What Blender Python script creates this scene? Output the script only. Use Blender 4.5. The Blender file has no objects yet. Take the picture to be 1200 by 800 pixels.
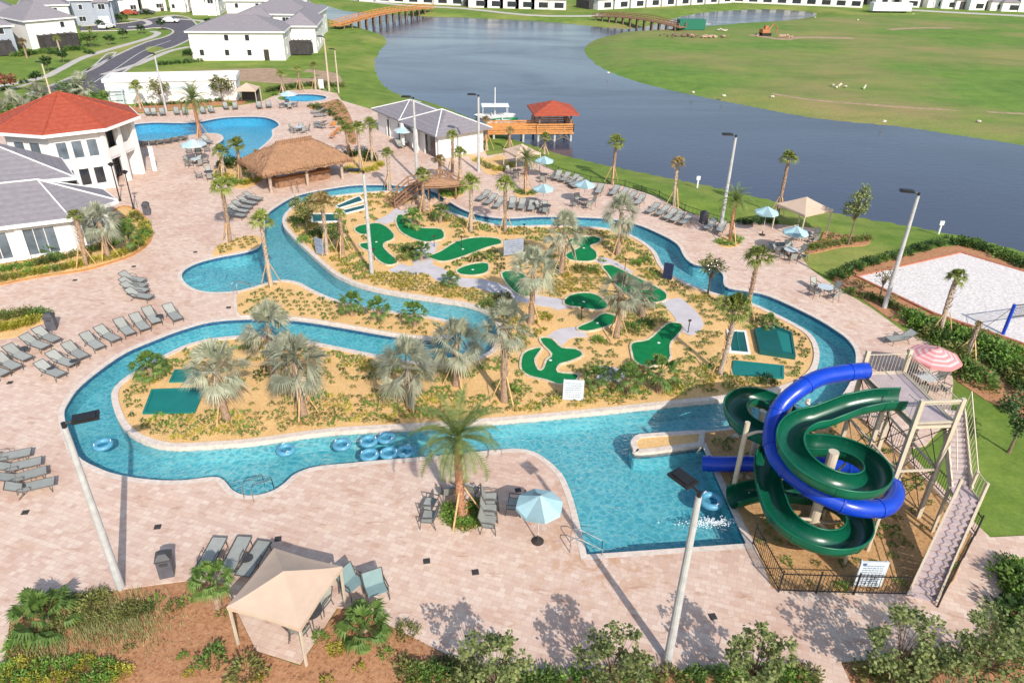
import bpy, bmesh, math, random
import numpy as np
from mathutils import Vector, Matrix
from mathutils.geometry import tessellate_polygon
rnd = random.Random(7)
PI = math.pi
sc = bpy.context.scene
COL = sc.collection

# ------------------------------------------------------------------ camera
H = 26.0; FPX = 861.7; PIT = math.radians(29.88); ROL = math.radians(1.22)
_s, _c = math.sin(PIT), math.cos(PIT)
FW = Vector((0, _c, -_s)); R0 = Vector((1, 0, 0)); U0 = Vector((0, _s, _c))
RT = R0 * math.cos(ROL) + U0 * math.sin(ROL)
UP = -R0 * math.sin(ROL) + U0 * math.cos(ROL)
cam_d = bpy.data.cameras.new('camera'); cam = bpy.data.objects.new('camera', cam_d); COL.objects.link(cam)
m = Matrix((RT, UP, -FW)).transposed().to_4x4(); m.translation = Vector((0, 0, H))
cam.matrix_world = m
cam_d.sensor_width = 36; cam_d.lens = FPX / 1200 * 36; cam_d.clip_end = 3000; cam_d.clip_start = 0.5
sc.camera = cam

def G(x, y, z=0.0):
    """where the photo's pixel ray meets the level z"""
    d = FW + RT * ((x - 600) / FPX) + UP * ((400 - y) / FPX)
    t = (z - H) / d.z
    return (d.x * t, d.y * t)
def G3(x, y, z=0.0):
    a = G(x, y, z); return Vector((a[0], a[1], z))
def GP(pts, z=0.0): return [G(a, b, z) for a, b in pts]

# ------------------------------------------------------------------ objects
def tag(o, label=None, cat=None, group=None, kind=None):
    if label: o['label'] = label
    if cat: o['category'] = cat
    if group: o['group'] = group
    if kind: o['kind'] = kind
    return o
def thing(name, label, cat, loc=(0, 0, 0), rz=0.0, group=None):
    o = bpy.data.objects.new(name, None); COL.objects.link(o)
    o.empty_display_size = 0.3
    o.location = loc; o.rotation_euler = (0, 0, rz)
    return tag(o, label, cat, group)
KIDS = {}
def link(name, me, parent=None):
    o = bpy.data.objects.new(name, me); COL.objects.link(o)
    if parent is not None:
        o.parent = parent; KIDS.setdefault(parent.name, []).append(o)
    return o
def copy_tree(o, parent=None):
    c = o.copy(); COL.objects.link(c)
    if parent is not None: c.parent = parent
    KIDS[c.name] = []
    if parent is not None: KIDS[parent.name].append(c)
    for ch in list(KIDS.get(o.name, [])): copy_tree(ch, c)
    return c
class Proto:
    """first use hands out the thing itself, later uses hand out copies"""
    def __init__(s, o): s.o = o; s.used = False
    def put(s, loc, rz=0.0, label=None, group=None, scale=None, cat=None):
        o = s.o if not s.used else copy_tree(s.o)
        s.used = True
        o.location = loc; o.rotation_euler = (0, 0, rz)
        if scale is not None: o.scale = scale if hasattr(scale, '__len__') else (scale,) * 3
        if 'group' in o and not group: del o['group']
        return tag(o, label, cat, group)

def frame_of(d):
    d = d.normalized()
    a = Vector((0, 0, 1)) if abs(d.z) < 0.95 else Vector((1, 0, 0))
    u = d.cross(a).normalized(); v = u.cross(d).normalized()
    return u, v
class MB:
    def __init__(s): s.v = []; s.f = []; s.mi = []; s.cur = 0
    def add(s, vs, fs):
        n = len(s.v); s.v += [tuple(p) for p in vs]
        for f in fs: s.f.append([i + n for i in f]); s.mi.append(s.cur)
    def box(s, c, d, rz=0.0, taper=1.0):
        x, y, z = d[0] / 2, d[1] / 2, d[2] / 2; cs, sn = math.cos(rz), math.sin(rz); vs = []
        for zz, k in ((-z, 1), (z, taper)):
            for a, b in ((-x, -y), (x, -y), (x, y), (-x, y)):
                a *= k; b *= k
                vs.append((c[0] + a * cs - b * sn, c[1] + a * sn + b * cs, c[2] + zz))
        s.add(vs, [(3, 2, 1, 0), (4, 5, 6, 7), (0, 1, 5, 4), (1, 2, 6, 5), (2, 3, 7, 6), (3, 0, 4, 7)])
    def bar(s, a, b, w, h=None, up=(0, 0, 1)):
        a = Vector(a); b = Vector(b); h = h or w; d = (b - a).normalized(); upv = Vector(up)
        if abs(d.dot(upv)) > 0.97: upv = Vector((1, 0, 0))
        u = d.cross(upv).normalized() * w / 2; v = u.cross(d).normalized() * h / 2
        vs = [p + q for p in (a, b) for q in (-u - v, u - v, u + v, -u + v)]
        s.add(vs, [(3, 2, 1, 0), (4, 5, 6, 7), (0, 1, 5, 4), (1, 2, 6, 5), (2, 3, 7, 6), (3, 0, 4, 7)])
    def tube(s, pts, r, n=8, cap=True, closed=False):
        pts = [Vector(p) for p in pts]; m_ = len(pts)
        rs = r if hasattr(r, '__len__') else [r] * m_
        base = len(s.v); u = None
        for i, p in enumerate(pts):
            if closed: d = pts[(i + 1) % m_] - pts[i - 1]
            else: d = pts[min(i + 1, m_ - 1)] - pts[max(i - 1, 0)]
            d = d.normalized()
            if u is None: u, v = frame_of(d)
            else:
                u = (u - d * u.dot(d)).normalized(); v = u.cross(d)
            for k in range(n):
                a = 2 * PI * k / n
                s.v.append(tuple(p + (u * math.cos(a) + v * math.sin(a)) * rs[i]))
        for i in range(m_ if closed else m_ - 1):
            j = (i + 1) % m_
            for k in range(n):
                l = (k + 1) % n
                s.f.append([base + i * n + k, base + j * n + k, base + j * n + l, base + i * n + l]); s.mi.append(s.cur)
        if cap and not closed:
            s.f.append([base + k for k in range(n)]); s.mi.append(s.cur)
            s.f.append([base + (m_ - 1) * n + k for k in reversed(range(n))]); s.mi.append(s.cur)
    def cyl(s, c, r, h, n=16, r2=None):
        r2 = r if r2 is None else r2
        s.tube([c, (c[0], c[1], c[2] + h)], [r, max(r2, 1e-4)], n)
    def prism(s, poly, z0, z1, bottom=False):
        n = len(poly)
        area = sum(poly[i][0] * poly[(i + 1) % n][1] - poly[(i + 1) % n][0] * poly[i][1] for i in range(n))
        if area < 0: poly = list(reversed(poly))
        tri = tessellate_polygon([[Vector((p[0], p[1], 0)) for p in poly]])
        vs = [(p[0], p[1], z1) for p in poly] + [(p[0], p[1], z0) for p in poly]
        fs = []
        for t in tri:
            a, b, c = [poly[i] for i in t]
            cr = (b[0] - a[0]) * (c[1] - a[1]) - (b[1] - a[1]) * (c[0] - a[0])
            fs.append(tuple(t) if cr > 0 else tuple(reversed(t)))
            if bottom: fs.append(tuple(i + n for i in (reversed(t) if cr > 0 else t)))
        for i in range(n):
            j = (i + 1) % n; fs.append((i + n, j + n, j, i))
        s.add(vs, fs)
    def quad(s, a, b, c, d): s.add([a, b, c, d], [(0, 1, 2, 3)])
    def tri(s, a, b, c): s.add([a, b, c], [(0, 1, 2)])
    def ball(s, c, r, n=8, m_=6, sz=1.0, jit=0.0, R=rnd):
        vs = []; fs = []
        for i in range(m_ + 1):
            t = PI * i / m_
            for k in range(n):
                a = 2 * PI * k / n; q = r * (1 + jit * (R.random() - .5))
                vs.append((c[0] + q * math.sin(t) * math.cos(a), c[1] + q * math.sin(t) * math.sin(a), c[2] + q * sz * math.cos(t)))
        for i in range(m_):
            for k in range(n):
                l = (k + 1) % n; fs.append((i * n + k, (i + 1) * n + k, (i + 1) * n + l, i * n + l))
        s.add(vs, fs)
    def lathe(s, c, prof, n=16):
        vs = []; fs = []
        for r, z in prof:
            for k in range(n):
                a = 2 * PI * k / n; vs.append((c[0] + r * math.cos(a), c[1] + r * math.sin(a), c[2] + z))
        for i in range(len(prof) - 1):
            for k in range(n):
                l = (k + 1) % n; fs.append((i * n + k, i * n + l, (i + 1) * n + l, (i + 1) * n + k))
        s.add(vs, fs)
    def mesh(s, name, mats, smooth=False):
        me = bpy.data.meshes.new(name); me.from_pydata(s.v, [], s.f); me.validate()
        if not isinstance(mats, (list, tuple)): mats = [mats]
        for q in mats: me.materials.append(q)
        if len(mats) > 1 and len(me.polygons) == len(s.mi): me.polygons.foreach_set('material_index', s.mi)
        if smooth: me.polygons.foreach_set('use_smooth', [True] * len(me.polygons))
        me.update(); return me
    def build(s, name, mats, parent=None, smooth=False):
        return link(name, s.mesh(name, mats, smooth), parent)

# ------------------------------------------------------------------ polygons
def smooth_poly(pts, n=4, closed=True, sharp=()):
    """Catmull-Rom through the points; the indices in sharp stay corners"""
    out = []; L = len(pts)
    rng = range(L) if closed else range(L - 1)
    for i in rng:
        p1 = pts[i]; p2 = pts[(i + 1) % L]
        p0 = pts[i - 1] if (closed or i > 0) else p1; p3 = pts[(i + 2) % L] if (closed or i + 2 < L) else p2
        if i in sharp: p0 = (2 * p1[0] - p2[0], 2 * p1[1] - p2[1])
        if (i + 1) % L in sharp: p3 = (2 * p2[0] - p1[0], 2 * p2[1] - p1[1])
        if i in sharp and (i + 1) % L in sharp: out.append(p1); continue
        for k in range(n):
            t = k / n; t2 = t * t; t3 = t2 * t
            out.append(tuple(0.5 * (2 * p1[q] + (p2[q] - p0[q]) * t + (2 * p0[q] - 5 * p1[q] + 4 * p2[q] - p3[q]) * t2 + (3 * p1[q] - p0[q] - 3 * p2[q] + p3[q]) * t3) for q in (0, 1)))
    if not closed: out.append(pts[-1])
    return out
def area2(p): return sum(p[i][0] * p[(i + 1) % len(p)][1] - p[(i + 1) % len(p)][0] * p[i][1] for i in range(len(p)))
def ccw(p): return list(p) if area2(p) > 0 else list(reversed(p))
def offset(poly, d):
    """move every vertex of a counter-clockwise polygon inwards by d"""
    n = len(poly); out = []
    for i in range(n):
        a = Vector(poly[i - 1]); b = Vector(poly[i]); c = Vector(poly[(i + 1) % n])
        e1 = (b - a); e2 = (c - b)
        if e1.length < 1e-6 or e2.length < 1e-6: out.append(tuple(b)); continue
        n1 = Vector((-e1.y, e1.x)).normalized(); n2 = Vector((-e2.y, e2.x)).normalized()
        q = (n1 + n2); L = q.length
        q = q / L if L > 1e-6 else n1
        k = min(1.6, 1 / max(0.3, q.dot(n1)))
        out.append(tuple(b + q * d * k))
    return out
def sheet(name, outer, holes, z, mat, skirt=None, parent=None, skirt_holes=None):
    loops = [ccw(outer)] + [list(reversed(ccw(h))) for h in holes]
    tri = tessellate_polygon([[Vector((p[0], p[1], 0)) for p in l] for l in loops])
    flat = [p for l in loops for p in l]
    mb = MB(); fs = []
    for t in tri:
        a, b, c = [flat[i] for i in t]
        cr = (b[0] - a[0]) * (c[1] - a[1]) - (b[1] - a[1]) * (c[0] - a[0])
        if abs(cr) < 1e-9: continue
        fs.append(tuple(t) if cr > 0 else tuple(reversed(t)))
    mb.add([(p[0], p[1], z) for p in flat], fs)
    for li, l in enumerate(loops):
        zb = skirt if li == 0 else skirt_holes
        if zb is None: continue
        n = len(l)
        mb.add([(p[0], p[1], z) for p in l] + [(p[0], p[1], zb) for p in l], [(i + n, (i + 1) % n + n, (i + 1) % n, i) for i in range(n)])
    return mb.build(name, mat, parent)
def ring(mb, poly, d, z0, z1):
    """a kerb of width d along the inside of a ccw polygon"""
    p = ccw(poly); q = offset(p, d); n = len(p)
    vs = [(a[0], a[1], z1) for a in p] + [(a[0], a[1], z1) for a in q] + [(a[0], a[1], z0) for a in p] + [(a[0], a[1], z0) for a in q]
    fs = []
    for i in range(n):
        j = (i + 1) % n
        fs += [(i, j, n + j, n + i), (2 * n + i, 2 * n + j, j, i), (n + i, n + j, 3 * n + j, 3 * n + i)]
    mb.add(vs, fs)
def strip(mb, line, w, z, z0=None):
    """ribbon of width w along an open line"""
    L = [Vector(p) for p in line]; n = len(L); a = []; b = []
    for i in range(n):
        d = (L[min(i + 1, n - 1)] - L[max(i - 1, 0)]).normalized(); q = Vector((-d.y, d.x)) * w / 2
        a.append(L[i] + q); b.append(L[i] - q)
    vs = [(p.x, p.y, z) for p in a] + [(p.x, p.y, z) for p in b]
    fs = [(i, n + i, n + i + 1, i + 1) for i in range(n - 1)]
    if z0 is not None:
        vs += [(p.x, p.y, z0) for p in a] + [(p.x, p.y, z0) for p in b]
        fs += [(2 * n + i, i, i + 1, 2 * n + i + 1) for i in range(n - 1)] + [(n + i, 3 * n + i, 3 * n + i + 1, n + i + 1) for i in range(n - 1)]
    mb.add(vs, fs)
def inside(p, poly):
    x, y = p; r = False; n = len(poly); j = n - 1
    for i in range(n):
        xi, yi = poly[i]; xj, yj = poly[j]
        if (yi > y) != (yj > y) and x < (xj - xi) * (y - yi) / (yj - yi) + xi: r = not r
        j = i
    return r
def np_inside(X, Y, poly):
    r = np.zeros(X.shape, bool); n = len(poly); j = n - 1
    for i in range(n):
        xi, yi = poly[i]; xj, yj = poly[j]
        if yi != yj: r ^= ((yi > Y) != (yj > Y)) & (X < (xj - xi) * (Y - yi) / (yj - yi) + xi)
        j = i
    return r
def np_dist(X, Y, poly):
    d = np.full(X.shape, 1e9); n = len(poly)
    for i in range(n):
        ax, ay = poly[i]; bx, by = poly[(i + 1) % n]; dx, dy = bx - ax, by - ay
        L = dx * dx + dy * dy + 1e-12
        t = np.clip(((X - ax) * dx + (Y - ay) * dy) / L, 0, 1)
        d = np.minimum(d, np.hypot(X - ax - t * dx, Y - ay - t * dy))
    return d
def edge_dist(p, poly):
    return float(np_dist(np.array([p[0]]), np.array([p[1]]), poly)[0])
# ------------------------------------------------------------------ materials
MATS = {}
class NT:
    def __init__(s, name):
        s.m = bpy.data.materials.new(name); s.m.use_nodes = True; s.t = s.m.node_tree; s.t.nodes.clear()
        s.out = s.t.nodes.new('ShaderNodeOutputMaterial')
    def n(s, typ, **kw):
        q = s.t.nodes.new(typ)
        for k, v in kw.items():
            if k in q.inputs.keys() if isinstance(k, str) else False: q.inputs[k].default_value = v
            else: setattr(q, k, v)
        return q
    def l(s, a, b): s.t.links.new(a, b)
    def coord(s, kind='Object', scale=(1, 1, 1), rot=(0, 0, 0)):
        c = s.n('ShaderNodeTexCoord'); mp = s.n('ShaderNodeMapping')
        mp.inputs['Scale'].default_value = scale; mp.inputs['Rotation'].default_value = rot
        s.l(c.outputs[kind], mp.inputs['Vector']); return mp.outputs['Vector']
    def noise(s, vec, scale, detail=3, rough=.55, dist=0):
        q = s.n('ShaderNodeTexNoise'); q.inputs['Scale'].default_value = scale; q.inputs['Detail'].default_value = detail
        q.inputs['Roughness'].default_value = rough; q.inputs['Distortion'].default_value = dist
        s.l(vec, q.inputs['Vector']); return q.outputs['Fac']
    def ramp(s, fac, stops):
        q = s.n('ShaderNodeValToRGB'); e = q.color_ramp.elements
        while len(e) < len(stops): e.new(0.5)
        for i, (p, c) in enumerate(stops): e[i].position = p; e[i].color = (*c, 1) if len(c) == 3 else c
        s.l(fac, q.inputs['Fac']); return q.outputs['Color']
    def mix(s, fac, a, b, mode='MIX'):
        q = s.n('ShaderNodeMix', data_type='RGBA', blend_type=mode)
        for i, x in ((0, fac), (6, a), (7, b)):
            if isinstance(x, (int, float)): q.inputs[i].default_value = x
            elif isinstance(x, tuple): q.inputs[i].default_value = (*x, 1) if len(x) == 3 else x
            else: s.l(x, q.inputs[i])
        return q.outputs[2]
    def bump(s, h, strength=.3, dist=.02):
        q = s.n('ShaderNodeBump'); q.inputs['Strength'].default_value = strength; q.inputs['Distance'].default_value = dist
        s.l(h, q.inputs['Height']); return q.outputs['Normal']
    def bsdf(s, col, rough=.7, metal=0, normal=None, spec=.4, **kw):
        q = s.n('ShaderNodeBsdfPrincipled')
        if isinstance(col, tuple): q.inputs['Base Color'].default_value = (*col[:3], 1)
        else: s.l(col, q.inputs['Base Color'])
        if isinstance(rough, (int, float)): q.inputs['Roughness'].default_value = rough
        else: s.l(rough, q.inputs['Roughness'])
        q.inputs['Metallic'].default_value = metal; q.inputs['Specular IOR Level'].default_value = spec
        if normal is not None: s.l(normal, q.inputs['Normal'])
        for k, v in kw.items(): q.inputs[k.replace('_', ' ')].default_value = v
        s.l(q.outputs[0], s.out.inputs[0]); return q
def plain(name, col, rough=.6, metal=0, var=.18, scale=3.0, bump=0, spec=.4, rand=0.0):
    t = NT(name); v = t.coord()
    n = t.noise(v, scale, 4)
    lo = tuple(c * (1 - var) for c in col); hi = tuple(min(1, c * (1 + var)) for c in col)
    c = t.ramp(n, [(.3, lo), (.7, hi)])
    if rand:
        oi = t.n('ShaderNodeObjectInfo'); h = t.n('ShaderNodeHueSaturation')
        mr = t.n('ShaderNodeMapRange'); mr.inputs[3].default_value = 1 - rand; mr.inputs[4].default_value = 1 + rand
        t.l(oi.outputs['Random'], mr.inputs[0]); t.l(mr.outputs[0], h.inputs['Value']); t.l(c, h.inputs['Color']); c = h.outputs[0]
    nm = t.bump(t.noise(v, scale * 6, 3), bump, .02) if bump else None
    t.bsdf(c, rough, metal, nm, spec); MATS[name] = t.m; return t.m
def leafmat(name, a, b, trans=.25, rough=.55, scale=.9, spec=.3):
    """foliage: per-leaf variation by position, some light through the blade"""
    t = NT(name); v = t.coord()
    geo = t.n('ShaderNodeNewGeometry')
    n = t.noise(v, scale, 3)
    rp = t.n('ShaderNodeMath', operation='MULTIPLY_ADD'); t.l(geo.outputs['Random Per Island'], rp.inputs[0]); rp.inputs[1].default_value = .6
    ad = t.n('ShaderNodeMath', operation='MULTIPLY'); t.l(n, ad.inputs[0]); ad.inputs[1].default_value = .6; t.l(ad.outputs[0], rp.inputs[2])
    c = t.ramp(rp.outputs[0], [(.2, a), (.85, b)])
    oi = t.n('ShaderNodeObjectInfo'); h = t.n('ShaderNodeHueSaturation'); mr = t.n('ShaderNodeMapRange')
    mr.inputs[3].default_value = .75; mr.inputs[4].default_value = 1.2
    t.l(oi.outputs['Random'], mr.inputs[0]); t.l(mr.outputs[0], h.inputs['Value']); t.l(c, h.inputs['Color']); c = h.outputs[0]
    d = t.n('ShaderNodeBsdfPrincipled'); t.l(c, d.inputs['Base Color']); d.inputs['Roughness'].default_value = rough; d.inputs['Specular IOR Level'].default_value = spec
    tr = t.n('ShaderNodeBsdfTranslucent'); t.l(c, tr.inputs['Color'])
    mx = t.n('ShaderNodeMixShader'); mx.inputs[0].default_value = trans
    t.l(d.outputs[0], mx.inputs[1]); t.l(tr.outputs[0], mx.inputs[2]); t.l(mx.outputs[0], t.out.inputs[0])
    MATS[name] = t.m; return t.m

def m_pavers():
    t = NT('pavers'); v = t.coord(rot=(0, 0, math.radians(18)))
    br = t.n('ShaderNodeTexBrick'); t.l(v, br.inputs['Vector'])
    br.inputs['Scale'].default_value = 1.0; br.inputs['Brick Width'].default_value = .44; br.inputs['Row Height'].default_value = .27; br.offset_frequency = 3; br.squash = .6; br.squash_frequency = 4
    br.inputs['Mortar Size'].default_value = .010; br.inputs['Mortar Smooth'].default_value = .3; br.inputs['Bias'].default_value = 0
    br.inputs['Color1'].default_value = (0, 0, 0, 1); br.inputs['Color2'].default_value = (1, 1, 1, 1); br.inputs['Mortar'].default_value = (.35, .35, .35, 1)
    tone = t.ramp(br.outputs['Color'], [(0, (.64, .455, .36)), (.4, (.70, .525, .425)), (.7, (.725, .555, .45)), (1, (.76, .61, .505))])
    n1 = t.noise(v, .16, 4, .6); big = t.ramp(n1, [(.33, (.84, .72, .68)), (.52, (1, 1, 1)), (.7, (1.0, .95, .93))])
    c = t.mix(.75, tone, big, 'MULTIPLY')
    v2 = t.coord(scale=(.55, 1.6, 1), rot=(0, 0, math.radians(-12)))
    n2 = t.noise(v2, 1.6, 5, .65, .6); blot = t.ramp(n2, [(.30, (.70, .55, .48)), (.42, (1, 1, 1))])
    c = t.mix(.75, c, blot, 'MULTIPLY')
    n5 = t.noise(t.coord(scale=(.8, 1.2, 1), rot=(0, 0, .4)), .9, 5, .7, .4); c = t.mix(.8, c, t.ramp(n5, [(.34, (.90, .80, .74)), (.46, (1, 1, 1)), (.58, (1, 1, 1)), (.72, (1.0, .94, .84))]), 'MULTIPLY')
    # rust coloured damp stain by the near corner of the splash pool, and smaller ones elsewhere
    cc = t.n('ShaderNodeTexCoord'); sb = t.n('ShaderNodeVectorMath', operation='DISTANCE'); t.l(cc.outputs['Object'], sb.inputs[0]); sb.inputs[1].default_value = (4.2, 25.3, .05)
    sd = t.n('ShaderNodeMapRange'); t.l(sb.outputs['Value'], sd.inputs[0]); sd.inputs[1].default_value = 4.2; sd.inputs[2].default_value = .5; sd.inputs[3].default_value = 0; sd.inputs[4].default_value = 1
    n6 = t.noise(v, 1.1, 5, .7, .6); n6r = t.ramp(n6, [(.47, (0, 0, 0)), (.56, (1, 1, 1))]); mm = t.n('ShaderNodeMath', operation='MULTIPLY'); t.l(sd.outputs[0], mm.inputs[0]); t.l(n6r, mm.inputs[1])
    c = t.mix(mm.outputs[0], c, (.56, .33, .20))
    n7 = t.noise(v, .55, 5, .75, 1.0); n7r = t.ramp(n7, [(.66, (0, 0, 0)), (.72, (.55, .55, .55))]); c = t.mix(n7r, c, (.50, .34, .25))
    n3 = t.noise(v, 14, 3); c = t.mix(.25, c, t.ramp(n3, [(.3, (.75, .75, .75)), (.7, (1, 1, 1))]), 'MULTIPLY')
    mort = t.mix(br.outputs['Fac'], c, t.mix(.5, c, (.42, .30, .26)))
    t.bsdf(mort, .75, 0, t.bump(n3, .15, .01), .3)
    MATS['pavers'] = t.m
def m_grass(name, a, b, dry, scale=1.0, dryamt=.62):
    t = NT(name); v = t.coord()
    n = t.noise(v, .05 * scale, 5, .6); f = t.noise(v, 3.0, 4, .7); g = t.noise(v, .35, 4, .6)
    c = t.ramp(g, [(.3, a), (.7, b)])
    c = t.mix(t.ramp(n, [(dryamt - .14, (0, 0, 0)), (dryamt + .1, (1, 1, 1))]), c, dry)
    c = t.mix(.55, c, t.ramp(f, [(.3, (.55, .6, .5)), (.7, (1.15, 1.15, 1.1))]), 'MULTIPLY')
    q_ = t.noise(t.coord(scale=(.5, 1.4, 1), rot=(0, 0, .3)), .22 * scale, 5, .7, .8); c = t.mix(.85, c, t.ramp(q_, [(.32, (.78, .82, .74)), (.5, (1, 1, 1)), (.68, (1.18, 1.10, .95))]), 'MULTIPLY')
    t.bsdf(c, .9, 0, t.bump(t.noise(v, 9, 4, .7), .5, .05), .15); MATS[name] = t.m
def m_mulch(name, a, b, dark, fine=9):
    t = NT(name); v = t.coord(); n = t.noise(v, fine, 5, .75, .5); g = t.noise(v, .6, 4)
    c = t.ramp(n, [(.28, dark), (.45, a), (.72, b)])
    c = t.mix(.4, c, t.ramp(g, [(.35, (.72, .68, .62)), (.65, (1, 1, 1))]), 'MULTIPLY')
    t.bsdf(c, .9, 0, t.bump(n, .6, .04), .15); MATS[name] = t.m
def m_water_pool():
    t = NT('pool_water'); v = t.coord(); 
    w1 = t.noise(v, 1.5, 3, .6, 1.2); w2 = t.noise(v, 5.5, 3, .6, .8)
    a = t.n('ShaderNodeMath', operation='MULTIPLY_ADD'); t.l(w2, a.inputs[0]); a.inputs[1].default_value = .45; t.l(w1, a.inputs[2])
    nm = t.bump(a.outputs[0], .95, .16)
    gl = t.n('ShaderNodeBsdfGlossy'); gl.inputs['Roughness'].default_value = .06; t.l(nm, gl.inputs['Normal'])
    fr = t.n('ShaderNodeLayerWeight'); fr.inputs['Blend'].default_value = .5; t.l(nm, fr.inputs['Normal'])
    pw = t.n('ShaderNodeMath', operation='POWER'); t.l(fr.outputs['Facing'], pw.inputs[0]); pw.inputs[1].default_value = 4.0
    fm = t.n('ShaderNodeMath', operation='MULTIPLY_ADD'); t.l(pw.outputs[0], fm.inputs[0]); fm.inputs[1].default_value = .9; fm.inputs[2].default_value = .03
    tr = t.n('ShaderNodeBsdfTransparent'); tr.inputs['Color'].default_value = (.66, .93, .96, 1)
    # painted caustics: bright Voronoi lines in the transparent tint imitate focused sunlight
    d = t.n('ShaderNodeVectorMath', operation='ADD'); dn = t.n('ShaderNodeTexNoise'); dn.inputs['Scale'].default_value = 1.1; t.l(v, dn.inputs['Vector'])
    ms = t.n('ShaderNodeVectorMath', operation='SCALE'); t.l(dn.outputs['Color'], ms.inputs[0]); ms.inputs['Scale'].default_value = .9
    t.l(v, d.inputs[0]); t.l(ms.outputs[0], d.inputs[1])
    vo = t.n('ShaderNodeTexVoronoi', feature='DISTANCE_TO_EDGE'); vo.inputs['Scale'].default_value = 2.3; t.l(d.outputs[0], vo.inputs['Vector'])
    caustic_tint = t.ramp(vo.outputs['Distance'], [(0, (1, 1, 1)), (.07, (.84, .96, .97)), (.24, (.50, .79, .85))])
    t.l(caustic_tint, tr.inputs['Color'])
    mx = t.n('ShaderNodeMixShader'); t.l(fm.outputs[0], mx.inputs[0]); t.l(tr.outputs[0], mx.inputs[1]); t.l(gl.outputs[0], mx.inputs[2])
    t.l(mx.outputs[0], t.out.inputs[0]); MATS['pool_water'] = t.m
def m_lake():
    t = NT('lake_water'); v = t.coord(scale=(.5, 1.3, 1)); n = t.noise(v, 1.1, 4, .65, .5); g = t.noise(t.coord(scale=(.4, 1, 1)), .03, 3)
    c = t.ramp(g, [(.3, (.052, .062, .098)), (.7, (.070, .080, .122))])
    pt = t.noise(t.coord(scale=(.35, 1, 1), rot=(0, 0, .25)), .045, 4, .65, .8)
    rg = t.n('ShaderNodeMapRange'); t.l(pt, rg.inputs[0]); rg.inputs[1].default_value = .35; rg.inputs[2].default_value = .65; rg.inputs[3].default_value = .09; rg.inputs[4].default_value = .26
    t.bsdf(c, rg.outputs[0], 0, t.bump(n, .35, .06), .5, IOR=1.33); MATS['lake_water'] = t.m
m_pavers()
m_grass('lawn', (.125, .205, .036), (.215, .300, .060), (.34, .33, .10), 1, .62)
m_grass('field', (.120, .225, .045), (.185, .285, .06), (.33, .27, .12), .5, .57)
m_mulch('gold_mulch', (.76, .47, .20), (.90, .65, .34), (.45, .24, .08))
m_mulch('bark_mulch', (.44, .215, .11), (.60, .34, .19), (.20, .09, .04), 6)
m_mulch('amber_mulch', (.54, .31, .14), (.70, .45, .23), (.26, .13, .05), 7)
m_mulch('bare_earth', (.40, .28, .19), (.50, .36, .26), (.26, .17, .11), 1.2)
m_water_pool(); m_lake()
def m_floor():
    t = NT('pool_plaster'); v = t.coord(); n = t.noise(v, .5, 4); f = t.noise(v, 5, 3)
    c = t.ramp(n, [(.3, (.155, .49, .545)), (.7, (.21, .57, .62))]); c = t.mix(.3, c, t.ramp(f, [(.3, (.8, .8, .8)), (.7, (1, 1, 1))]), 'MULTIPLY')
    t.bsdf(c, .8, spec=.2); MATS['pool_plaster'] = t.m
    t = NT('deep_plaster'); v = t.coord(); n = t.noise(v, .4, 4)
    t.bsdf(t.ramp(n, [(.3, (.02, .47, .72)), (.7, (.04, .56, .80))]), .8, spec=.2); MATS['deep_plaster'] = t.m
m_floor()
plain('coping', (.68, .58, .50), .6, var=.16, scale=4)
plain('coping_grey', (.50, .47, .46), .6, var=.15, scale=4)
plain('water_tile', (.05, .14, .25), .3, var=.4, scale=8)
plain('asphalt', (.115, .105, .12), .9, var=.14, scale=.6, bump=.2)
plain('concrete', (.52, .48, .44), .85, var=.10, scale=.8)
plain('pale_path', (.56, .52, .54), .85, var=.10, scale=.9)
plain('line_paint', (.75, .75, .72), .6)
plain('volley_sand', (.70, .65, .62), .95, var=.26, scale=5.5, bump=.8)
plain('turf_green', (.006, .185, .058), .85, var=.14, scale=2.0, bump=.3, spec=.15)
plain('court_teal', (.012, .185, .165), .5, var=.08, scale=1, spec=.3)
plain('court_dark', (.008, .10, .095), .5, var=.1, scale=1, spec=.3)
plain('curb_stone', (.62, .52, .38), .8, var=.25, scale=3)
plain('white_wall', (.80, .78, .75), .8, var=.05, scale=.4)
plain('stucco', (.76, .74, .72), .85, var=.05, scale=.4)
plain('grey_siding', (.36, .40, .46), .8, var=.08, scale=.5)
plain('white_trim', (.80, .80, .78), .6, var=.04)
plain('dark_glass', (.03, .035, .045), .08, var=.4, scale=.8, spec=.6)
plain('shade_glass', (.12, .15, .18), .15, var=.4, scale=.8, spec=.6)
plain('dark_metal', (.028, .028, .030), .45, metal=.3)
plain('bronze_metal', (.05, .04, .035), .5)
plain('steel', (.55, .55, .55), .25, metal=1, var=.05)
plain('galv', (.48, .49, .50), .5, var=.12, scale=2)
plain('pole_grey', (.47, .47, .47), .7, var=.14, scale=2.5, bump=.15)
plain('pole_tan', (.55, .45, .34), .7, var=.12, scale=2.5)
plain('tower_beige', (.58, .50, .385), .55, var=.08, scale=2)
plain('tower_floor', (.47, .385, .395), .8, var=.10, scale=2)
def gel(name, col):
    t = NT(name); v = t.coord(); n = t.noise(v, 1.5, 4)
    st = t.noise(t.coord(scale=(3, 3, .5)), 2.5, 4, .7); cc = t.ramp(n, [(.3, tuple(c * .8 for c in col)), (.7, col)])
    cc = t.mix(t.ramp(st, [(.60, (0, 0, 0)), (.8, (.22, .22, .22))]), cc, (.45, .5, .5))
    t.bsdf(cc, .30, spec=.5, Coat_Weight=.2, Coat_Roughness=.15); MATS[name] = t.m
gel('slide_green', (.003, .10, .052)); gel('slide_blue', (.004, .055, .54))
plain('slide_green_out', (.004, .115, .060), .35, var=.2, scale=1)
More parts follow.
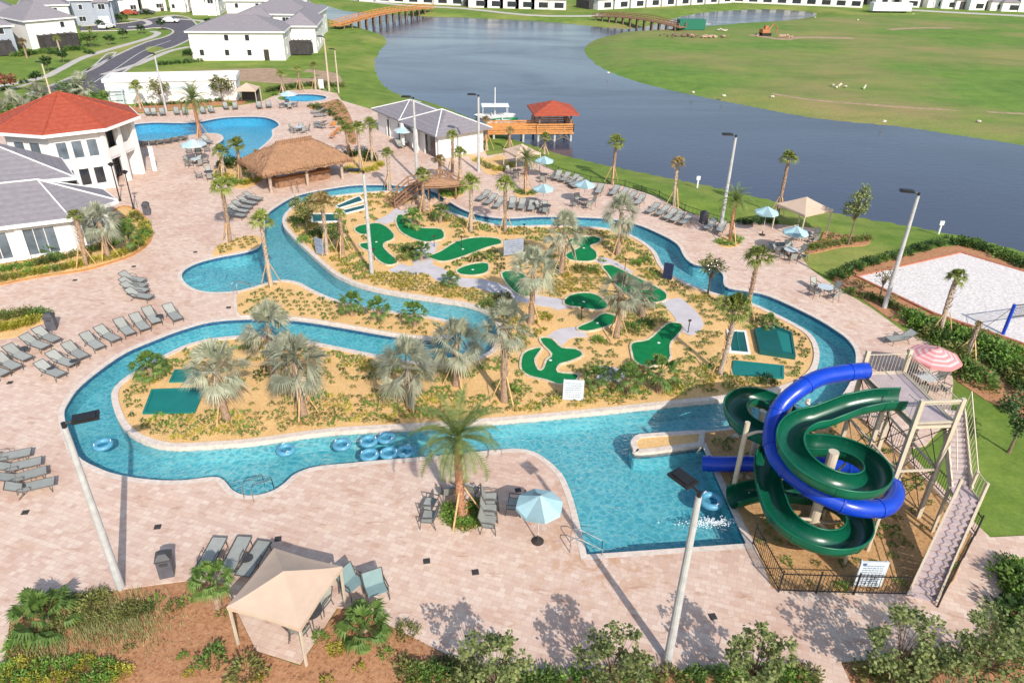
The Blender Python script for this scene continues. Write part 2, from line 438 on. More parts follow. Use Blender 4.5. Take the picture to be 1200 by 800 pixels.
def m_roof(name, a, b, sx=.34, sy=.3, bumpy=.5):
    t = NT(name); v = t.coord('Object')
    n = t.noise(v, 2.2, 4); w = t.n('ShaderNodeTexWave', wave_type='BANDS', bands_direction='Z'); t.l(v, w.inputs['Vector']); w.inputs['Scale'].default_value = 1.4 / sy * .25
    f = t.noise(v, 8, 3)
    c = t.ramp(n, [(.3, a), (.7, b)]); c = t.mix(.35, c, t.ramp(w.outputs['Fac'], [(0, (.72, .72, .72)), (.35, (1, 1, 1))]), 'MULTIPLY')
    c = t.mix(.3, c, t.ramp(f, [(.3, (.75, .75, .75)), (.7, (1.05, 1.05, 1.05))]), 'MULTIPLY')
    t.bsdf(c, .8, 0, t.bump(w.outputs['Fac'], .35, .04), .25); MATS[name] = t.m
m_roof('roof_grey', (.245, .225, .245), (.30, .275, .295)); m_roof('roof_red', (.36, .070, .040), (.45, .100, .055)); m_roof('roof_brown', (.27, .20, .18), (.34, .27, .24))
def m_thatch():
    t = NT('thatch'); v = t.coord(scale=(7, 7, 1.2)); n = t.noise(v, 2.2, 5, .7, .3); g = t.noise(t.coord(), .8, 4)
    c = t.ramp(n, [(.28, (.17, .085, .045)), (.5, (.38, .215, .125)), (.75, (.55, .36, .23))]); c = t.mix(.4, c, t.ramp(g, [(.3, (.7, .7, .7)), (.7, (1.1, 1.05, 1))]), 'MULTIPLY')
    t.bsdf(c, .95, 0, t.bump(n, .8, .06), .1); MATS['thatch'] = t.m
m_thatch()
plain('wood_orange', (.56, .25, .085), .75, var=.25, scale=2)
plain('wood_brown', (.27, .15, .09), .8, var=.3, scale=2.5)
plain('wood_prop', (.60, .38, .18), .8, var=.25, scale=3)
plain('pile_wood', (.20, .14, .10), .9, var=.3)
plain('canvas_tan', (.58, .43, .325), .85, var=.06, scale=1.5)
plain('canvas_blue', (.40, .60, .64), .85, var=.08, scale=1.5)
plain('canvas_blue_dark', (.22, .33, .37), .85, var=.08, scale=1.5)
plain('canvas_grey', (.50, .57, .60), .85, var=.1, scale=1.5)
plain('canvas_pink', (.72, .27, .27), .85, var=.1)
plain('canvas_white', (.78, .50, .49), .85, var=.05)
plain('sling', (.34, .35, .32), .7, var=.08, rand=.12)
plain('sling_teal', (.21, .31, .315), .7, var=.08)
plain('frame_bronze', (.10, .09, .08), .45)
plain('plastic_dark', (.06, .06, .065), .5)
plain('bin_grey', (.10, .10, .12), .55)
plain('sign_white', (.62, .68, .72), .5, var=.04)
plain('sign_navy', (.02, .03, .08), .5)
plain('sign_grey', (.30, .34, .42), .5)
plain('ink', (.10, .16, .30), .6)
plain('ring_blue', (.10, .33, .48), .4, var=.15, spec=.5)
plain('foam', (.85, .90, .92), .6, var=.05)
plain('rock', (.44, .30, .21), .9, var=.3, scale=1.5, bump=.6)
plain('white_rock', (.62, .55, .46), .9, var=.3, scale=2)
plain('red_timber', (.44, .17, .10), .8, var=.2)
plain('car_white', (.80, .80, .80), .25, spec=.6)
plain('tyre', (.02, .02, .02), .8)
plain('tank_green', (.015, .16, .10), .6)
plain('digger', (.42, .17, .07), .6)
plain('screen', (.055, .05, .052), .9, var=.25, scale=1)
plain('bark_palm', (.34, .23, .16), .95, var=.35, scale=5, bump=.8)
plain('bark_pale', (.46, .36, .28), .95, var=.3, scale=5, bump=.6)
plain('bark_date', (.42, .21, .12), .95, var=.4, scale=7, bump=.9)
plain('bark_tree', (.20, .14, .10), .95, var=.3, scale=5, bump=.5)
leafmat('leaf_silver', (.21, .25, .165), (.47, .47, .345), .2)
leafmat('leaf_silver_dead', (.36, .29, .20), (.52, .44, .33), .1)
leafmat('leaf_sabal', (.09, .15, .03), (.34, .37, .09), .3)
leafmat('leaf_date', (.075, .135, .03), (.26, .32, .10), .3)
leafmat('leaf_dry', (.20, .14, .05), (.42, .31, .13), .25)
leafmat('leaf_bright', (.08, .19, .03), (.26, .42, .08), .3)
leafmat('leaf_mid', (.055, .13, .025), (.19, .29, .07), .3)
leafmat('leaf_olive', (.10, .13, .03), (.30, .30, .10), .3)
leafmat('leaf_yellow', (.22, .24, .03), (.55, .50, .08), .3)
leafmat('leaf_straw', (.22, .25, .08), (.50, .48, .22), .3)
leafmat('leaf_dark', (.018, .05, .014), (.06, .12, .03), .2)
leafmat('leaf_tree', (.06, .11, .025), (.36, .40, .15), .3)
leafmat('leaf_red', (.20, .05, .03), (.38, .14, .09), .25)
M = MATS
# ------------------------------------------------------------------ outlines (photo pixels of the 1200 x 800 picture, laid on the ground)
WZ = -0.12; LZ = -0.8
W_OUT_PX = [(687, 651), (875, 638), (824, 524), (751, 533), (741, 527), (739, 519), (746, 512), (760, 510), (826, 506), (857, 502), (905, 494), (955, 485), (985, 466), (1000, 440), (1003, 415),
    (995, 400), (980, 388), (950, 370), (900, 347), (872, 341), (850, 336), (847, 322), (835, 313), (813, 310), (802, 301), (794, 287), (774, 275), (742, 262), (705, 256), (637, 254), (600, 256), (570, 254), (545, 247), (525, 236), (505, 224), (470, 218), (425, 217), (395, 220),
    (350, 229), (325, 242), (312, 254), (309, 275), (303, 290), (287, 296), (255, 302), (230, 309), (215, 318), (214, 328), (225, 338), (245, 343), (275, 342), (300, 336), (325, 329), (348, 331), (370, 342), (395, 352), (437, 362), (495, 370), (527, 377), (538, 387), (525, 397), (500, 399), (457, 394),
    (400, 384), (347, 376), (300, 374), (250, 377), (212, 387), (178, 400), (150, 412), (125, 428), (95, 452), (80, 472), (75, 487), (82, 515), (92, 536), (112, 548), (137, 557), (175, 563), (212, 564), (250, 560), (262, 564), (272, 575), (285, 581), (302, 581), (320, 576), (334, 567), (347, 556), (370, 548), (407, 544), (450, 540), (500, 536), (550, 531), (600, 527), (620, 529), (637, 537), (657, 555), (667, 575), (675, 600)]
sharp = {0, 1, 2, 8}
W_OUT = ccw(smooth_poly(GP(W_OUT_PX), 4, sharp=sharp))
M_PX = [(131, 466), (137, 490), (150, 508), (172, 520), (203, 526), (250, 524), (300, 520), (390, 508), (492, 502), (600, 494), (687, 486), (790, 475), (850, 469), (905, 461), (938, 450), (955, 436), (960, 418), (955, 400), (940, 386), (900, 365), (875, 355), (825, 341), (790, 325), (776, 312), (766, 294), (740, 277), (705, 268), (650, 265), (600, 266), (570, 262), (540, 254), (512, 243), (487, 229), (450, 225), (395, 230), (355, 237), (337, 248), (331, 262), (342, 278), (382, 315), (400, 327), (425, 337), (460, 345), (525, 355), (552, 360), (571, 368), (580, 380), (583, 394), (577, 410), (556, 421), (520, 427), (478, 424), (435, 416), (366, 402), (325, 396), (280, 395), (230, 402), (190, 419), (158, 437), (138, 452)]
ISLE = ccw(smooth_poly(GP(M_PX), 4))
P2_PX = [(152, 149), (175, 144), (225, 144), (262, 138), (300, 137), (318, 140), (327, 147), (319, 153), (319, 160), (311, 169), (302, 176), (290, 184), (272, 186), (258, 181), (252, 172), (262, 163), (254, 157), (228, 158), (200, 164), (157, 167)]
POOL2 = ccw(smooth_poly(GP(P2_PX), 4))
SPA_C = Vector(G(354, 115)); SPA = [(SPA_C.x + 3.6 * math.cos(a) * 1.1, SPA_C.y + 3.0 * math.sin(a)) for a in [2 * PI * k / 28 for k in range(28)]]
DECK_PX = [(-260, 1000), (-20, 800), (3, 800), (12, 728), (24, 710), (60, 701), (100, 696), (140, 691), (190, 684), (222, 680), (262, 684), (300, 762), (352, 778), (395, 712), (430, 716), (455, 732), (485, 747), (530, 770), (600, 790), (650, 797), (682, 795), (775, 787), (855, 784), (940, 776), (975, 830), (1010, 830), (985, 776),
    (1060, 771), (1150, 768), (1157, 742), (1170, 710), (1183, 654), (1260, 652), (1260, 625), (1160, 630), (1135, 606), (1110, 578), (1062, 527), (1085, 522), (1100, 505), (1113, 485), (1117, 447), (1112, 427), (1090, 402), (1062, 391), (1020, 361), (977, 335), (950, 316), (937, 300), (962, 284), (955, 268), (900, 262), (868, 260), (850, 263), (800, 247), (770, 231), (730, 218), (690, 213), (652, 201), (620, 186), (600, 178), (571, 183),
    (560, 160), (480, 145), (440, 130), (400, 118), (395, 110), (370, 105), (340, 106), (318, 114), (305, 120), (280, 124), (200, 131), (160, 134), (120, 128), (-160, 150), (-700, 330), (-1100, 800)]
DECK = ccw(GP(DECK_PX))
LAKE_PX = [(375, 5), (400, 13), (450, 17), (500, 20), (540, 21), (600, 24), (650, 27), (690, 31), (722, 34), (745, 34), (775, 28), (800, 20), (840, 14), (900, 11.5), (945, 14), (955, 18), (930, 23), (870, 27), (810, 32), (770, 35), (740, 36.5), (725, 39), (697, 46), (682, 57), (690, 71), (710, 84), (760, 101), (850, 120), (950, 139), (1050, 149), (1110, 158), (1200, 172), (1350, 205), (1700, 300),
    (1700, 500), (1450, 380), (1300, 325), (1200, 292), (1100, 269), (1012, 254), (975, 247), (900, 232), (825, 215), (750, 200), (684, 186), (644, 175), (600, 160), (560, 140), (515, 122), (470, 110), (450, 96), (442, 75), (447, 62), (456, 50), (450, 41), (435, 36), (420, 31), (392, 24), (376, 17), (372, 10)]
LAKE = ccw(smooth_poly(GP(LAKE_PX, LZ), 3))

# ------------------------------------------------------------------ terrain: one height sheet out to the horizon
ys = [-60.0]
while ys[-1] < 1500:
    y = ys[-1]; ys.append(y + (3 if y < 10 else 1.1 if y < 130 else 1.1 + (y - 130) * .014 if y < 420 else 40))
xs = [0.0]
while xs[-1] < 1500:
    x = xs[-1]; xs.append(x + (1.1 if x < 90 else 1.1 + (x - 90) * .02 if x < 300 else 40))
xs = [-x for x in reversed(xs[1:])] + xs
X, Y = np.meshgrid(np.array(xs), np.array(ys)); Z = np.zeros_like(X)
near = (np.abs(X) < 420) & (Y > -5) & (Y < 450)
ld = np.full(X.shape, 1e3); ld[near] = np_dist(X[near], Y[near], LAKE)
li = np.zeros(X.shape, bool); li[near] = np_inside(X[near], Y[near], LAKE)
t = np.clip(1 - ld / 7.0, 0, 1); Z -= np.where(li, 0, t * t * (3 - 2 * t) * .8 / 1.0)
Z = np.where(li, LZ - np.minimum(ld * .45, 2.0), Z)
dd = np.full(X.shape, 0.0); dn = near & (Y < 200)
din = np.zeros(X.shape, bool); din[dn] = np_inside(X[dn], Y[dn], DECK); dd[dn] = np_dist(X[dn], Y[dn], DECK)
keep_low = din & (dd > 1.7)
wob = .05 * np.sin(X * .11) * np.cos(Y * .09) + .03 * np.sin(X * .31 + Y * .23)
Z += np.where(li | din | (dd < 4), 0, wob * np.clip((dd - 4) / 8, 0, 1) * (ld > 3))
Z = np.where(keep_low, -3.0, Z - .02)
me = bpy.data.meshes.new('terrain'); ny, nx = X.shape
vs = np.stack([X.ravel(), Y.ravel(), Z.ravel()], 1)
ii = np.arange(ny * nx).reshape(ny, nx); fs = np.stack([ii[:-1, :-1].ravel(), ii[:-1, 1:].ravel(), ii[1:, 1:].ravel(), ii[1:, :-1].ravel()], 1)
me.vertices.add(len(vs)); me.vertices.foreach_set('co', vs.ravel()); me.loops.add(fs.size); me.loops.foreach_set('vertex_index', fs.ravel())
me.polygons.add(len(fs)); me.polygons.foreach_set('loop_start', np.arange(0, fs.size, 4)); me.polygons.foreach_set('loop_total', np.full(len(fs), 4))
me.materials.append(M['lawn']); me.materials.append(M['field'])
FIELD = GP([(682, 30), (1000, 18), (1320, 20), (2200, 300), (1700, 330), (1200, 200), (1050, 165), (850, 130), (700, 95), (660, 55)], 0)
cx = (vs[fs[:, 0], 0] + vs[fs[:, 2], 0]) / 2; cy = (vs[fs[:, 0], 1] + vs[fs[:, 2], 1]) / 2
me.polygons.foreach_set('material_index', np_inside(cx, cy, FIELD).astype(np.int32)); me.polygons.foreach_set('use_smooth', [True] * len(fs))
me.update(); me.validate(); tag(link('terrain', me), kind='structure')
def ground_z(x, y):
    i = int(np.searchsorted(ys, y)); j = int(np.searchsorted(xs, x)); return float(Z[min(i, ny - 1), min(j, nx - 1)])

LAKE_BIG = LAKE
o = sheet('lake_water', offset(LAKE, -2.0), [], LZ, M['lake_water']); tag(o, kind='structure')

# ------------------------------------------------------------------ paved deck with the pool openings
DZ = 0.05
o = sheet('pool_deck', DECK, [W_OUT, POOL2, SPA], DZ, M['pavers'], skirt=-.6); tag(o, kind='structure')
def basin(name, poly, floor, depth, tile='water_tile'):
    from mathutils.geometry import convex_hull_2d
    hull = [tuple(poly[i]) for i in convex_hull_2d([Vector(q) for q in poly])]
    o = sheet(name, offset(ccw(hull), -.15), [], -depth, M[floor]); tag(o, kind='structure')
    mb = MB(); p = ccw(poly); n = len(p)
    for a, b, mt in ((WZ - .16, DZ - .02, 0), (-depth, WZ - .16, 1)):
        mb.cur = mt; mb.add([(q[0], q[1], b) for q in p] + [(q[0], q[1], a) for q in p], [(i, (i + 1) % n, (i + 1) % n + n, i + n) for i in range(n)])
    o = mb.build('pool_wall', [M[tile], M[floor]]); tag(o, kind='structure')
    c = MB(); q = offset(p, -.30); pin = offset(p, .03)
    vs = [(a[0], a[1], DZ + .02) for a in pin] + [(a[0], a[1], DZ + .02) for a in q] + [(a[0], a[1], DZ - .05) for a in pin]
    c.add(vs, [(n + i, n + (i + 1) % n, (i + 1) % n, i) for i in range(n)] + [(i, (i + 1) % n, 2 * n + (i + 1) % n, 2 * n + i) for i in range(n)])
    o = c.build('pool_coping', M['coping']); tag(o, kind='structure')
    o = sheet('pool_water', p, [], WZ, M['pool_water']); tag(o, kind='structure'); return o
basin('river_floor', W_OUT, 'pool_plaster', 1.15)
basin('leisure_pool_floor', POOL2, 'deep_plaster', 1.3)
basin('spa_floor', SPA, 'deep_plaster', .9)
# the big planted island inside the river
mb = MB(); ring(mb, ISLE, .38, WZ - .06, DZ + .10); tag(mb.build('island_coping', M['coping']), kind='structure')
mb = MB(); p = offset(ISLE, .05); n = len(p)
mb.add([(q[0], q[1], WZ - .05) for q in p] + [(q[0], q[1], -1.15) for q in p], [(i + n, (i + 1) % n + n, (i + 1) % n, i) for i in range(n)])
tag(mb.build('island_wall', M['pool_plaster']), kind='structure')
ISLE_IN = offset(ISLE, .36)
def bed(name, poly, mat, z, amp=.05, cell=.55, edge=0.0):
    """soft mounded bed: a triangulated sheet with gentle bumps, flat at its rim"""
    p = ccw(poly); xs_ = [q[0] for q in p]; ys_ = [q[1] for q in p]
    o = sheet(name, p, [], z, mat, skirt=z - .14)
    bm = bmesh.new(); bm.from_mesh(o.data)
    top = [e for e in bm.edges if abs(e.verts[0].co.z - z) < 1e-5 and abs(e.verts[1].co.z - z) < 1e-5]
    if amp > 0:
        for it in range(4):
            long = [e for e in bm.edges if e.calc_length() > cell * 2 and not e.is_boundary and all(abs(v.co.z - z) < 1e-5 for v in e.verts)]
            if not long: break
            bmesh.ops.subdivide_edges(bm, edges=long, cuts=1, use_grid_fill=False)
            bmesh.ops.triangulate(bm, faces=[f for f in bm.faces if len(f.verts) > 4])
        P = np.array([(v.co.x, v.co.y) for v in bm.verts]); d = np_dist(P[:, 0], P[:, 1], p)
        for v, q in zip(bm.verts, d):
            if abs(v.co.z - z) < 1e-5 and q > .05:
                v.co.z += min(1, q / .8) * (amp * (1 + math.sin(v.co.x * 1.3 + 1) * math.cos(v.co.y * 1.1)) * .5 + rnd.random() * .015)
    for f in bm.faces: f.smooth = True
    bm.to_mesh(o.data); bm.free(); o.data.update()
    return tag(o, kind='structure')
bed('island_mulch', ISLE_IN, M['gold_mulch'], DZ + .03, 0)
# peninsula bed between the two channels
PEN = ccw(smooth_poly(GP([(277, 345), (300, 338), (325, 331), (347, 333), (369, 344), (394, 354), (437, 364), (495, 372), (525, 379), (535, 387), (523, 395), (500, 397), (457, 392), (400, 382), (347, 374), (300, 372), (278, 371), (275, 358)]), 3))
bed('peninsula_mulch', PEN, M['gold_mulch'], DZ + .06, 0)
mb = MB(); ring(mb, offset(PEN, -.02), .2, DZ, DZ + .09); tag(mb.build('peninsula_kerb', M['coping']), kind='structure')
# other beds
BEDS = {}
def addbed(key, px, mat, z=DZ + .03, amp=.04, kerb=None, sm=3, sharp=()):
    p = ccw(smooth_poly(GP(px), sm, sharp=sharp)); BEDS[key] = p
    bed('planting_bed', p, M[mat], z, amp)
    if kerb:
        mb = MB(); ring(mb, offset(p, -.12), .24, z - .1, z + .05); tag(mb.build('bed_kerb', M[kerb]), kind='structure')
addbed('river_head', [(249, 300), (255, 289), (272, 283), (290, 277), (302, 277), (307, 282), (301, 291), (285, 294), (262, 299)], 'gold_mulch')
addbed('clubhouse', [(-60, 350), (0, 335), (50, 325), (98, 318), (130, 309), (155, 300), (172, 288), (178, 275), (174, 262), (164, 250), (150, 243), (136, 246), (120, 262), (100, 285), (60, 300), (0, 312), (-60, 322)], 'gold_mulch', kerb='wood_orange')
addbed('left_lounge', [(-40, 400), (0, 398), (20, 395), (35, 385), (50, 380), (57, 376), (50, 370), (30, 367), (0, 372), (-40, 380)], 'gold_mulch')
addbed('date_circle', [(523, 602), (524, 612), (530, 618), (542, 621), (556, 618), (565, 610), (566, 600), (560, 592), (545, 588), (530, 592)], 'gold_mulch')
addbed('hut_bed', [(250, 205), (262, 214), (282, 222), (306, 214), (306, 206), (295, 200), (292, 190), (276, 190), (262, 190), (254, 196)], 'gold_mulch')
addbed('palm_trio', [(405, 196), (409, 203), (425, 203), (445, 198), (448, 191), (440, 186), (428, 178), (412, 178), (405, 188)], 'gold_mulch')
addbed('bridge_bed', [(514, 226), (520, 232), (532, 233), (543, 228), (540, 217), (528, 214), (516, 218)], 'gold_mulch')
addbed('poolhouse_bed', [(548, 182), (562, 196), (570, 204), (582, 205), (592, 200), (602, 196), (596, 188), (586, 182), (573, 186), (560, 184)], 'gold_mulch')
addbed('umbrella_circle', [(605, 224), (603, 229), (610, 232), (622, 230), (629, 227), (626, 223), (614, 221)], 'gold_mulch')
addbed('lamp_circle', [(840, 283), (842, 288), (853, 291), (865, 288), (868, 282), (860, 278), (848, 278)], 'gold_mulch')
addbed('cabana_bed', [(943, 296), (955, 297), (985, 290), (1012, 288), (1020, 283), (1010, 278), (985, 275), (966, 272), (962, 280), (945, 288)], 'bark_mulch')
addbed('pool_top_bed', [(160, 132), (200, 129), (250, 124), (285, 122), (285, 116), (250, 117), (200, 120), (165, 124), (150, 128)], 'bark_mulch')
addbed('spa_bed', [(360, 124), (368, 130), (385, 135), (398, 146), (410, 168), (418, 166), (412, 140), (404, 124), (395, 117), (380, 121)], 'bark_mulch')
addbed('slide_bed', [(828, 523), (862, 590), (884, 636), (905, 690), (950, 692), (1058, 694), (1072, 688), (1100, 700), (1118, 680), (1138, 628), (1118, 600), (1062, 540), (1010, 492), (985, 476), (957, 486), (905, 496), (860, 504), (826, 508)], 'amber_mulch', sm=1)
addbed('hedge_bed', [(975, 330), (1010, 350), (1045, 375), (1075, 385), (1100, 392), (1122, 420), (1122, 447), (1200, 490), (1300, 520), (1300, 460), (1195, 402), (1150, 385), (1095, 370), (1000, 322), (985, 318)], 'bark_mulch', z=.02, sm=2)
addbed('court_rim', [(985, 320), (1100, 290), (1140, 286), (1330, 350), (1330, 357), (1190, 322), (1126, 297), (1005, 325)], 'bark_mulch', z=.02, sm=1, amp=.02)
addbed('front_left', [(-20, 800), (3, 798), (13, 728), (24, 711), (60, 702), (100, 697), (140, 692), (190, 685), (222, 681), (262, 685), (300, 763), (352, 780), (396, 713), (430, 717), (455, 733), (485, 748), (530, 771), (600, 791), (650, 798), (682, 796), (775, 788), (855, 785), (940, 778), (970, 835), (970, 1000), (600, 1100), (-100, 1100), (-60, 900)], 'bark_mulch', z=.02, sm=1, amp=.03)
addbed('front_right', [(1010, 832), (987, 778), (1060, 772), (1151, 769), (1158, 742), (1171, 710), (1300, 700), (1400, 900), (1100, 1000), (1010, 900)], 'bark_mulch', z=.02, sm=1, amp=.03)
# bare soil strip between the houses and the pool grounds
addbed('soil', [(130, 99), (180, 93), (280, 95), (330, 98), (392, 100), (400, 92), (385, 84), (330, 80), (250, 82), (190, 85), (150, 90)], 'bare_earth', z=.02, amp=.02)
# spit walls of the splash pool
SPIT = ccw(smooth_poly(GP([(826, 506), (760, 510), (746, 512), (739, 519), (741, 527), (751, 533), (824, 524)]), 4, sharp={0, 6}))
mb = MB(); ring(mb, offset(SPIT, .0), .34, WZ - .1, DZ + .12); tag(mb.build('spit_coping', M['coping']), kind='structure')
bed('spit_mulch', offset(SPIT, .32), M['gold_mulch'], DZ + .06, 0)
# pale walking path over the island
def path(name, px, w, mat, z):
    mb = MB(); strip(mb, smooth_poly(GP(px), 5, closed=False), w, z, z - .05); return tag(mb.build(name, M[mat]), kind='structure')
PZ = DZ + .045
path('golf_path', [(478, 240), (464, 253), (446, 262)], 1.6, 'pale_path', PZ)
path('golf_path', [(462, 314), (480, 318), (505, 317), (530, 330), (565, 334), (590, 342), (625, 352), (655, 357), (663, 363)], 1.7, 'pale_path', PZ + .004)
path('golf_path', [(503, 285), (498, 298), (496, 312), (505, 318)], 1.7, 'pale_path', PZ + .008)
path('golf_path', [(700, 304), (716, 310), (735, 322)], 1.4, 'pale_path', PZ + .004)
path('golf_path', [(784, 352), (800, 366), (808, 380), (796, 389)], 2.0, 'pale_path', PZ + .012)
path('golf_path', [(646, 404), (662, 392), (686, 390)], 1.5, 'pale_path', PZ + .004)
path('golf_path', [(700, 438), (716, 440), (730, 444)], 1.9, 'pale_path', PZ + .004)
# greens with a raised pale edge
GREENS = [[(416, 271), (421, 266), (433, 264), (442, 263), (452, 267), (461, 276), (460, 282), (451, 286), (449, 291), (456, 299), (466, 308), (459, 312), (451, 311), (443, 306), (435, 297), (424, 292), (423, 287), (433, 285), (432, 277), (423, 276)],
    [(465, 257), (470, 253), (487, 266), (498, 269), (516, 270), (520, 280), (508, 284), (498, 285), (484, 281), (470, 273), (465, 263)],
    [(502, 302), (517, 296), (535, 285), (557, 280), (582, 281), (587, 287), (572, 291), (540, 303), (520, 308), (507, 305)],
    [(536, 318), (550, 312), (570, 310), (571, 320), (557, 324), (540, 323)],
    [(588, 322), (606, 320), (624, 333), (627, 345), (615, 349), (600, 341)],
    [(666, 283), (684, 279), (701, 280), (702, 285), (691, 290), (698, 297), (698, 305), (688, 308), (668, 306), (664, 299), (680, 291), (668, 288)],
    [(706, 314), (714, 312), (724, 316), (740, 324), (760, 334), (778, 344), (780, 352), (770, 356), (754, 355), (738, 348), (724, 338), (712, 322)],
    [(661, 356), (668, 348), (684, 345), (700, 348), (712, 360), (700, 365), (680, 362), (666, 360)],
    [(678, 385), (694, 378), (708, 369), (724, 374), (722, 380), (694, 389), (680, 389)],
    [(741, 416), (741, 404), (760, 400), (776, 386), (786, 380), (798, 382), (797, 390), (786, 402), (784, 410), (783, 424), (760, 431), (745, 426)],
    [(634, 398), (646, 399), (657, 409), (674, 411), (682, 418), (668, 425), (655, 429), (653, 438), (676, 441), (672, 449), (655, 452), (640, 447), (620, 442), (611, 433), (614, 416), (628, 410), (634, 411), (626, 423), (630, 435), (637, 434), (641, 424), (647, 417), (636, 405)]]
GLAB = ['forked putting green beside the tall lamp in the island', 'short wide putting green with a sandy patch near the wooden stairs', 'long leaf shaped putting green in the upper middle of the island', 'small oval putting green south of the long leaf shaped one',
        'small putting green half hidden by silver palms in the island centre', 'double lobed putting green below the silver palm by the river', 'long diagonal putting green near the navy sign', 'dark shaded oval putting green in the island centre', 'narrow slanting putting green below the shaded oval one', 'wide foot shaped putting green with two rocks', 'hook shaped putting green curling round sand beside the white sign board']
for g, lab in zip(GREENS, GLAB):
    p = ccw(smooth_poly(GP(g), 3)); t_ = thing('putting_green', lab, 'putting green', (0, 0, 0), group='putting greens of the miniature golf course')
    sheet('turf', p, [], DZ + .09, M['turf_green'], skirt=DZ, parent=t_)
    mb = MB(); ring(mb, offset(p, -.14), .15, DZ, DZ + .14); mb.build('border', M['curb_stone'], t_)
    c = Vector((sum(q[0] for q in p) / len(p), sum(q[1] for q in p) / len(p)))
    if not inside(c, p): c = Vector(p[3]) * .8 + Vector(p[4]) * .2 + (c - Vector(p[3])) * .1
    mb = MB(); mb.lathe((c.x, c.y, DZ + .095), [(.001, 0), (.11, 0), (.11, .012), (.001, .014)], 10); mb.build('cup', M['white_trim'], t_)
COURTS = [([(206, 436), (232, 435), (236, 448), (200, 449)], 'teal play court, small one furthest from the water at the island west end', 1), ([(179, 459), (240, 457), (228, 485), (169, 486)], 'large teal play court with a light front band at the island west end', 2),
    ([(393, 243), (421, 231), (426, 237), (397, 246)], 'dark teal play court next to the river at the island north end', 0), ([(400, 248), (428, 241), (428, 246), (405, 252)], 'dark teal play court below the net strip at the island north end', 0), ([(365, 252), (397, 252), (398, 261), (366, 262)], 'dark teal play court behind the leafy palm at the island north end', 0),
    ([(852, 389), (873, 390), (878, 416), (855, 414)], 'teal play court, left one of the three near the slide', 0), ([(884, 391), (905, 386), (926, 395), (930, 422), (890, 416)], 'raised teal play court with dark side wall and light band near the slide', 3), ([(860, 425), (917, 431), (917, 445), (858, 440)], 'teal play court lying crosswise closest to the slide', 1)]
for px, lab, kind in COURTS:
    p = ccw(GP(px)); t_ = thing('play_court', lab, 'play court', (0, 0, 0), group='teal play courts on the island')
    hz = .32 if kind == 3 else .09
    sheet('court_surface', offset(p, .08), [], DZ + hz, M['court_dark' if kind in (0, 3) else 'court_teal'], parent=t_)
    mb = MB(); ring(mb, offset(p, -.06), .16, DZ, DZ + hz + .05); mb.build('frame', M['court_dark' if kind == 3 else 'white_trim' if kind == 0 else 'court_teal'], t_)
    if kind in (2, 3):
        a = GP({2: [(179, 471), (233, 470), (228, 483), (172, 484)], 3: [(909, 392), (923, 397), (927, 419), (916, 417)]}[kind]); sheet('light_band', a, [], DZ + hz + .008, M['court_teal'], parent=t_)
    if kind == 0:
        c = Vector((sum(q[0] for q in p) / 4, sum(q[1] for q in p) / 4)); mb = MB(); mb.bar((*(Vector(p[0]) * .5 + Vector(p[1]) * .5), DZ + hz + .02), (*(Vector(p[2]) * .5 + Vector(p[3]) * .5), DZ + hz + .02), .07, .03); mb.build('centre_line', M['court_teal'], t_)

# underwater steps at the round river head, as broad arcs
c = Vector(G(221, 322, -.6)); mb = MB()
for r, z in ((3.0, -.85), (2.2, -.6), (1.4, -.38)): mb.lathe((c.x, c.y, z), [(r, -.5), (r, 0), (r - .08, .015), (.001, .015)], 40)
tag(mb.build('pool_steps', M['pool_plaster']), kind='structure')
c = Vector(G(290, 583, -.4)); mb = MB()
for r, z in ((2.2, -.8), (1.5, -.5), (.9, -.3)): mb.lathe((c.x, c.y, z), [(r, -.5), (r, 0), (.001, .015)], 32)
tag(mb.build('pool_steps', M['pool_plaster']), kind='structure')
c = Vector(G(686, 655, -.4)); mb = MB()
for r, z in ((2.6, -.8), (1.8, -.5), (1.1, -.3)): mb.lathe((c.x, c.y, z), [(r, -.5), (r, 0), (.001, .015)], 32)
tag(mb.build('pool_steps', M['pool_plaster']), kind='structure')

# ------------------------------------------------------------------ volleyball sand
COURT = GP([(1005, 325), (1126, 297), (1330, 358), (1330, 460), (1195, 402), (1095, 368)])
tag(sheet('sand_pit', COURT, [], .05, M['volley_sand']), kind='structure')
mb = MB(); ring(mb, offset(ccw(COURT), -.18), .2, -.05, .16); tag(mb.build('sand_pit_edge', M['red_timber']), kind='structure')

# ------------------------------------------------------------------ streets and walks beyond
ROAD = GP([(30, 112), (60, 101), (100, 84), (140, 64), (172, 50), (196, 43), (203, 37), (188, 33), (150, 36), (95, 37), (90, 32), (150, 27.5), (180, 22), (205, 19), (222, 23), (231, 31), (231, 41), (208, 54), (182, 63), (150, 82), (127, 99), (112, 114), (70, 124)])
ROAD2 = GP([(95, 33), (150, 28.5), (180, 23), (178, 17), (150, 17), (100, 21), (90, 26)])
tag(sheet('street', ROAD, [], .03, M['asphalt']), kind='structure')
def kerbline(px, w=.5, z=.15, name='street_kerb', mat='concrete'):
    mb = MB(); strip(mb, smooth_poly(GP(px), 4, closed=False), w, z, -.05); tag(mb.build(name, M[mat]), kind='structure')
kerbline([(30, 112), (60, 101), (100, 84), (140, 64), (172, 50), (196, 43), (203, 37), (188, 33), (150, 36), (95, 37)]); kerbline([(231, 31), (231, 41), (208, 54), (182, 63), (150, 82), (127, 99)]); kerbline([(95, 31), (150, 27), (180, 21.5), (205, 18.5), (222, 22), (231, 30)])
kerbline([(88, 92), (110, 78), (126, 64), (136, 63), (120, 76), (100, 86)], .35)
kerbline([(-60, 108), (0, 101), (50, 91), (70, 82), (100, 67), (140, 55), (165, 48), (180, 43), (185, 39), (178, 37)], 1.6, .05, 'pavement')
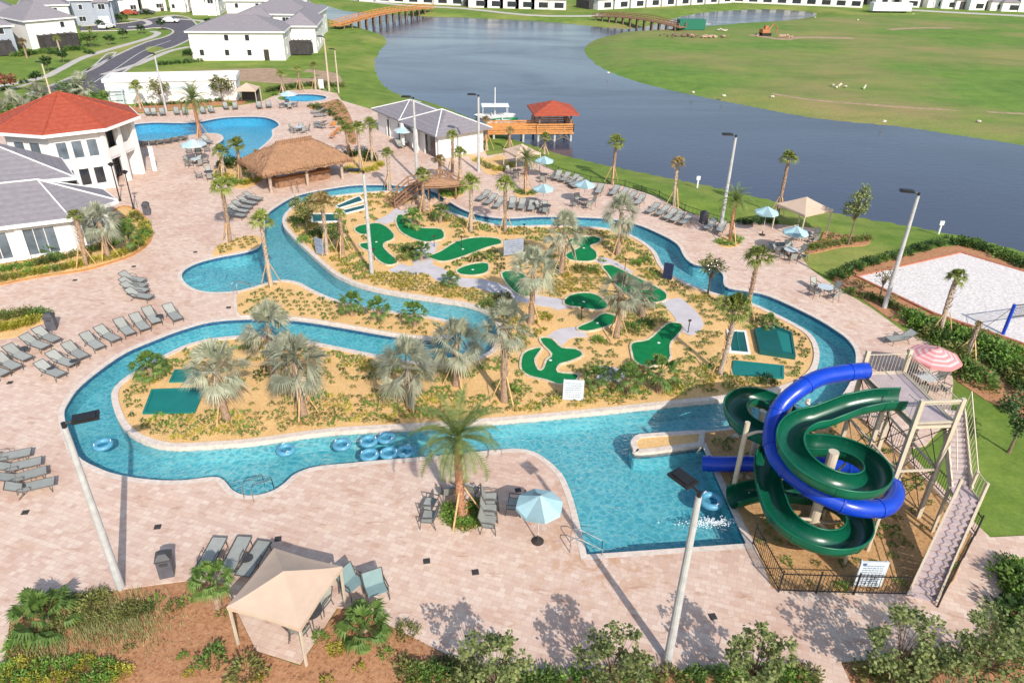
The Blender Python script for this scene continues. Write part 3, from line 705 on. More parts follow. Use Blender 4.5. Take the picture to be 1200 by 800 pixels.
kerbline([(-60, 113), (0, 107), (40, 97)], .5, .12)
kerbline([(145, 22), (168, 24), (175, 28), (165, 31), (150, 32)], 1.6, .05, 'pavement'); kerbline([(120, 88), (160, 76), (180, 68), (200, 60), (222, 55)], 1.4, .05, 'pavement'); kerbline([(190, 22), (230, 24), (245, 28)], 1.6, .05, 'pavement')
mb = MB(); strip(mb, smooth_poly(GP([(110, 97), (140, 78), (168, 60), (200, 48)]), 4, closed=False), .15, .036); tag(mb.build('lane_marking', M['line_paint']), kind='structure')
tag(sheet('parking_bay', GP([(88, 92), (112, 76), (128, 65), (136, 66), (118, 80), (98, 92)]), [], .034, M['asphalt']), kind='structure')
tag(sheet('driveway', GP([(122, 32), (138, 30), (140, 36), (124, 37)]), [], .025, M['concrete']), kind='structure')
kerbline([(388, -3), (430, 2), (480, 7), (540, 10), (620, 18), (690, 19), (705, 17)], 3.0, .06, 'pavement')
kerbline([(796, 30), (830, 28)], 2.4, .06, 'pavement'); kerbline([(1030, 10), (1100, 14), (1200, 19), (1300, 24)], 5, .06, 'pavement')
sheet_h = None
# ------------------------------------------------------------------ buildings
def V2(p): return Vector((p[0], p[1]))
def roof_hip(mb, foot, z0, rise, over=.5, ridge_frac=None, thick=.18):
    """hip roof over a 4-corner ccw footprint, ridge along its longer side"""
    p = [V2(q) for q in foot]
    c = sum(p, Vector((0, 0))) / 4
    l01 = (p[1] - p[0]).length; l12 = (p[2] - p[1]).length
    if l01 < l12: p = p[1:] + p[:1]; l01, l12 = l12, l01
    u = (p[1] - p[0]).normalized(); v = (p[3] - p[0]).normalized()
    e = [p[0] - (u + v) * over, p[1] + (u - v) * over, p[2] + (u + v) * over, p[3] + (v - u) * over]
    half = l12 / 2 + over; q = max(0.02, (l01 / 2 + over) - half * (ridge_frac or 1))
    r0 = c - u * q; r1 = c + u * q; z1 = z0 + rise
    E3 = [(*a, z0) for a in e]; B3 = [(*a, z0 - thick) for a in e]; R = [(*r0, z1), (*r1, z1)]
    mb.add(E3 + R, [(0, 1, 5, 4), (1, 2, 5), (2, 3, 4, 5), (3, 0, 4)])
    mb.add(E3 + B3, [(4, 5, 1, 0), (5, 6, 2, 1), (6, 7, 3, 2), (7, 4, 0, 3), (7, 6, 5, 4)])
    return E3, R
def window(parent, a, b, z0, z1, out=.04, glass='dark_glass', trim='white_trim', bars=1, name='window'):
    """framed window on the wall from a to b (points seen from outside, left to right)"""
    a = V2(a); b = V2(b); d = (b - a).normalized(); n = Vector((d.y, -d.x)); f = MB(); w = .09
    A = a + n * out; B = b + n * out
    f.bar((*A, z0), (*A, z1), w, .08); f.bar((*B, z0), (*B, z1), w, .08)
    f.bar((*(A - d * w / 2), z1), (*(B + d * w / 2), z1), .08, w); f.bar((*(A - d * w), z0), (*(B + d * w), z0), .12, w)
    for i in range(bars):
        q = A.lerp(B, (i + 1) / (bars + 1)); f.bar((*q, z0), (*q, z1), .05, .05)
    fr = f.build(name, M[trim], parent)
    g = MB(); g.quad((*(a + n * .012), z0), (*(b + n * .012), z0), (*(b + n * .012), z1), (*(a + n * .012), z1)); g.build('pane', M[glass], fr)
def wallpt(a, b, s): a = V2(a); b = V2(b); return a + (b - a).normalized() * s
def house(name, label, cx, cy, w, d, h, rz, wall='white_wall', roof='roof_grey', rise=None, wins=None, group=None, detail=2, screen=False, cat='house', door=True, wing=True):
    """w along the local x axis, front (towards the viewer) on local -y"""
    t = thing(name, label, cat, (cx, cy, 0), rz, group)
    x, y = w / 2, d / 2; foot = [(-x, -y), (x, -y), (x, y), (-x, y)]
    mb = MB(); mb.prism(foot, -.3, h); wl = mb.build('wall', M[wall], t)
    mb = MB(); E3, R = roof_hip(mb, foot, h, rise or min(w, d) * .22, .5); rf = mb.build('roof', M[roof], t)
    c = MB()
    for q in (0, 1): c.tube([R[0], R[1]], .09, 5) if q == 0 else None
    c.build('ridge_cap', M[roof], rf)
    g = MB(); ring(g, [(-x - .54, -y - .54), (x + .54, -y - .54), (x + .54, y + .54), (-x - .54, y + .54)], .1, h - .26, h + .03); g.build('fascia', M['white_trim'], rf)
    if wing:
        wx0, wx1 = (-x + .6, -x + w * .42) if int(abs(cx)) % 2 else (x - w * .42, x - .6)
        mb = MB(); mb.prism([(wx0, -y - 1.4), (wx1, -y - 1.4), (wx1, -y + .02), (wx0, -y + .02)], -.3, h - .5); wq = mb.build('bay', M[wall], t)
        mb = MB(); roof_hip(mb, [(wx0, -y - 1.4), (wx1, -y - 1.4), (wx1, -y + 3.6), (wx0, -y + 3.6)], h - .44, 1.6, .4); mb.build('bay_roof', M[roof], wq)
        window(t, ((wx0 + wx1) / 2 - .8, -y - 1.4), ((wx0 + wx1) / 2 + .8, -y - 1.4), h - 2.2, h - .9)
        mb = MB(); mb.box(((wx0 + wx1) / 2, -y - 1.43, 1.1), ((wx1 - wx0) * .7, .06, 2.2)); mb.build('garage_door', M['stucco'], t)
    if detail > 0:
        st = [0.6, 3.4] if h > 4.5 else [1.0]
        for z0 in st:
            k = max(2, int(w / 4.2))
            for i in range(k):
                if rnd.random() < .3 and detail > 1: continue
                s = (i + .5) * w / k + rnd.uniform(-.4, .4); hw = rnd.choice((.45, .45, .8))
                window(t, (-x + s - hw, -y), (-x + s + hw, -y), z0 + .3, z0 + 1.5, bars=1 if hw > .5 else 0)
            k = max(1, int(d / 5))
            for i in range(k):
                s = (i + .5) * d / k
                window(t, (x, -y + s - .5), (x, -y + s + .5), z0 + .3, z0 + 1.5, bars=0)
        if door:
            mb = MB(); s = w * .3; mb.box((s, -y - .03, 1.05), (1.0, .06, 2.1)); mb.build('door', M['bronze_metal'], t)
    if screen:
        mb = MB(); mb.box((0, -y - 1.6, 1.35), (w * .7, 3.0, 2.5)); sp = mb.build('screen_porch', M['screen'], t)
        f = MB()
        for i in range(6):
            xx = -w * .35 + i * w * .14; f.bar((xx, -y - 3.13, 0), (xx, -y - 3.13, 2.65), .09); f.bar((xx, -y - 3.13, 2.65), (xx, -y, 2.75), .09)
        f.bar((-w * .35, -y - 3.13, 2.65), (w * .35, -y - 3.13, 2.65), .1); f.build('porch_frame', M['bronze_metal'], sp)
    return t

# pool house at the lake
def pool_house():
    t = thing('pool_house', 'long white pool house with two grey hipped roofs at the lake bank', 'building')
    A, B, C_ = Vector((-20.0, 103.2)), Vector((-9.65, 89.2)), Vector((-3.9, 94.2)); u = (B - A).normalized(); v = Vector((-u.y, u.x)); L = (B - A).length; W_ = 7.8
    def q(s, r): return A + u * s + v * r
    mb = MB(); mb.prism([q(.6, .6), q(L - .6, .6), q(L - .6, W_ - .6), q(.6, W_ - .6)], -.3, 3.0); mb.build('wall', M['stucco'], t)
    r1 = MB(); E3, R = roof_hip(r1, [q(.6, .6), q(L - .6, .6), q(L - .6, W_ - .6), q(.6, W_ - .6)], 3.05, 1.45, .6); ro = r1.build('roof', M['roof_grey'], t)
    r2 = MB(); f2 = [q(L - 8.6, .4), q(L - .4, .4), q(L - .4, W_ - .4), q(L - 8.6, W_ - .4)]; E4, R4 = roof_hip(r2, f2, 3.09, 1.75, .62); r2.build('roof', M['roof_grey'], t)
    c = MB(); c.tube([R[0], R[1]], .10, 6)
    for e, r in ((E3[0], R[0]), (E3[3], R[0]), (E3[1], R[1])): c.tube([e, r], .08, 6)
    for e in E4: c.tube([(e[0], e[1], e[2] + .03), (R4[0][0], R4[0][1], R4[0][2] + .02)], .08, 6)
    c.tube([R[0], (*q(8.0, 0), 3.08)], .07, 6)
    c.build('ridge_cap', M['white_trim'], ro)
    for s0, s1, z1 in ((3.4, 4.2, 2.4), (6.6, 8.3, 2.5), (10.4, 12.0, 2.5), (13.6, 16.4, 2.7)):
        a, b = q(s0, .6 - .02), q(s1, .6 - .02); mb = MB(); mb.box((*((a + b) / 2 - v * .0), z1 / 2), ((s1 - s0), .06, z1), rz=math.atan2(u.y, u.x)); mb.build('doorway', M['dark_glass'], t)
        f = MB(); f.bar((*(a - v * .06), 0), (*(a - v * .06), z1), .14); f.bar((*(b - v * .06), 0), (*(b - v * .06), z1), .14); f.bar((*(a - v * .06), z1), (*(b - v * .06), z1), .14); f.build('door_frame', M['white_trim'], t)
    for s in (9.3, 12.8): mb = MB(); a = q(s, -.35); mb.box((a.x, a.y, 1.5), (.4, .4, 3.0), math.atan2(u.y, u.x)); mb.build('pillar', M['stucco'], t)
    f = MB(); a, b = q(L - .57, 1.2), q(L - .57, W_ - 1.2); f.bar((*a, .9), (*b, .9), .05, .08); f.build('wall_band', M['white_trim'], t)
pool_house()

def thatch_hut():
    t = thing('thatch_hut', 'large open bar hut with shaggy brown thatched roof beside the blue pool', 'thatched hut')
    F0 = Vector((-26.3, 74.7)); u = Vector((8.0, 6.6)).normalized(); v = Vector((-u.y, u.x)); L, W_ = 10.4, 6.6
    def q(s, r): return F0 + u * s + v * r
    R_ = random.Random(3); NS, NR = 44, 12
    def height(s, r):
        m_ = min(s, L - s, r, W_ - r); return 2.5 + 2.05 * min(1, m_ / (W_ / 2)) ** .9
    mb = MB(); vs = []
    for j in range(NR * 2 + 1):
        for i in range(NS + 1):
            s = L * i / NS; r = W_ * j / (NR * 2); edge = i in (0, NS) or j in (0, NR * 2)
            p = q(s, r) + Vector((R_.uniform(-.1, .1), R_.uniform(-.1, .1))) * (1.4 if edge else .6)
            vs.append((p.x, p.y, height(s, r) + R_.uniform(-.07, .07) - (.15 if edge else 0)))
    n = NS + 1; fs = [(j * n + i, j * n + i + 1, (j + 1) * n + i + 1, (j + 1) * n + i) for j in range(NR * 2) for i in range(NS)]
    mb.add(vs, fs); mb.add([(a, b, c - .3) for a, b, c in vs], [tuple(reversed(f)) for f in fs])
    ro = mb.build('roof', M['thatch'], t)
    fr = MB()
    for k in range(1500):
        s, r = R_.uniform(-.1, L + .1), R_.uniform(-.1, W_ + .1)
        if k < 800:
            if R_.random() < .6: s = R_.choice((0, L)) if R_.random() < .35 else s; r = r if s in (0, L) else R_.choice((0, W_))
        s_, r_ = min(max(s, 0), L), min(max(r, 0), W_); z = height(s_, r_)
        m_ = {s_: -u, L - s_: u, r_: -v, W_ - r_: v}; o = m_[min(m_)]
        p = q(s, r); e = p + o * R_.uniform(.2, .4); sd = Vector((-o.y, o.x)) * .05
        dz = R_.uniform(.2, .42)
        fr.tri((*(p - sd), z + .06), (*(p + sd), z + .06), (e.x, e.y, z - dz))
    fr.build('fringe', M['thatch'], ro)
    rd = MB()
    for k in range(18):
        s = W_ / 2 - .1 + (L - W_ + .2) * k / 17; p = q(s, W_ / 2 - .35); p2 = q(s, W_ / 2 + .35)
        rd.tube([(p.x, p.y, 4.4), (*q(s + .05, W_ / 2), 4.72), (p2.x, p2.y, 4.4)], .09, 4)
    rd.build('ridge_tuft', M['thatch'], ro)
    for s in (1.0, L / 2, L - 1.0):
        for r in (.9, W_ - .9): mb = MB(); p = q(s, r); mb.cyl((p.x, p.y, 0), .17, height(s, r) - .2, 10); mb.build('post', M['bark_pale'], t)
    c = MB()
    for a, b in (((2.2, 2.0), (L - 2.2, 2.0)), ((L - 2.2, 2.0), (L - 2.2, W_ - 2)), ((2.2, 2.0), (2.2, W_ - 2))):
        A, B = q(*a), q(*b); c.bar((*A, .55), (*B, .55), .5, 1.1); 
    c.build('bar_counter', M['wood_brown'], t)
    c = MB(); A, B = q(2.0, 1.85), q(L - 2.0, 1.85); c.bar((*A, 1.13), (*B, 1.13), .8, .06); c.build('counter_top', M['wood_orange'], t)
thatch_hut()

def poly_roof(t, eave, z0, ridge, faces, mat, cap='white_trim', caps=(), thick=.22, name='roof'):
    mb = MB(); E = [(*p, z0) for p in eave]; n = len(E); mb.add(E + [tuple(r) for r in ridge], faces)
    mb.add(E + [(a, b, c - thick) for a, b, c in E], [(i + n, (i + 1) % n + n, (i + 1) % n, i) for i in range(n)])
    mb.prism(eave, z0 - thick - .01, z0 - thick)
    ro = mb.build(name, M[mat], t); f = MB()
    P = E + [tuple(r) for r in ridge]
    for a, b in caps: f.tube([(P[a][0], P[a][1], P[a][2] + .03), (P[b][0], P[b][1], P[b][2] + .03)], .07, 5)
    g = MB(); ring(g, offset(eave, -.06), .1, z0 - thick - .05, z0 + .04); g.build('fascia', M['white_trim'], ro)
    if caps: f.build('ridge_cap', M[cap], ro)
    return ro
def clubhouse():
    t = thing('clubhouse', 'white single storey clubhouse with grey hipped roof and dark windows behind a flower bed', 'building')
    P = [Vector(p) for p in ((-62, 46.3), (-37.5, 58.7), (-35.8, 63.4), (-38.6, 66.4), (-66, 54.5))]
    z0 = 3.35
    poly_roof(t, P, z0, [(-41.9, 62.5, 5.4), (-63.5, 51.0, 5.6)], [(0, 1, 5, 6), (1, 2, 5), (2, 3, 5), (3, 4, 6, 5), (4, 0, 6)], 'roof_grey', caps=((1, 5), (2, 5), (3, 5), (5, 6)))
    W_ = offset(P, .7); mb = MB(); mb.prism(W_, -.3, z0 - .2); mb.build('wall', M['stucco'], t)
    a, b = V2(W_[0]), V2(W_[1]); L = (b - a).length; d = (b - a).normalized(); n = Vector((d.y, -d.x))
    for s in (1.2, 4.7, 8.2, 12.0, 16.5, 20.4):
        window(t, a + d * (L - s - 2.4), a + d * (L - s), .35, 2.7, bars=2, glass='shade_glass')
    for s in (3.8, 7.3, 11.2): mb = MB(); p = b - d * s + n * .12; mb.box((*p, 1.55), (.55, .3, 3.1), math.atan2(d.y, d.x)); mb.build('pilaster', M['white_wall'], t)
    a, b = V2(W_[1]), V2(W_[2]); d = (b - a).normalized(); window(t, a + d * 1.0, b - d * 1.0, .3, 2.7, bars=1, glass='shade_glass')
    a, b = V2(W_[2]), V2(W_[3]); d = (b - a).normalized(); window(t, a + d * 1.0, b - d * 1.4, .1, 2.7, bars=1, glass='shade_glass')
clubhouse()
def club_wing():
    t = thing('clubhouse_wing', 'taller dark grey roofed wing between the clubhouse and the red roofed hall', 'building')
    P = [Vector(p) for p in ((-66, 55.3), (-41.0, 66.5), (-45.4, 72.4), (-52, 73.4), (-70, 68))]
    poly_roof(t, P, 4.4, [(-51.0, 69.3, 7.1), (-65, 62.5, 7.3)], [(0, 1, 5, 6), (1, 2, 5), (2, 3, 5), (3, 4, 6, 5), (4, 0, 6)], 'roof_grey', caps=((1, 5), (5, 6)))
    W_ = offset(P, .6); mb = MB(); mb.prism(W_, -.3, 4.15); mb.build('wall', M['stucco'], t)
club_wing()
def red_hall():
    C_ = Vector((-48.7, 80.2)); t = thing('red_roofed_hall', 'two storey white hall with octagonal red tiled roof and a balcony by the blue pool', 'building')
    ang = [math.radians(-77 + 45 * k) for k in range(8)]; E = [C_ + Vector((math.cos(a), math.sin(a))) * 7.5 for a in ang]
    poly_roof(t, E, 6.45, [(C_.x, C_.y, 9.2)], [(i, (i + 1) % 8, 8) for i in range(8)], 'roof_red', cap='roof_red', caps=tuple((i, 8) for i in range(8)))
    Wp = [C_ + Vector((math.cos(a), math.sin(a))) * 6.4 for a in ang]
    # body without the balcony facet, which is cut back
    back = [C_ + Vector((math.cos(ang[i]), math.sin(ang[i]))) * r for i, r in ((1, 6.4), (1, 4.3), (2, 4.3), (2, 6.4))]
    body = [Wp[0]] + back + Wp[3:]
    mb = MB(); mb.prism([tuple(p) for p in body], -.3, 6.2); mb.build('wall', M['white_wall'], t)
    a, b = Wp[0], Wp[1]; d = (b - a).normalized(); L = (b - a).length
    for s in (.5, 1.9, 3.3): window(t, a + d * s, a + d * (s + 1.0), 3.6, 5.4, bars=0, glass='shade_glass')
    for s in (.5, 1.9, 3.3): window(t, a + d * s, a + d * (s + 1.0), .7, 2.5, bars=0)
    a, b = Wp[7], Wp[0]; d = (b - a).normalized()
    for s in (.8, 2.6): window(t, a + d * s, a + d * (s + 1.2), 3.6, 5.4, bars=0, glass='shade_glass')
    # balcony
    p1, p2 = Wp[1], Wp[2]; i1, i2 = back[1], back[2]; inn = [p1, p2, i2, i1]
    mb = MB(); mb.prism([tuple(p) for p in inn], 2.9, 3.15, True); bal = mb.build('balcony', M['stucco'], t)
    mb = MB(); mb.bar((*p1, 3.6), (*p2, 3.6), .16, .95); mb.build('parapet', M['stucco'], bal)
    for p in (p1, (p1 + p2) / 2, p2): mb = MB(); mb.box((p.x, p.y, 3.1), (.5, .5, 6.2), ang[1] + .4); mb.build('pillar', M['white_wall'], t)
    for z in (.1, 3.25):
        a, b = i1, i2; d = (b - a).normalized(); L = (b - a).length
        for k in range(3): window(t, a + d * (.2 + k * L / 3), a + d * (L / 3 * (k + 1) - .1), z, z + 2.4, bars=1, trim='bronze_metal', name='glass_door')
    mb = MB(); mb.box((*(C_ + Vector((math.cos(ang[3] + .3), math.sin(ang[3] + .3))) * 7.4), 1.4), (.45, .45, 2.8), .5); mb.box((*(C_ + Vector((math.cos(ang[2] + .15), math.sin(ang[2] + .15))) * 7.6), 1.4), (.45, .45, 2.8), .5); mb.build('porch_column', M['white_wall'], t)
red_hall()
def service_building():
    t = thing('service_building', 'long low white building with a flat roof behind the far pool loungers', 'building')
    a, b = Vector((-63.0, 116.0)), Vector((-44.4, 120.3)); d = (b - a).normalized(); n = Vector((d.y, -d.x)); L = (b - a).length; rz = math.atan2(d.y, d.x)
    mb = MB(); mb.prism([tuple(a), tuple(b), tuple(b - n * 5), tuple(a - n * 5)], -.3, 3.4); mb.build('wall', M['white_wall'], t)
    mb = MB(); P = [a + (n - d) * .2, b + (n + d) * .2, b - n * 5.2 + d * .2, a - n * 5.2 - d * .2]; ring(mb, [tuple(p) for p in P], .35, 3.2, 3.75); mb.prism([tuple(p) for p in offset([tuple(q) for q in P], .3)], 3.3, 3.42); mb.build('parapet', M['white_wall'], t)
    for s, w_, z0, z1 in ((1.2, 1.5, 0, 1.9), (3.2, 1.6, 1.6, 2.6), (8.5, 3.6, 2.0, 2.45), (14.5, 2.6, 2.0, 2.45)):
        mb = MB(); p = a + d * (s + w_ / 2) + n * .03; mb.box((p.x, p.y, (z0 + z1) / 2), (w_, .06, z1 - z0), rz); mb.build('vent', M['canvas_grey'], t)
    mb = MB()
    for s in (.6, 2.6):
        p = a + d * s + n * 1.4; mb.bar((*p, 0), (*p, 2.3), .14)
        p2 = a + d * s; mb.bar((*p, 2.2), (*p2, 2.2), .12)
    p = a + d * .4 + n * 1.4; p2 = a + d * 2.8 + n * 1.4; mb.bar((*p, 2.3), (*p2, 2.3), .14); mb.bar((*p, 1.5), (*p2, 1.5), .1); mb.bar((*(p - n * .7), 2.3), (*(p2 - n * .7), 2.3), .12); mb.build('door_canopy', M['canvas_grey'], t)
service_building()
# houses at the top left, front first
def hpx(name, label, bl, br, depth, h, **kw):
    a, b = Vector(G(*bl)), Vector(G(*br)); d = (b - a); w_ = d.length; d.normalize(); n = Vector((-d.y, d.x)); c = (a + b) / 2 + n * depth / 2
    return house(name, label, c.x, c.y, w_, depth, h, math.atan2(d.y, d.x), **kw)
hpx('suburban_house', 'white two storey house with grey hip roof, nearest one behind the bare soil strip', (226, 71), (335, 71), 13, 5.5, rise=2.5, wing=False)
hpx('suburban_house', 'white two storey house with dark screened porch next to the lake inlet', (336, 62), (372, 62), 16, 5.4, rise=2.4, screen=True, wing=False)
hpx('suburban_house', 'wide grey roofed house just behind the nearest white house', (285, 46), (372, 47), 16, 5.6, rise=3.0)
hpx('suburban_house', 'grey roofed house at the top edge between the street and the lake inlet', (268, 27), (360, 27), 18, 5.6, rise=3.0)
hpx('suburban_house', 'white house with wide grey hip roof and dark screened porch above the left lawn', (38, 58), (94, 52), 14, 5.6, rise=3.0, screen=True, wing=False)
hpx('suburban_house', 'partly cut off white house with screened porch at the left picture edge', (-30, 66), (22, 62), 13, 5.3, rise=2.4, screen=True, wall='grey_siding', wing=False)
hpx('suburban_house', 'white gabled looking house at the top left corner, behind two others', (-25, 46), (28, 43), 13, 5.6, rise=2.8)
hpx('suburban_house', 'white house behind the wide left one, only roof and upper wall showing', (30, 36), (86, 34), 13, 5.6, rise=2.8)
hpx('suburban_house', 'grey blue sided two storey house beside the short driveway', (88, 30), (136, 29), 14, 6.0, rise=2.6, wall='grey_siding')
hpx('suburban_house', 'white house across the street behind the parked cars, left one', (136, 16), (164, 15), 12, 5.6, rise=2.4)
hpx('suburban_house', 'white house across the street behind the parked cars, right one', (168, 14), (196, 13), 12, 5.6, rise=2.4, wall='white_wall')
hpx('suburban_house', 'pale narrow house behind the bend of the street', (200, 14), (222, 14), 12, 5.6, rise=2.4)
hpx('suburban_house', 'white narrow house left of the grey roofed row by the inlet', (226, 18), (258, 18), 13, 5.4, rise=2.4)
hpx('suburban_house', 'pale house with grey roof at the top edge, left part', (40, 17), (84, 16), 12, 5.6, rise=2.4, wall='grey_siding')
# the row of low houses along the far shore: one label, nothing tells them apart
def far_proto(k):
    t = thing('row_house', 'small pale terrace house with dark roof in the row along the far shore', 'house', group='terrace houses along the far shore')
    x, y = 3.2, 5.0; mb = MB(); mb.prism([(-x, -y), (x, -y), (x, y), (-x, y)], -.4, 3.1 if k else 5.0); mb.build('wall', M[('white_wall', 'stucco')[k]], t)
    mb = MB(); roof_hip(mb, [(-x, -y), (x, -y), (x, y), (-x, y)], 3.1 if k else 5.0, 1.9, .3); mb.build('roof', M[('roof_brown', 'roof_grey')[k]], t)
    mb = MB(); mb.box((.9, -y - .03, 1.35), (3.0, .08, 1.6)); mb.build('window', M['dark_glass'], t)
    mb = MB(); mb.box((-x - 1.0, 1.0, 1.3), (1.9, 7.0, 2.6)); mb.build('screen_porch', M['screen'], t)
    return Proto(t)
FP = [far_proto(0), far_proto(1)]
row = [((426, 2), (545, 7), 7), ((552, 9), (662, 12), 6), ((690, 12), (850, 3.5), 9), ((858, 3), (1012, 9.5), 9)]
for (a, b, n_) in row:
    A, B = Vector(G(*a)), Vector(G(*b)); d = B - A; rz = math.atan2(d.y, d.x)
    for i in range(n_):
        p = A + d * (i + .5) / n_
        FP[1 if rnd.random() < .8 else 0].put((p.x, p.y + 5, 0), rz, 'small pale terrace house with dark roof in the row along the far shore', 'terrace houses along the far shore')
for k in range(84):
    x, y = 1034 + (k % 28) * 7.2 + rnd.uniform(-2, 2), (7, 2.5, -1.5)[k // 28] + rnd.uniform(-1, 1); p = G(x, y + (x - 1040) * .045)
    FP[rnd.random() < .4].put((p[0], p[1] + 6, 0), rnd.uniform(-.3, .4), 'tiny pale house among the crowded roofs at the top right', 'crowded roofs of the far town')
for k in range(26):
    x, y = rnd.uniform(480, 1010), rnd.uniform(-22, -4); p = G(x, y + (x - 600) * .012)
    FP[rnd.random() < .4].put((p[0], p[1], 0), rnd.uniform(-.3, .4), 'distant pale house behind the terrace row on the far shore', 'houses behind the terrace row')

# ------------------------------------------------------------------ bridges, pier
def bridge(label, a, b, w_, zt, n_, mat='wood_orange'):
    t = thing('footbridge', label, 'footbridge'); A, B = Vector(a), Vector(b); d = (B - A).normalized(); n = Vector((-d.y, d.x)); L = (B - A).length
    def arch(s): return zt + .9 * math.sin(PI * s / L)
    mb = MB(); pts = [A + d * L * i / 24 for i in range(25)]
    for i in range(24): mb.bar((*pts[i], arch(L * i / 24)), (*pts[i + 1], arch(L * (i + 1) / 24)), w_, .22)
    mb.build('deck', M[mat], t)
    for sg in (-1, 1):
        r = MB()
        for zz in (.5, 1.0):
            for i in range(24): r.bar((*(pts[i] + n * sg * w_ / 2), arch(L * i / 24) + zz), (*(pts[i + 1] + n * sg * w_ / 2), arch(L * (i + 1) / 24) + zz), .12, .16)
        for i in range(25): r.bar((*(pts[i] + n * sg * w_ / 2), arch(L * i / 24)), (*(pts[i] + n * sg * w_ / 2), arch(L * i / 24) + 1.05), .14)
        r.build('railing', M[mat], t)
    for i in range(n_):
        s = L * (i + .5) / n_; p = A + d * s
        for sg in (-1, 1): mb = MB(); mb.cyl((*(p + n * sg * w_ * .42), -2.6), .22, arch(s) + 2.5, 8); mb.build('pile', M['pile_wood'], t)
bridge('long orange timber footbridge on piles over the narrow lake inlet at the top', G(393, 30, 1), G(503, 9, 1), 3.4, .9, 14)
bridge('brown timber footbridge on piles to the grassy peninsula', G(698, 19, 1), G(800, 32, 1), 3.4, .9, 12, 'wood_brown')
def pier():
    t = thing('gazebo_pier', 'wooden pier on piles with an orange railing and a red roofed gazebo over the lake', 'pier')
    c = Vector((5.0, 105.0)); rz = math.radians(8); u = Vector((math.cos(rz), math.sin(rz))); v = Vector((-u.y, u.x)); zd = .55
    def q(s, r): return c + u * s + v * r
    foot = [q(-2.6, -2.6), q(2.6, -2.6), q(2.6, 2.6), q(-2.6, 2.6)]
    mb = MB(); mb.prism([tuple(p) for p in foot], zd - .25, zd, True); mb.prism([tuple(p) for p in (q(-9.6, -2.4), q(-2.6, -2.4), q(-2.6, -.2), q(-9.6, -.2))], zd - .25, zd - .005, True); mb.prism([tuple(p) for p in (q(-12.5, -5.4), q(-9.6, -5.6), q(-9.0, -.2), q(-11.6, -.2))], zd - .25, zd - .01, True); mb.build('deck', M['wood_orange'], t)
    r = MB()
    def rail(a, b):
        a, b = q(*a), q(*b); L = (b - a).length; k = max(2, int(L / 1.2))
        for z in (.15, .45, .75, 1.05): r.bar((*a, zd + z), (*b, zd + z), .05, .20)
        for i in range(k + 1): p = a.lerp(b, i / k); r.bar((*p, zd), (*p, zd + 1.1), .1)
    rail((-2.55, -2.55), (2.55, -2.55)); rail((2.55, -2.55), (2.55, 2.55)); rail((2.55, 2.55), (-2.55, 2.55)); rail((-9.5, -2.35), (-2.6, -2.35)); rail((-9.5, -.25), (-2.6, -.25)); rail((-9.6, -5.5), (-9.5, -2.4))
    r.build('railing', M['wood_orange'], t)
    for s in (-2.2, 2.2):
        for y in (-2.2, 2.2): mb = MB(); mb.box((*q(s, y), zd + 1.25), (.22, .22, 2.5), rz); mb.build('post', M['wood_brown'], t)
    for s in (-11, -8.5, -6.3, -4.4, -2.3, 0, 2.3):
        for y in ((-2.2, 2.2) if s > -3 else (-2.2, -.5)): mb = MB(); mb.cyl((*q(s, y), -2.8), .16, 2.8 + zd - .1, 8); mb.build('pile', M['pole_grey'], t)
    b = MB()
    for a_, b_ in (((-2.3, -2.2), (0, -2.2)), ((0, -2.2), (2.3, -2.2)), ((2.3, -2.2), (2.3, 2.2))): A, B = q(*a_), q(*b_); b.bar((*A, -.7), (*B, .3), .1); b.bar((*B, -.7), (*A, .3), .1)
    b.build('brace', M['pile_wood'], t)
    mb = MB(); roof_hip(mb, [tuple(p) for p in foot], zd + 2.5, 1.25, .55); mb.build('roof', M['roof_red'], t)
pier()
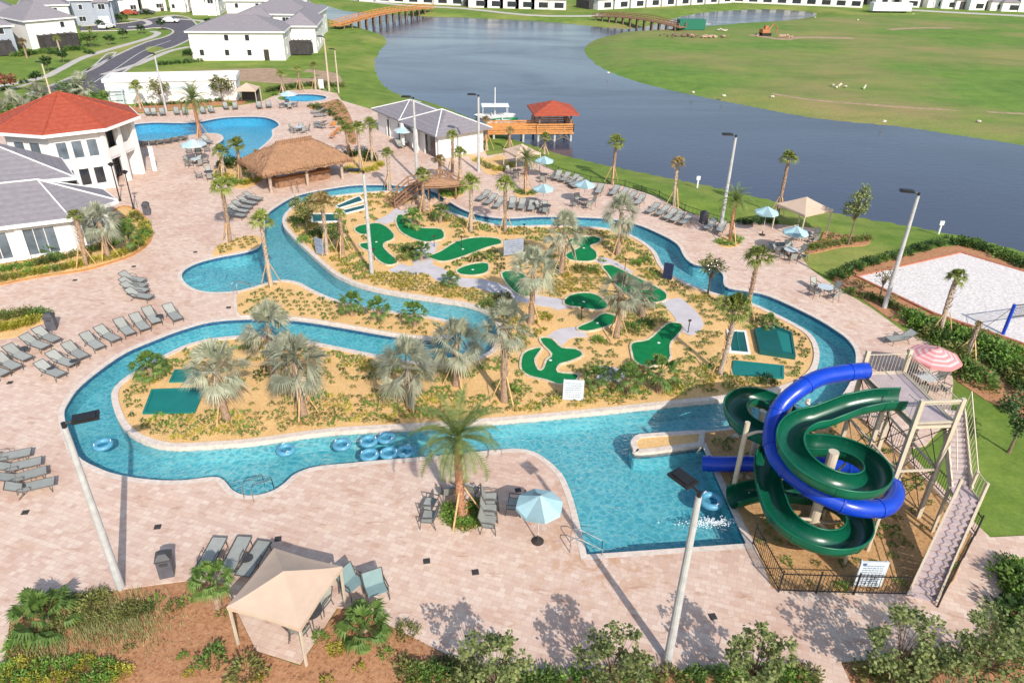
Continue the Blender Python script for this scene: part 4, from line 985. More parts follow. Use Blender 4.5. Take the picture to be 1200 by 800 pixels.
# ------------------------------------------------------------------ furniture prototypes
def mk_lounger(back=0.55, name='sun_lounger'):
    """feet towards local +x, 2.05 m long"""
    t = thing(name, 'x', 'sun lounger'); w = .66; L = 2.05; hx = -.30
    c, s = math.cos(back), math.sin(back)
    seat = MB(); seat.box(((hx + L / 2 + .02) / 2 + .0, 0, .385), (L / 2 - hx - .02, w - .06, .025)); seat.build('seat', M['sling'], t)
    b = MB(); bl = .74; e = (hx - bl * c, .385 + bl * s)
    b.bar((hx, 0, .385), (e[0], 0, e[1]), w - .06, .025, up=(0, 1, 0)) if False else b.add([(hx, -w / 2 + .03, .40), (hx, w / 2 - .03, .40), (e[0], w / 2 - .03, e[1] + .012), (e[0], -w / 2 + .03, e[1] + .012), (hx, -w / 2 + .03, .375), (hx, w / 2 - .03, .375), (e[0], w / 2 - .03, e[1] - .012), (e[0], -w / 2 + .03, e[1] - .012)], [(3, 2, 1, 0), (4, 5, 6, 7), (0, 1, 5, 4), (1, 2, 6, 5), (2, 3, 7, 6), (3, 0, 4, 7)])
    b.build('backrest', M['sling'], t)
    f = MB()
    for y in (-w / 2, w / 2):
        f.tube([(e[0], y, e[1]), (hx, y, .385), (L / 2, y, .385)], .026, 6)
    f.tube([(L / 2, -w / 2, .385), (L / 2, w / 2, .385)], .026, 6); f.tube([(e[0], -w / 2, e[1]), (e[0], w / 2, e[1])], .026, 6)
    f.build('frame', M['frame_bronze'], t)
    for y in (-w / 2, w / 2):
        l = MB(); l.tube([(L / 2 - .22, y, .38), (L / 2 - .14, y * 1.04, 0)], .022, 6); l.build('leg', M['frame_bronze'], t)
        l = MB(); l.tube([(hx + .1, y, .38), (hx - .22, y * 1.04, 0)], .022, 6); l.build('leg', M['frame_bronze'], t)
        a = MB(); a.tube([(hx - .3 * c, y, .385 + .3 * s), (hx - .02, y * 1.05, .62), (hx + .35, y * 1.05, .60), (hx + .38, y, .38)], .02, 6); a.build('armrest', M['frame_bronze'], t)
    return Proto(t)
LNG = mk_lounger(.55); FLAT = mk_lounger(.10)
ORD = ['first', 'second', 'third', 'fourth', 'fifth', 'sixth', 'seventh', 'eighth', 'ninth', 'tenth', 'eleventh', 'twelfth', 'thirteenth', 'fourteenth']
def lounge_row(lst, text, group, proto=LNG, frm='left', scale=1.08):
    """lst: (head x, head y, foot x, foot y) in photo pixels"""
    for i, (a, b, c, d) in enumerate(lst):
        A, B = Vector(G(a, b, .4)), Vector(G(c, d, .4)); e = B - A; m_ = (A + B) / 2
        if e.length < 1.6 or e.length > 2.6: m_ = B - e.normalized() * 1.05
        proto.put((m_.x + rnd.gauss(0, .05), m_.y + rnd.gauss(0, .05), DZ), math.atan2(e.y, e.x) + rnd.gauss(0, .045), text % ORD[i], group, scale)
lounge_row([(245, 657, 258, 631), (269, 659, 283, 632), (295, 660, 308, 634)], 'grey sling lounger, %s from the left of the three next to the front cabana', 'three loungers beside the front cabana', FLAT)
lounge_row([(-15, 541, 34, 530), (-8, 553, 44, 541), (0, 565, 52, 552), (8, 578, 62, 565)], 'grey sling lounger, %s from the top of the stack of four at the left edge', 'four loungers at the left edge')
lounge_row([(89, 391, 118, 407), (108, 385, 134, 399), (130, 375, 154, 391), (151, 371, 171, 385), (170, 365, 187, 379), (190, 359, 208, 374)], 'grey sling lounger, %s from the left of the row along the curved river edge', 'loungers along the curved river edge')
lounge_row([(65, 403, 100, 418), (50, 414, 86, 427), (33, 428, 72, 440)], 'grey sling lounger, %s from the top of the middle row left of the river', 'middle row of loungers left of the river')
lounge_row([(35, 388, 66, 399), (20, 396, 53, 408), (0, 407, 34, 420), (-14, 417, 22, 430), (-26, 427, 8, 438)], 'grey sling lounger, %s from the top of the row beside the yellow flower bed', 'loungers beside the yellow flower bed')
lounge_row([(141, 325, 168, 329), (142, 331, 170, 336), (143, 337, 173, 342), (146, 344, 177, 349)], 'grey sling lounger, %s from the top of the close four on the west deck', 'four close loungers on the west deck')
lounge_row([(288, 230, 305, 233), (282, 235, 300, 238), (276, 240, 294, 243), (271, 245, 288, 248), (268, 250, 285, 253)], 'grey sling lounger, %s from the top of the tight five near the tall palm', 'five tight loungers near the tall palm')
lounge_row([(660, 199, 651, 210), (673, 202, 659, 212), (682, 206, 665, 214), (687, 210, 668, 217), (690, 215, 671, 220), (708, 214, 700, 226), (726, 217, 716, 228), (738, 221, 727, 231), (748, 225, 735, 235), (758, 230, 746, 239)], 'pale sling lounger, %s from the left in the west half of the lakeside row', 'lakeside loungers, west half')
lounge_row([(776, 238, 760, 249), (787, 242, 771, 252), (797, 245, 780, 256), (806, 248, 788, 259), (815, 252, 798, 262), (839, 258, 827, 268), (851, 261, 841, 272)], 'pale sling lounger, %s from the left in the east half of the lakeside row', 'lakeside loungers, east half')
lounge_row([(572, 227, 560, 235), (582, 230, 569, 239), (591, 232, 581, 243), (604, 231, 598, 244), (616, 231, 610, 245), (627, 233, 622, 246), (639, 235, 636, 248)], 'pale sling lounger, %s from the left between river and umbrellas', 'loungers between river and blue umbrellas')
lounge_row([(170, 127, 173, 134), (179, 127, 182, 134), (188, 127, 191, 134), (206, 127, 207, 133), (216, 127, 217, 133), (236, 126, 239, 132), (245, 125, 249, 131), (262, 121, 265, 127), (276, 120, 276, 127), (303, 121, 305, 126), (314, 120, 316, 125)], 'small pale lounger, %s from the left on the far side of the blue pool', 'loungers on the far side of the blue pool')
lounge_row([(160, 171, 161, 165), (169, 171, 170, 165), (178, 170, 179, 165), (187, 169, 188, 164), (196, 168, 197, 163), (205, 166, 206, 161), (214, 164, 216, 160)], 'small pale lounger, %s from the left on the near side of the blue pool', 'loungers on the near side of the blue pool')
lounge_row([(905, 287, 925, 286), (907, 291, 928, 292)], 'pale flat lounger, %s of the two near the tan cabana umbrella table', 'two flat loungers near the tan cabana', FLAT)
lounge_row([(1079, 392, 1042, 398)], 'pale lounger alone on the pavers behind the pink umbrella (%s)' .replace(' (%s)', '%.0s'), 'lone lounger behind pink umbrella')
lounge_row([(383, 146, 368, 143), (385, 149, 368, 147), (381, 130, 365, 131), (384, 134, 367, 135)], 'small pale lounger, %s of the four between spa and thatched hut', 'loungers between spa and hut')
lounge_row([(237, 162, 247, 167), (231, 165, 240, 171)], 'small pale lounger, %s of the two beside the date palm at the blue pool', 'two loungers at the blue pool date palm')
lounge_row([(461, 158, 470, 172), (466, 156, 476, 168)], 'small pale lounger, %s of the two in front of the pool house', 'two loungers at the pool house')
def mk_chair(name, sling='sling', w=.58, frame='frame_bronze'):
    t = thing(name, 'x', 'chair')
    s = MB(); s.box((0, 0, .42), (.5, w - .05, .03)); s.build('seat', M[sling], t)
    b = MB(); b.add([(-.24, -w / 2 + .03, .43), (-.24, w / 2 - .03, .43), (-.46, w / 2 - .03, .98), (-.46, -w / 2 + .03, .98), (-.27, -w / 2 + .03, .42), (-.27, w / 2 - .03, .42), (-.49, w / 2 - .03, .97), (-.49, -w / 2 + .03, .97)], [(3, 2, 1, 0), (4, 5, 6, 7), (0, 1, 5, 4), (1, 2, 6, 5), (2, 3, 7, 6), (3, 0, 4, 7)]); b.build('backrest', M[sling], t)
    f = MB()
    for y in (-w / 2, w / 2):
        f.tube([(.26, y, .42), (-.25, y, .42), (-.48, y, .99)], .022, 6)
        f.tube([(-.36, y, .68), (.26, y * 1.06, .66)], .026, 6)
    f.tube([(-.48, -w / 2, .99), (-.48, w / 2, .99)], .022, 6); f.build('frame', M[frame], t)
    for x in (-.28, .26):
        for y in (-w / 2, w / 2): l = MB(); l.tube([(x, y, .66 if x > 0 else .44), (x + (.06 if x > 0 else -.1), y * 1.04, 0)], .022, 6); l.build('leg', M[frame], t)
    return Proto(t)
CH = mk_chair('sling_chair'); TCH = mk_chair('lounge_chair', 'sling_teal', .8); WCH = mk_chair('lounge_chair', 'sling', .78)
def mk_table(r=.6, h=.72, top='canvas_grey', name='round_table'):
    t = thing(name, 'x', 'table'); a = MB(); a.lathe((0, 0, h), [(.001, .03), (r, .03), (r, 0), (.001, 0)], 20); a.build('tabletop', M[top], t)
    for k in range(4):
        an = PI / 4 + k * PI / 2; l = MB(); l.tube([(r * .75 * math.cos(an), r * .75 * math.sin(an), h), (r * .8 * math.cos(an), r * .8 * math.sin(an), 0)], .02, 6); l.build('leg', M['frame_bronze'], t)
    return Proto(t)
TB = mk_table(); DTB = mk_table(.5, .72, 'plastic_dark'); STB = mk_table(.27, .42, 'plastic_dark', 'side_table')
def table_set(px, lab, n_=4, dark=False, R_=1.0, rot=.4, z=DZ, skip=()):
    c = Vector(G(*px, .4)); (DTB if dark else TB).put((c.x, c.y, z), rot, ('dark' if dark else 'pale grey') + ' round table ' + lab, None)
    for k in range(n_):
        if k in skip: continue
        a = rot + 2 * PI * k / n_; CH.put((c.x + R_ * math.cos(a), c.y + R_ * math.sin(a), z), a + PI, 'sling chair around the ' + ('dark' if dark else 'pale grey') + ' table ' + lab, 'sling chairs around the table ' + lab)
table_set((966, 341), 'alone on the east pavers above the river', 4)
table_set((926, 297), 'under the blue umbrella next to the tan cabana', 6, R_=1.15)
table_set((683, 238), 'under the right hand blue umbrella by the lake', 4, dark=True)
table_set((640, 245), 'between the loungers and the river near the silver palm', 3, dark=True, R_=.8, skip=(0,))
table_set((637, 208), 'under the furthest blue umbrella by the lake', 3, dark=True, skip=(1,))
table_set((1084, 447), 'below the pink striped umbrella', 5, R_=1.15)
table_set((230, 190), 'under the grey umbrella south of the blue pool', 5)
table_set((245, 205), 'next to the bushes behind the thatched hut', 4, dark=True)
table_set((232, 176), 'closest to the date palm at the blue pool', 4)
table_set((338, 124), 'left of the round spa', 4)
table_set((351, 152), 'between the spa and the thatched hut', 5)
table_set((944, 277), 'inside the tan cabana by the lake', 4, dark=True)
table_set((365, 722), 'inside the front cabana', 2, dark=True, rot=1.2, R_=.75)
table_set((606, 203), 'beneath the cream canopy by the lake bank', 3, dark=True)
for i, (p, lab) in enumerate([((87, 424), 'beside the bottom lounger of the middle row'), ((60, 432), 'between two loungers left of the river'), ((187, 371), 'between the last two loungers of the curved row'), ((28, 409), 'between loungers by the yellow flower bed'), ((24, 572), 'among the four loungers at the left edge'), ((290, 655), 'between the loungers at the front cabana')]):
    c = G(*p, .4); STB.put((c[0], c[1], DZ), 0, 'small dark side table ' + lab)
for p, rz, lab in [((414, 686), -1.0, 'blue grey lounge chair, left one beside the front cabana'), ((441, 693), -1.5, 'blue grey lounge chair, right one beside the front cabana')]:
    c = G(*p, .4); TCH.put((c[0], c[1], DZ), rz + .4, lab, None, 1.15)
for p, rz, lab in [((503, 592), 2.9, 'grey lounge chair left of the front date palm, upper one'), ((502, 607), 3.1, 'grey lounge chair left of the front date palm, lower one'), ((576, 586), .1, 'grey lounge chair right of the front date palm, top one'), ((575, 599), 0, 'grey lounge chair right of the front date palm, middle one'), ((574, 613), -.1, 'grey lounge chair right of the front date palm, bottom one'), ((528, 577), 1.8, 'dark grey lounge chair behind the front date palm, left one'), ((551, 574), 1.2, 'dark grey lounge chair behind the front date palm, right one'), ((602, 592), 3.0, 'grey lounge chair in the shadow of the large umbrella'),
                   ((346, 738 - 5), .5, 'grey lounge chair at the back of the front cabana')]:
    c = G(*p, .4); WCH.put((c[0], c[1], DZ), rz, lab, None, 1.1)
RCH = mk_chair('wooden_chair', 'wood_orange', .7, 'wood_orange')
for i, (p, rz) in enumerate([((390, 148), 2.2), ((394, 155), 2.6), ((389, 160), 3.0)]):
    c = G(*p, .4); RCH.put((c[0], c[1], DZ), rz, 'orange wooden armchair, %s from the top near the spa path' % ORD[i], 'orange armchairs near the spa path', 1.1)

def mk_umbrella(mat, mat2, r=1.3, h=2.35, drop=.55, name='patio_umbrella', stripe=None):
    t = thing(name, 'x', 'umbrella'); n = 8; c = MB(); sag = .93
    for k in range(n):
        a0, a1 = 2 * PI * k / n, 2 * PI * (k + 1) / n; am = (a0 + a1) / 2
        apex = (0, 0, h + drop); bands = 9 if stripe else 2
        for j in range(bands):
            f0, f1 = j / bands, (j + 1) / bands; c.cur = (j % 2) if stripe else (1 if k in (2, 5) else 0)
            def P_(a, f, m_=1.0): return (r * f * m_ * math.cos(a), r * f * m_ * math.sin(a), h + drop * (1 - f) ** 1.15 + (0.0))
            p = [P_(a0, f0), P_(a0, f1), P_(am, f1, .935), P_(a1, f1), P_(a1, f0), P_(am, f0, .935)]
            c.add(p, [(0, 1, 2, 5), (5, 2, 3, 4)])
        e0 = (r * math.cos(a0), r * math.sin(a0), h); em = (r * .935 * math.cos(am), r * .935 * math.sin(am), h); e1 = (r * math.cos(a1), r * math.sin(a1), h)
        lo = lambda q: (q[0] * 1.01, q[1] * 1.01, q[2] - .16)
        c.add([e0, em, e1, lo(e1), lo(em), lo(e0)], [(0, 5, 4, 1), (1, 4, 3, 2)])
    cn = c.build('canopy', [M[mat], M[mat2]], t)
    ri = MB()
    for k in range(n): a0 = 2 * PI * k / n; ri.tube([(0, 0, h + drop - .06), (r * .97 * math.cos(a0), r * .97 * math.sin(a0), h - .03)], .014, 4); ri.tube([(0, 0, h - .25), (r * .5 * math.cos(a0), r * .5 * math.sin(a0), h + drop * .42)], .010, 4)
    ri.build('ribs', M['white_trim'], cn)
    f = MB(); f.ball((0, 0, h + drop + .05), .06, 6, 4); f.build('finial', M['frame_bronze'], cn)
    p = MB(); p.tube([(0, 0, 0), (0, 0, h + drop)], .028, 8); p.build('pole', M['galv'], t)
    b = MB(); b.lathe((0, 0, 0), [(.30, 0), (.30, .05), (.12, .11), (.05, .14), (.05, .4), (.001, .4)], 16); b.build('base', M['bronze_metal'], t)
    return Proto(t)
UB = mk_umbrella('canvas_blue', 'canvas_blue_dark', 1.12); UG = mk_umbrella('canvas_grey', 'canvas_blue', 1.5); UP_ = mk_umbrella('canvas_pink', 'canvas_white', 1.6, 2.2, .6, stripe=True)
def put_um(P, base, lab, sc_=1.0, rz=.2): c = G(*base); P.put((c[0], c[1], DZ), rz, lab, None, sc_)
put_um(UB, (630, 635), 'large pale blue umbrella standing alone between the front palm and the splash pool', 1.0)
put_um(UB, (684, 241), 'pale blue umbrella over the dark table nearest the silver palm by the lake', .95)
put_um(UB, (636, 246), 'pale blue umbrella behind the row of loungers facing the river', .95)
put_um(UB, (637, 211), 'pale blue umbrella furthest back at the lake bank', .95)
put_um(UB, (893, 276), 'pale blue umbrella left of the tan cabana by the lake', 1.0)
put_um(UB, (926, 301), 'pale blue umbrella over the pale table in front of the tan cabana', 1.0)
put_um(UP_, (1083, 452), 'pink and white striped umbrella behind the slide tower')
put_um(UG, (231, 192), 'grey umbrella over the tables south of the blue pool', 1.0)
put_um(UG, (340, 127), 'grey umbrella left of the round spa', .9)
put_um(UG, (474, 172), 'pale grey umbrella in front of the pool house', .9)
def mk_cabana(s=3.3, h=2.3, rise=.85, roof='canvas_tan', name='cabana', curtain=False):
    t = thing(name, 'x', 'cabana'); x = s / 2
    c = MB(); N = 6
    cor = [(-x, -x), (x, -x), (x, x), (-x, x)]
    for k in range(4):
        a, b = cor[k], cor[(k + 1) % 4]
        for j in range(N):
            f0, f1 = j / N, (j + 1) / N
            z = lambda f: h + rise * (1 - f) ** 1.15
            mid = lambda f: ((a[0] + b[0]) / 2 * f * .96, (a[1] + b[1]) / 2 * f * .96, z(f) - .0)
            p = [(a[0] * f0, a[1] * f0, z(f0)), (a[0] * f1, a[1] * f1, z(f1)), mid(f1), (b[0] * f1, b[1] * f1, z(f1)), (b[0] * f0, b[1] * f0, z(f0)), mid(f0)]
            c.add(p, [(0, 1, 2, 5), (5, 2, 3, 4)])
        m_ = ((a[0] + b[0]) / 2 * .96, (a[1] + b[1]) / 2 * .96, h)
        A, B = (a[0], a[1], h), (b[0], b[1], h); lo = lambda q: (q[0], q[1], q[2] - .2)
        c.add([A, m_, B, lo(B), lo(m_), lo(A)], [(0, 5, 4, 1), (1, 4, 3, 2)])
    rf = c.build('roof', M[roof], t)
    f = MB()
    for k in range(4): a, b = cor[k], cor[(k + 1) % 4]; f.bar((a[0] * .97, a[1] * .97, h - .08), (b[0] * .97, b[1] * .97, h - .08), .06); f.bar((a[0] * .97, a[1] * .97, h - .08), (0, 0, h + rise - .05), .05)
    f.build('roof_frame', M['tower_beige'], rf)
    for a in cor: p = MB(); p.box((a[0] * .96, a[1] * .96, h / 2), (.09, .09, h)); p.build('post', M['tower_beige'], t)
    if curtain:
        p = MB(); p.box((0, x * .93, 1.2), (s * .86, .05, 2.0)); p.build('back_panel', M['screen'], t)
    return Proto(t)
CB = mk_cabana(); CB2 = mk_cabana(curtain=True)
A, B, D = Vector((-11.12, 19.74)), Vector((-10.14, 23.04)), Vector((-8.09, 18.82)); C_ = (B + D) / 2
CB.put((C_.x + .15, C_.y - .05, .03), math.atan2((D - A).y, (D - A).x), 'tan fabric cabana with four posts on the pad at the front edge of the deck', None, 1.0)
c = (Vector(G(934, 282)) + Vector(G(960, 272)) + Vector(G(908, 277))) / 3; c = Vector(G(936, 272)); CB.put((c.x, c.y, DZ), math.radians(28), 'tan fabric cabana by the lake next to two blue umbrellas', None, 1.12)
c = Vector(G(290, 123)); CB2.put((c.x, c.y + 1, DZ), .08, 'small tan cabana with dark back at the far pool end', None, .98)
c = Vector(G(611, 200)); CB.put((c.x, c.y, DZ), .5, 'cream canopy at the lake bank behind the date palm', None, 1.0)
# ------------------------------------------------------------------ lamps
def mk_lamp(name='lamp_pole', mat='pole_grey', h=8.8, r0=.185, r1=.115):
    t = thing(name, 'x', 'lamp post'); p = MB(); p.tube([(0, 0, -.2), (0, 0, h * .5), (0, 0, h)], [r0, (r0 + r1) / 2, r1], 12); p.build('pole', M[mat], t)
    a = MB(); a.tube([(0, 0, h - .1), (0, 0, h + .22)], .09, 8); a.tube([(0, 0, h + .15), (.35, 0, h + .22)], .05, 6); ar = a.build('bracket', M['dark_metal'], t)
    hd = MB(); hd.box((.78, 0, h + .25), (.95, .60, .10)); hd.box((.78, 0, h + .32), (.7, .42, .06)); H_ = hd.build('lamp_head', M['dark_metal'], t)
    g = MB(); g.box((.78, 0, h + .195), (.8, .46, .012)); g.build('lens', M['shade_glass'], H_)
    return Proto(t)
LP = mk_lamp()
for base, rz, lab, s in [((142, 689), .45, 'tall grey lamp pole rising from the front left bed, its head over the river bend', 1.0), ((782, 775), 2.2, 'tall grey lamp pole at the bottom edge, its head over the splash pool', 1.0), ((1036, 361), 2.9, 'tall pale lamp pole between the river deck and the sand court', 1.04), ((436, 322), 3.1, 'tall lamp pole among the putting greens', .98),
                   ((844, 269), 3.1, 'tall lamp pole beside the lakeside palm circle', 1.02), ((489, 212), 3.1, 'tall lamp pole in front of the pool house door', 1.02), ((561, 202), 3.1, 'tall lamp pole near the right corner of the pool house', .98), ((195, 131), 2.5, 'tall tan lamp pole among the far pool loungers', .9), ]:
    c = G(*base); LP.put((c[0], c[1], 0), rz, lab, None, s)
TP = mk_lamp('tan_pole', 'pole_tan', 8.4, .17, .12)
for base, lab, s in [((386, 107), 'tall tan pole behind the spa, left of the pair', 1.0), ((397, 109), 'tall tan pole behind the spa, right of the pair', .8), ((65, 131), 'tan pole showing above the red roof', .8)]:
    c = G(*base); TP.put((c[0], c[1], 0), 2.8, lab, None, s)
def mk_street(h=3.6):
    t = thing('street_lamp', 'x', 'street lamp'); p = MB(); p.tube([(0, 0, 0), (0, 0, h)], [.07, .05], 8); p.build('pole', M['dark_metal'], t)
    q = MB(); q.lathe((0, 0, h), [(.05, 0), (.12, .02), (.30, .22), (.30, .28), (.05, .42), (.001, .42)], 12); q.build('lamp_head', M['dark_metal'], t)
    b = MB(); b.lathe((0, 0, 0), [(.14, 0), (.14, .15), (.08, .3), (.001, .3)], 10); b.build('base', M['dark_metal'], t); return Proto(t)
SL = mk_street()
for base, lab, s in [((157, 246), 'short black lamp on the pavers at the end of the clubhouse bed', 1.0), ((141, 236), 'black lamp close to the clubhouse corner, leftmost of the small lamps', 1.0), ((161, 243), 'lowest black bollard lamp beside the clubhouse bed', .28)]:
    c = G(*base); SL.put((c[0], c[1], DZ), 0, lab, None, s)
# ------------------------------------------------------------------ bins, drains, rails, rings
def mk_bin(mat='bin_grey'):
    t = thing('litter_bin', 'x', 'litter bin'); b = MB(); b.box((0, 0, .5), (.62, .62, 1.0)); b.build('body', M[mat], t)
    l = MB(); l.box((0, 0, 1.04), (.68, .68, .08)); l.add([(-.34, -.34, 1.08), (.34, -.34, 1.08), (.34, .34, 1.08), (-.34, .34, 1.08), (-.15, -.15, 1.3), (.15, -.15, 1.3), (.15, .15, 1.3), (-.15, .15, 1.3)], [(0, 1, 5, 4), (1, 2, 6, 5), (2, 3, 7, 6), (3, 0, 4, 7), (4, 5, 6, 7)]); l.build('lid', M['plastic_dark'], t)
    o = MB(); o.box((0, -.32, .82), (.36, .02, .16)); o.build('slot', M['plastic_dark'], t); return Proto(t)
BN = mk_bin()
for p, lab in [((197, 672), 'dark grey litter bin on the pavers above the front left bed'), ((62, 386), 'dark litter bin beside the yellow flower bed'), ((173, 252), 'dark litter bin at the end of the clubhouse bed'), ((824, 262), 'dark litter bin between lakeside loungers'), ((262, 204), 'dark litter bin near the hut bushes')]:
    c = G(*p); BN.put((c[0], c[1], DZ), .3, lab, None, 1.0)
t = thing('floor_drain', 'x', 'drain'); mb = MB(); mb.box((0, 0, .008), (.32, .32, .016)); fr = mb.build('plate', M['bronze_metal'], t)
for i in range(4): mb = MB(); mb.box((0, -.11 + i * .075, .019), (.27, .025, .006)); mb.build('bar', M['plastic_dark'], fr)
DR = Proto(t)
for p, lab in [((185, 618), 'left of the grey bin above the front bed'), ((557, 671), 'on open pavers below the front palm'), ((835, 723), 'near the bottom right tree shadow'), ((607, 575), 'behind the large blue umbrella'), ((30, 601), 'below the four loungers at the left edge'), ((12, 449), 'below the lounger rows on the left'), ((229, 296), 'left of the round river head'), ((157, 313), 'between the clubhouse bed and river'), ((268, 361), 'below the round river head'), ((88, 329), 'near the clubhouse bed edge'), ((326, 632), 'right of the cabana loungers'), ((500, 658), 'between the front cabana and palm')]:
    c = G(*p); DR.put((c[0], c[1], DZ), .2, 'small square floor drain ' + lab)
def mk_rail():
    t = thing('pool_handrail', 'x', 'handrail')
    for y in (-.3, .3): mb = MB(); mb.tube([(0, y, 0), (0, y, .75), (.12, y, .9), (.4, y, .92), (1.5, y, .35), (1.55, y, -.4)], .025, 6); mb.build('rail', M['steel'], t)
    return Proto(t)
RL = mk_rail()
for p, rz, lab in [((292, 587), 1.2, 'steel handrail at the small bay in the front river edge'), ((668, 642), -.1, 'steel handrail in the near corner of the splash pool'), ((276, 345), .9, 'steel handrail at the round river head'), ((345, 222), -1.2, 'steel handrail where the river turns near the hut'), ((846, 318), 3.4, 'steel handrail at the notch in the east river edge')]:
    c = G(*p); RL.put((c[0], c[1], DZ), rz, lab)
t = thing('swim_ring', 'x', 'swim ring'); mb = MB(); mb.tube([(.40 * math.cos(a), .40 * math.sin(a), .06) for a in [2 * PI * k / 24 for k in range(24)]], .15, 10, closed=True); mb.build('tube', M['ring_blue'], t, True)
mb = MB(); mb.lathe((0, 0, -.02), [(.001, 0), (.3, 0)], 16); mb.build('float_base', M['ring_blue'], t)
for y in (-.42, .42): mb = MB(); mb.tube([(-.08, y, .2), (0, y, .28), (.08, y, .2)], .02, 5); mb.build('handle', M['white_trim'], t)
RG = Proto(t)
for p, lab in [((121, 522), 'alone in the river bend at the left'), ((335, 528), 'left of the others beside the long bank'), ((401, 522), 'just left of the cluster of four'), ((432, 518), 'top left of the cluster of four'), ((453, 514), 'top right of the cluster of four'), ((433, 534), 'bottom left of the cluster of four'), ((456, 532), 'bottom right of the cluster of four'), ((476, 530), 'half in the palm shadow right of the cluster'), ((833, 588), 'in the splash pool near the slide exit')]:
    c = G(*p, WZ); RG.put((c[0], c[1], WZ), rnd.uniform(0, 3), 'blue inflatable swim ring ' + lab, None, 1.0 if p[0] < 800 else 1.2)
# splash and bubbles under the slide exits
c = Vector(G(835, 612, WZ)); mb = MB(); R_ = random.Random(5)
for k in range(420):
    a, b = R_.gauss(0, .75), R_.gauss(0, .17); mb.ball((c.x + a, c.y + b + .1 * a, WZ + .005), R_.uniform(.012, .05), 5, 3, .25)
tag(mb.build('splash', M['foam']), 'white splashing foam below the green slide exit in the pool', 'splash', kind='stuff')
# ------------------------------------------------------------------ signs
def board(name, label, a, b, z0, z1, mat, lines=0, post=True, th=.08, cat='sign', dot=False, split=False):
    t = thing(name, label, cat); A, B = Vector(a), Vector(b); d = (B - A).normalized(); n = Vector((d.y, -d.x)); L = (B - A).length
    mb = MB(); mb.bar((*A, (z0 + z1) / 2), (*B, (z0 + z1) / 2), th, z1 - z0); mb.build('panel', M[mat], t)
    for s in (.06, L - .06): q = MB(); p = A + d * s; q.bar((*(p - n * (th / 2 + .03)), 0), (*(p - n * (th / 2 + .03)), z1 + .02), .06); q.build('post', M['pole_grey'], t)
    if lines:
        q = MB(); R_ = random.Random(len(label))
        for i in range(lines):
            z = z1 - .22 - (z1 - z0 - .3) * i / lines; x = .15
            while x < L - .2:
                w_ = R_.uniform(.05, .16); 
                if x + w_ > L - .12: break
                p = A + d * (x + w_ / 2) + n * (th / 2 + .008); q.box((p.x, p.y, z), (w_, .006, .035), math.atan2(d.y, d.x)); x += w_ + .04
        q.build('lettering', M['ink'], t)
    if dot: q = MB(); p = A + d * .18 + n * (th / 2 + .01); q.box((p.x, p.y, z1 - .13), (.16, .012, .14), math.atan2(d.y, d.x)); q.build('emblem', M['ink'], t)
    return t
board('rules_board', 'large white rules board with small lines of text in front of the slide fence', G(998, 690), G(1030, 691), .25, 1.75, 'sign_white', 9, dot=True)
board('scorecard_board', 'white course board standing between the hook shaped green and the river', G(659, 470), G(683, 471), .15, 1.6, 'sign_white', 7)
board('course_board', 'grey white course board among the silver palms in the middle of the island', G(590, 303), G(613, 300), .3, 1.7, 'sign_grey', 6)
board('course_board', 'dark navy board at the river side of the island', G(776, 328), G(787, 330), .2, 1.6, 'sign_navy', 0)
board('course_board', 'narrow blue grey board near the leafy palm in the west golf garden', G(371, 299), G(380, 302), .2, 1.7, 'sign_grey', 3)
board('pool_rules_board', 'small white board behind the round spa', G(374, 106), G(380, 106), .3, 1.8, 'sign_white', 0)
for i, (p, lab) in enumerate([((817, 219), 'small white marker post on the lake bank left of the tall lamp'), ((1100, 273), 'small white marker post on the lake bank above the sand court')]):
    c = G(*p, -.3); t = thing('marker_post', lab, 'marker post', (c[0], c[1], -.4)); mb = MB(); mb.cyl((0, 0, 0), .1, 1.1, 8); mb.build('post', M['white_trim'], t); mb = MB(); mb.box((0, -.03, 1.15), (.42, .1, .42)); mb.build('plate', M['white_trim'], t)
# golf flags and little posts
for i, (p, lab) in enumerate([((541, 291), 'on the long leaf shaped green'), ((509, 290), 'beside the second green near the stairs'), ((439, 306), 'on the forked green beside the lamp'), ((732, 318), 'above the long diagonal green'), ((681, 376), 'beside the shaded oval green'), ((806, 391), 'right of the foot shaped green'), ((614, 276), 'behind the course board')]):
    c = G(*p); t = thing('hole_marker', 'thin dark hole marker post ' + lab, 'marker', (c[0], c[1], DZ + .05)); mb = MB(); mb.cyl((0, 0, 0), .035, 1.0, 6); mb.build('post', M['bronze_metal'], t); mb = MB(); mb.box((.0, -.02, 1.02), (.22, .05, .16)); mb.build('plate', M['bronze_metal'], t)
# ------------------------------------------------------------------ water slides and tower
SC = Vector((14.8, 26.75)); SR = 1.98
SC2 = Vector((14.55, 26.35))
def arc(a0, a1, z0, z1, n=10, r=SR, c=SC):
    return [(c.x + r * math.cos(math.radians(a0 + (a1 - a0) * i / n)), c.y + r * math.sin(math.radians(a0 + (a1 - a0) * i / n)), z0 + (z1 - z0) * i / n) for i in range(n + 1)]
def spline3(pts, n=6):
    out = []; L = len(pts)
    for i in range(L - 1):
        p0 = pts[max(i - 1, 0)]; p1 = pts[i]; p2 = pts[i + 1]; p3 = pts[min(i + 2, L - 1)]
        for k in range(n):
            t = k / n; out.append(tuple(.5 * (2 * p1[q] + (p2[q] - p0[q]) * t + (2 * p0[q] - 5 * p1[q] + 4 * p2[q] - p3[q]) * t * t + (3 * p1[q] - p0[q] - 3 * p2[q] + p3[q]) * t ** 3) for q in range(3)))
    out.append(tuple(pts[-1])); return out
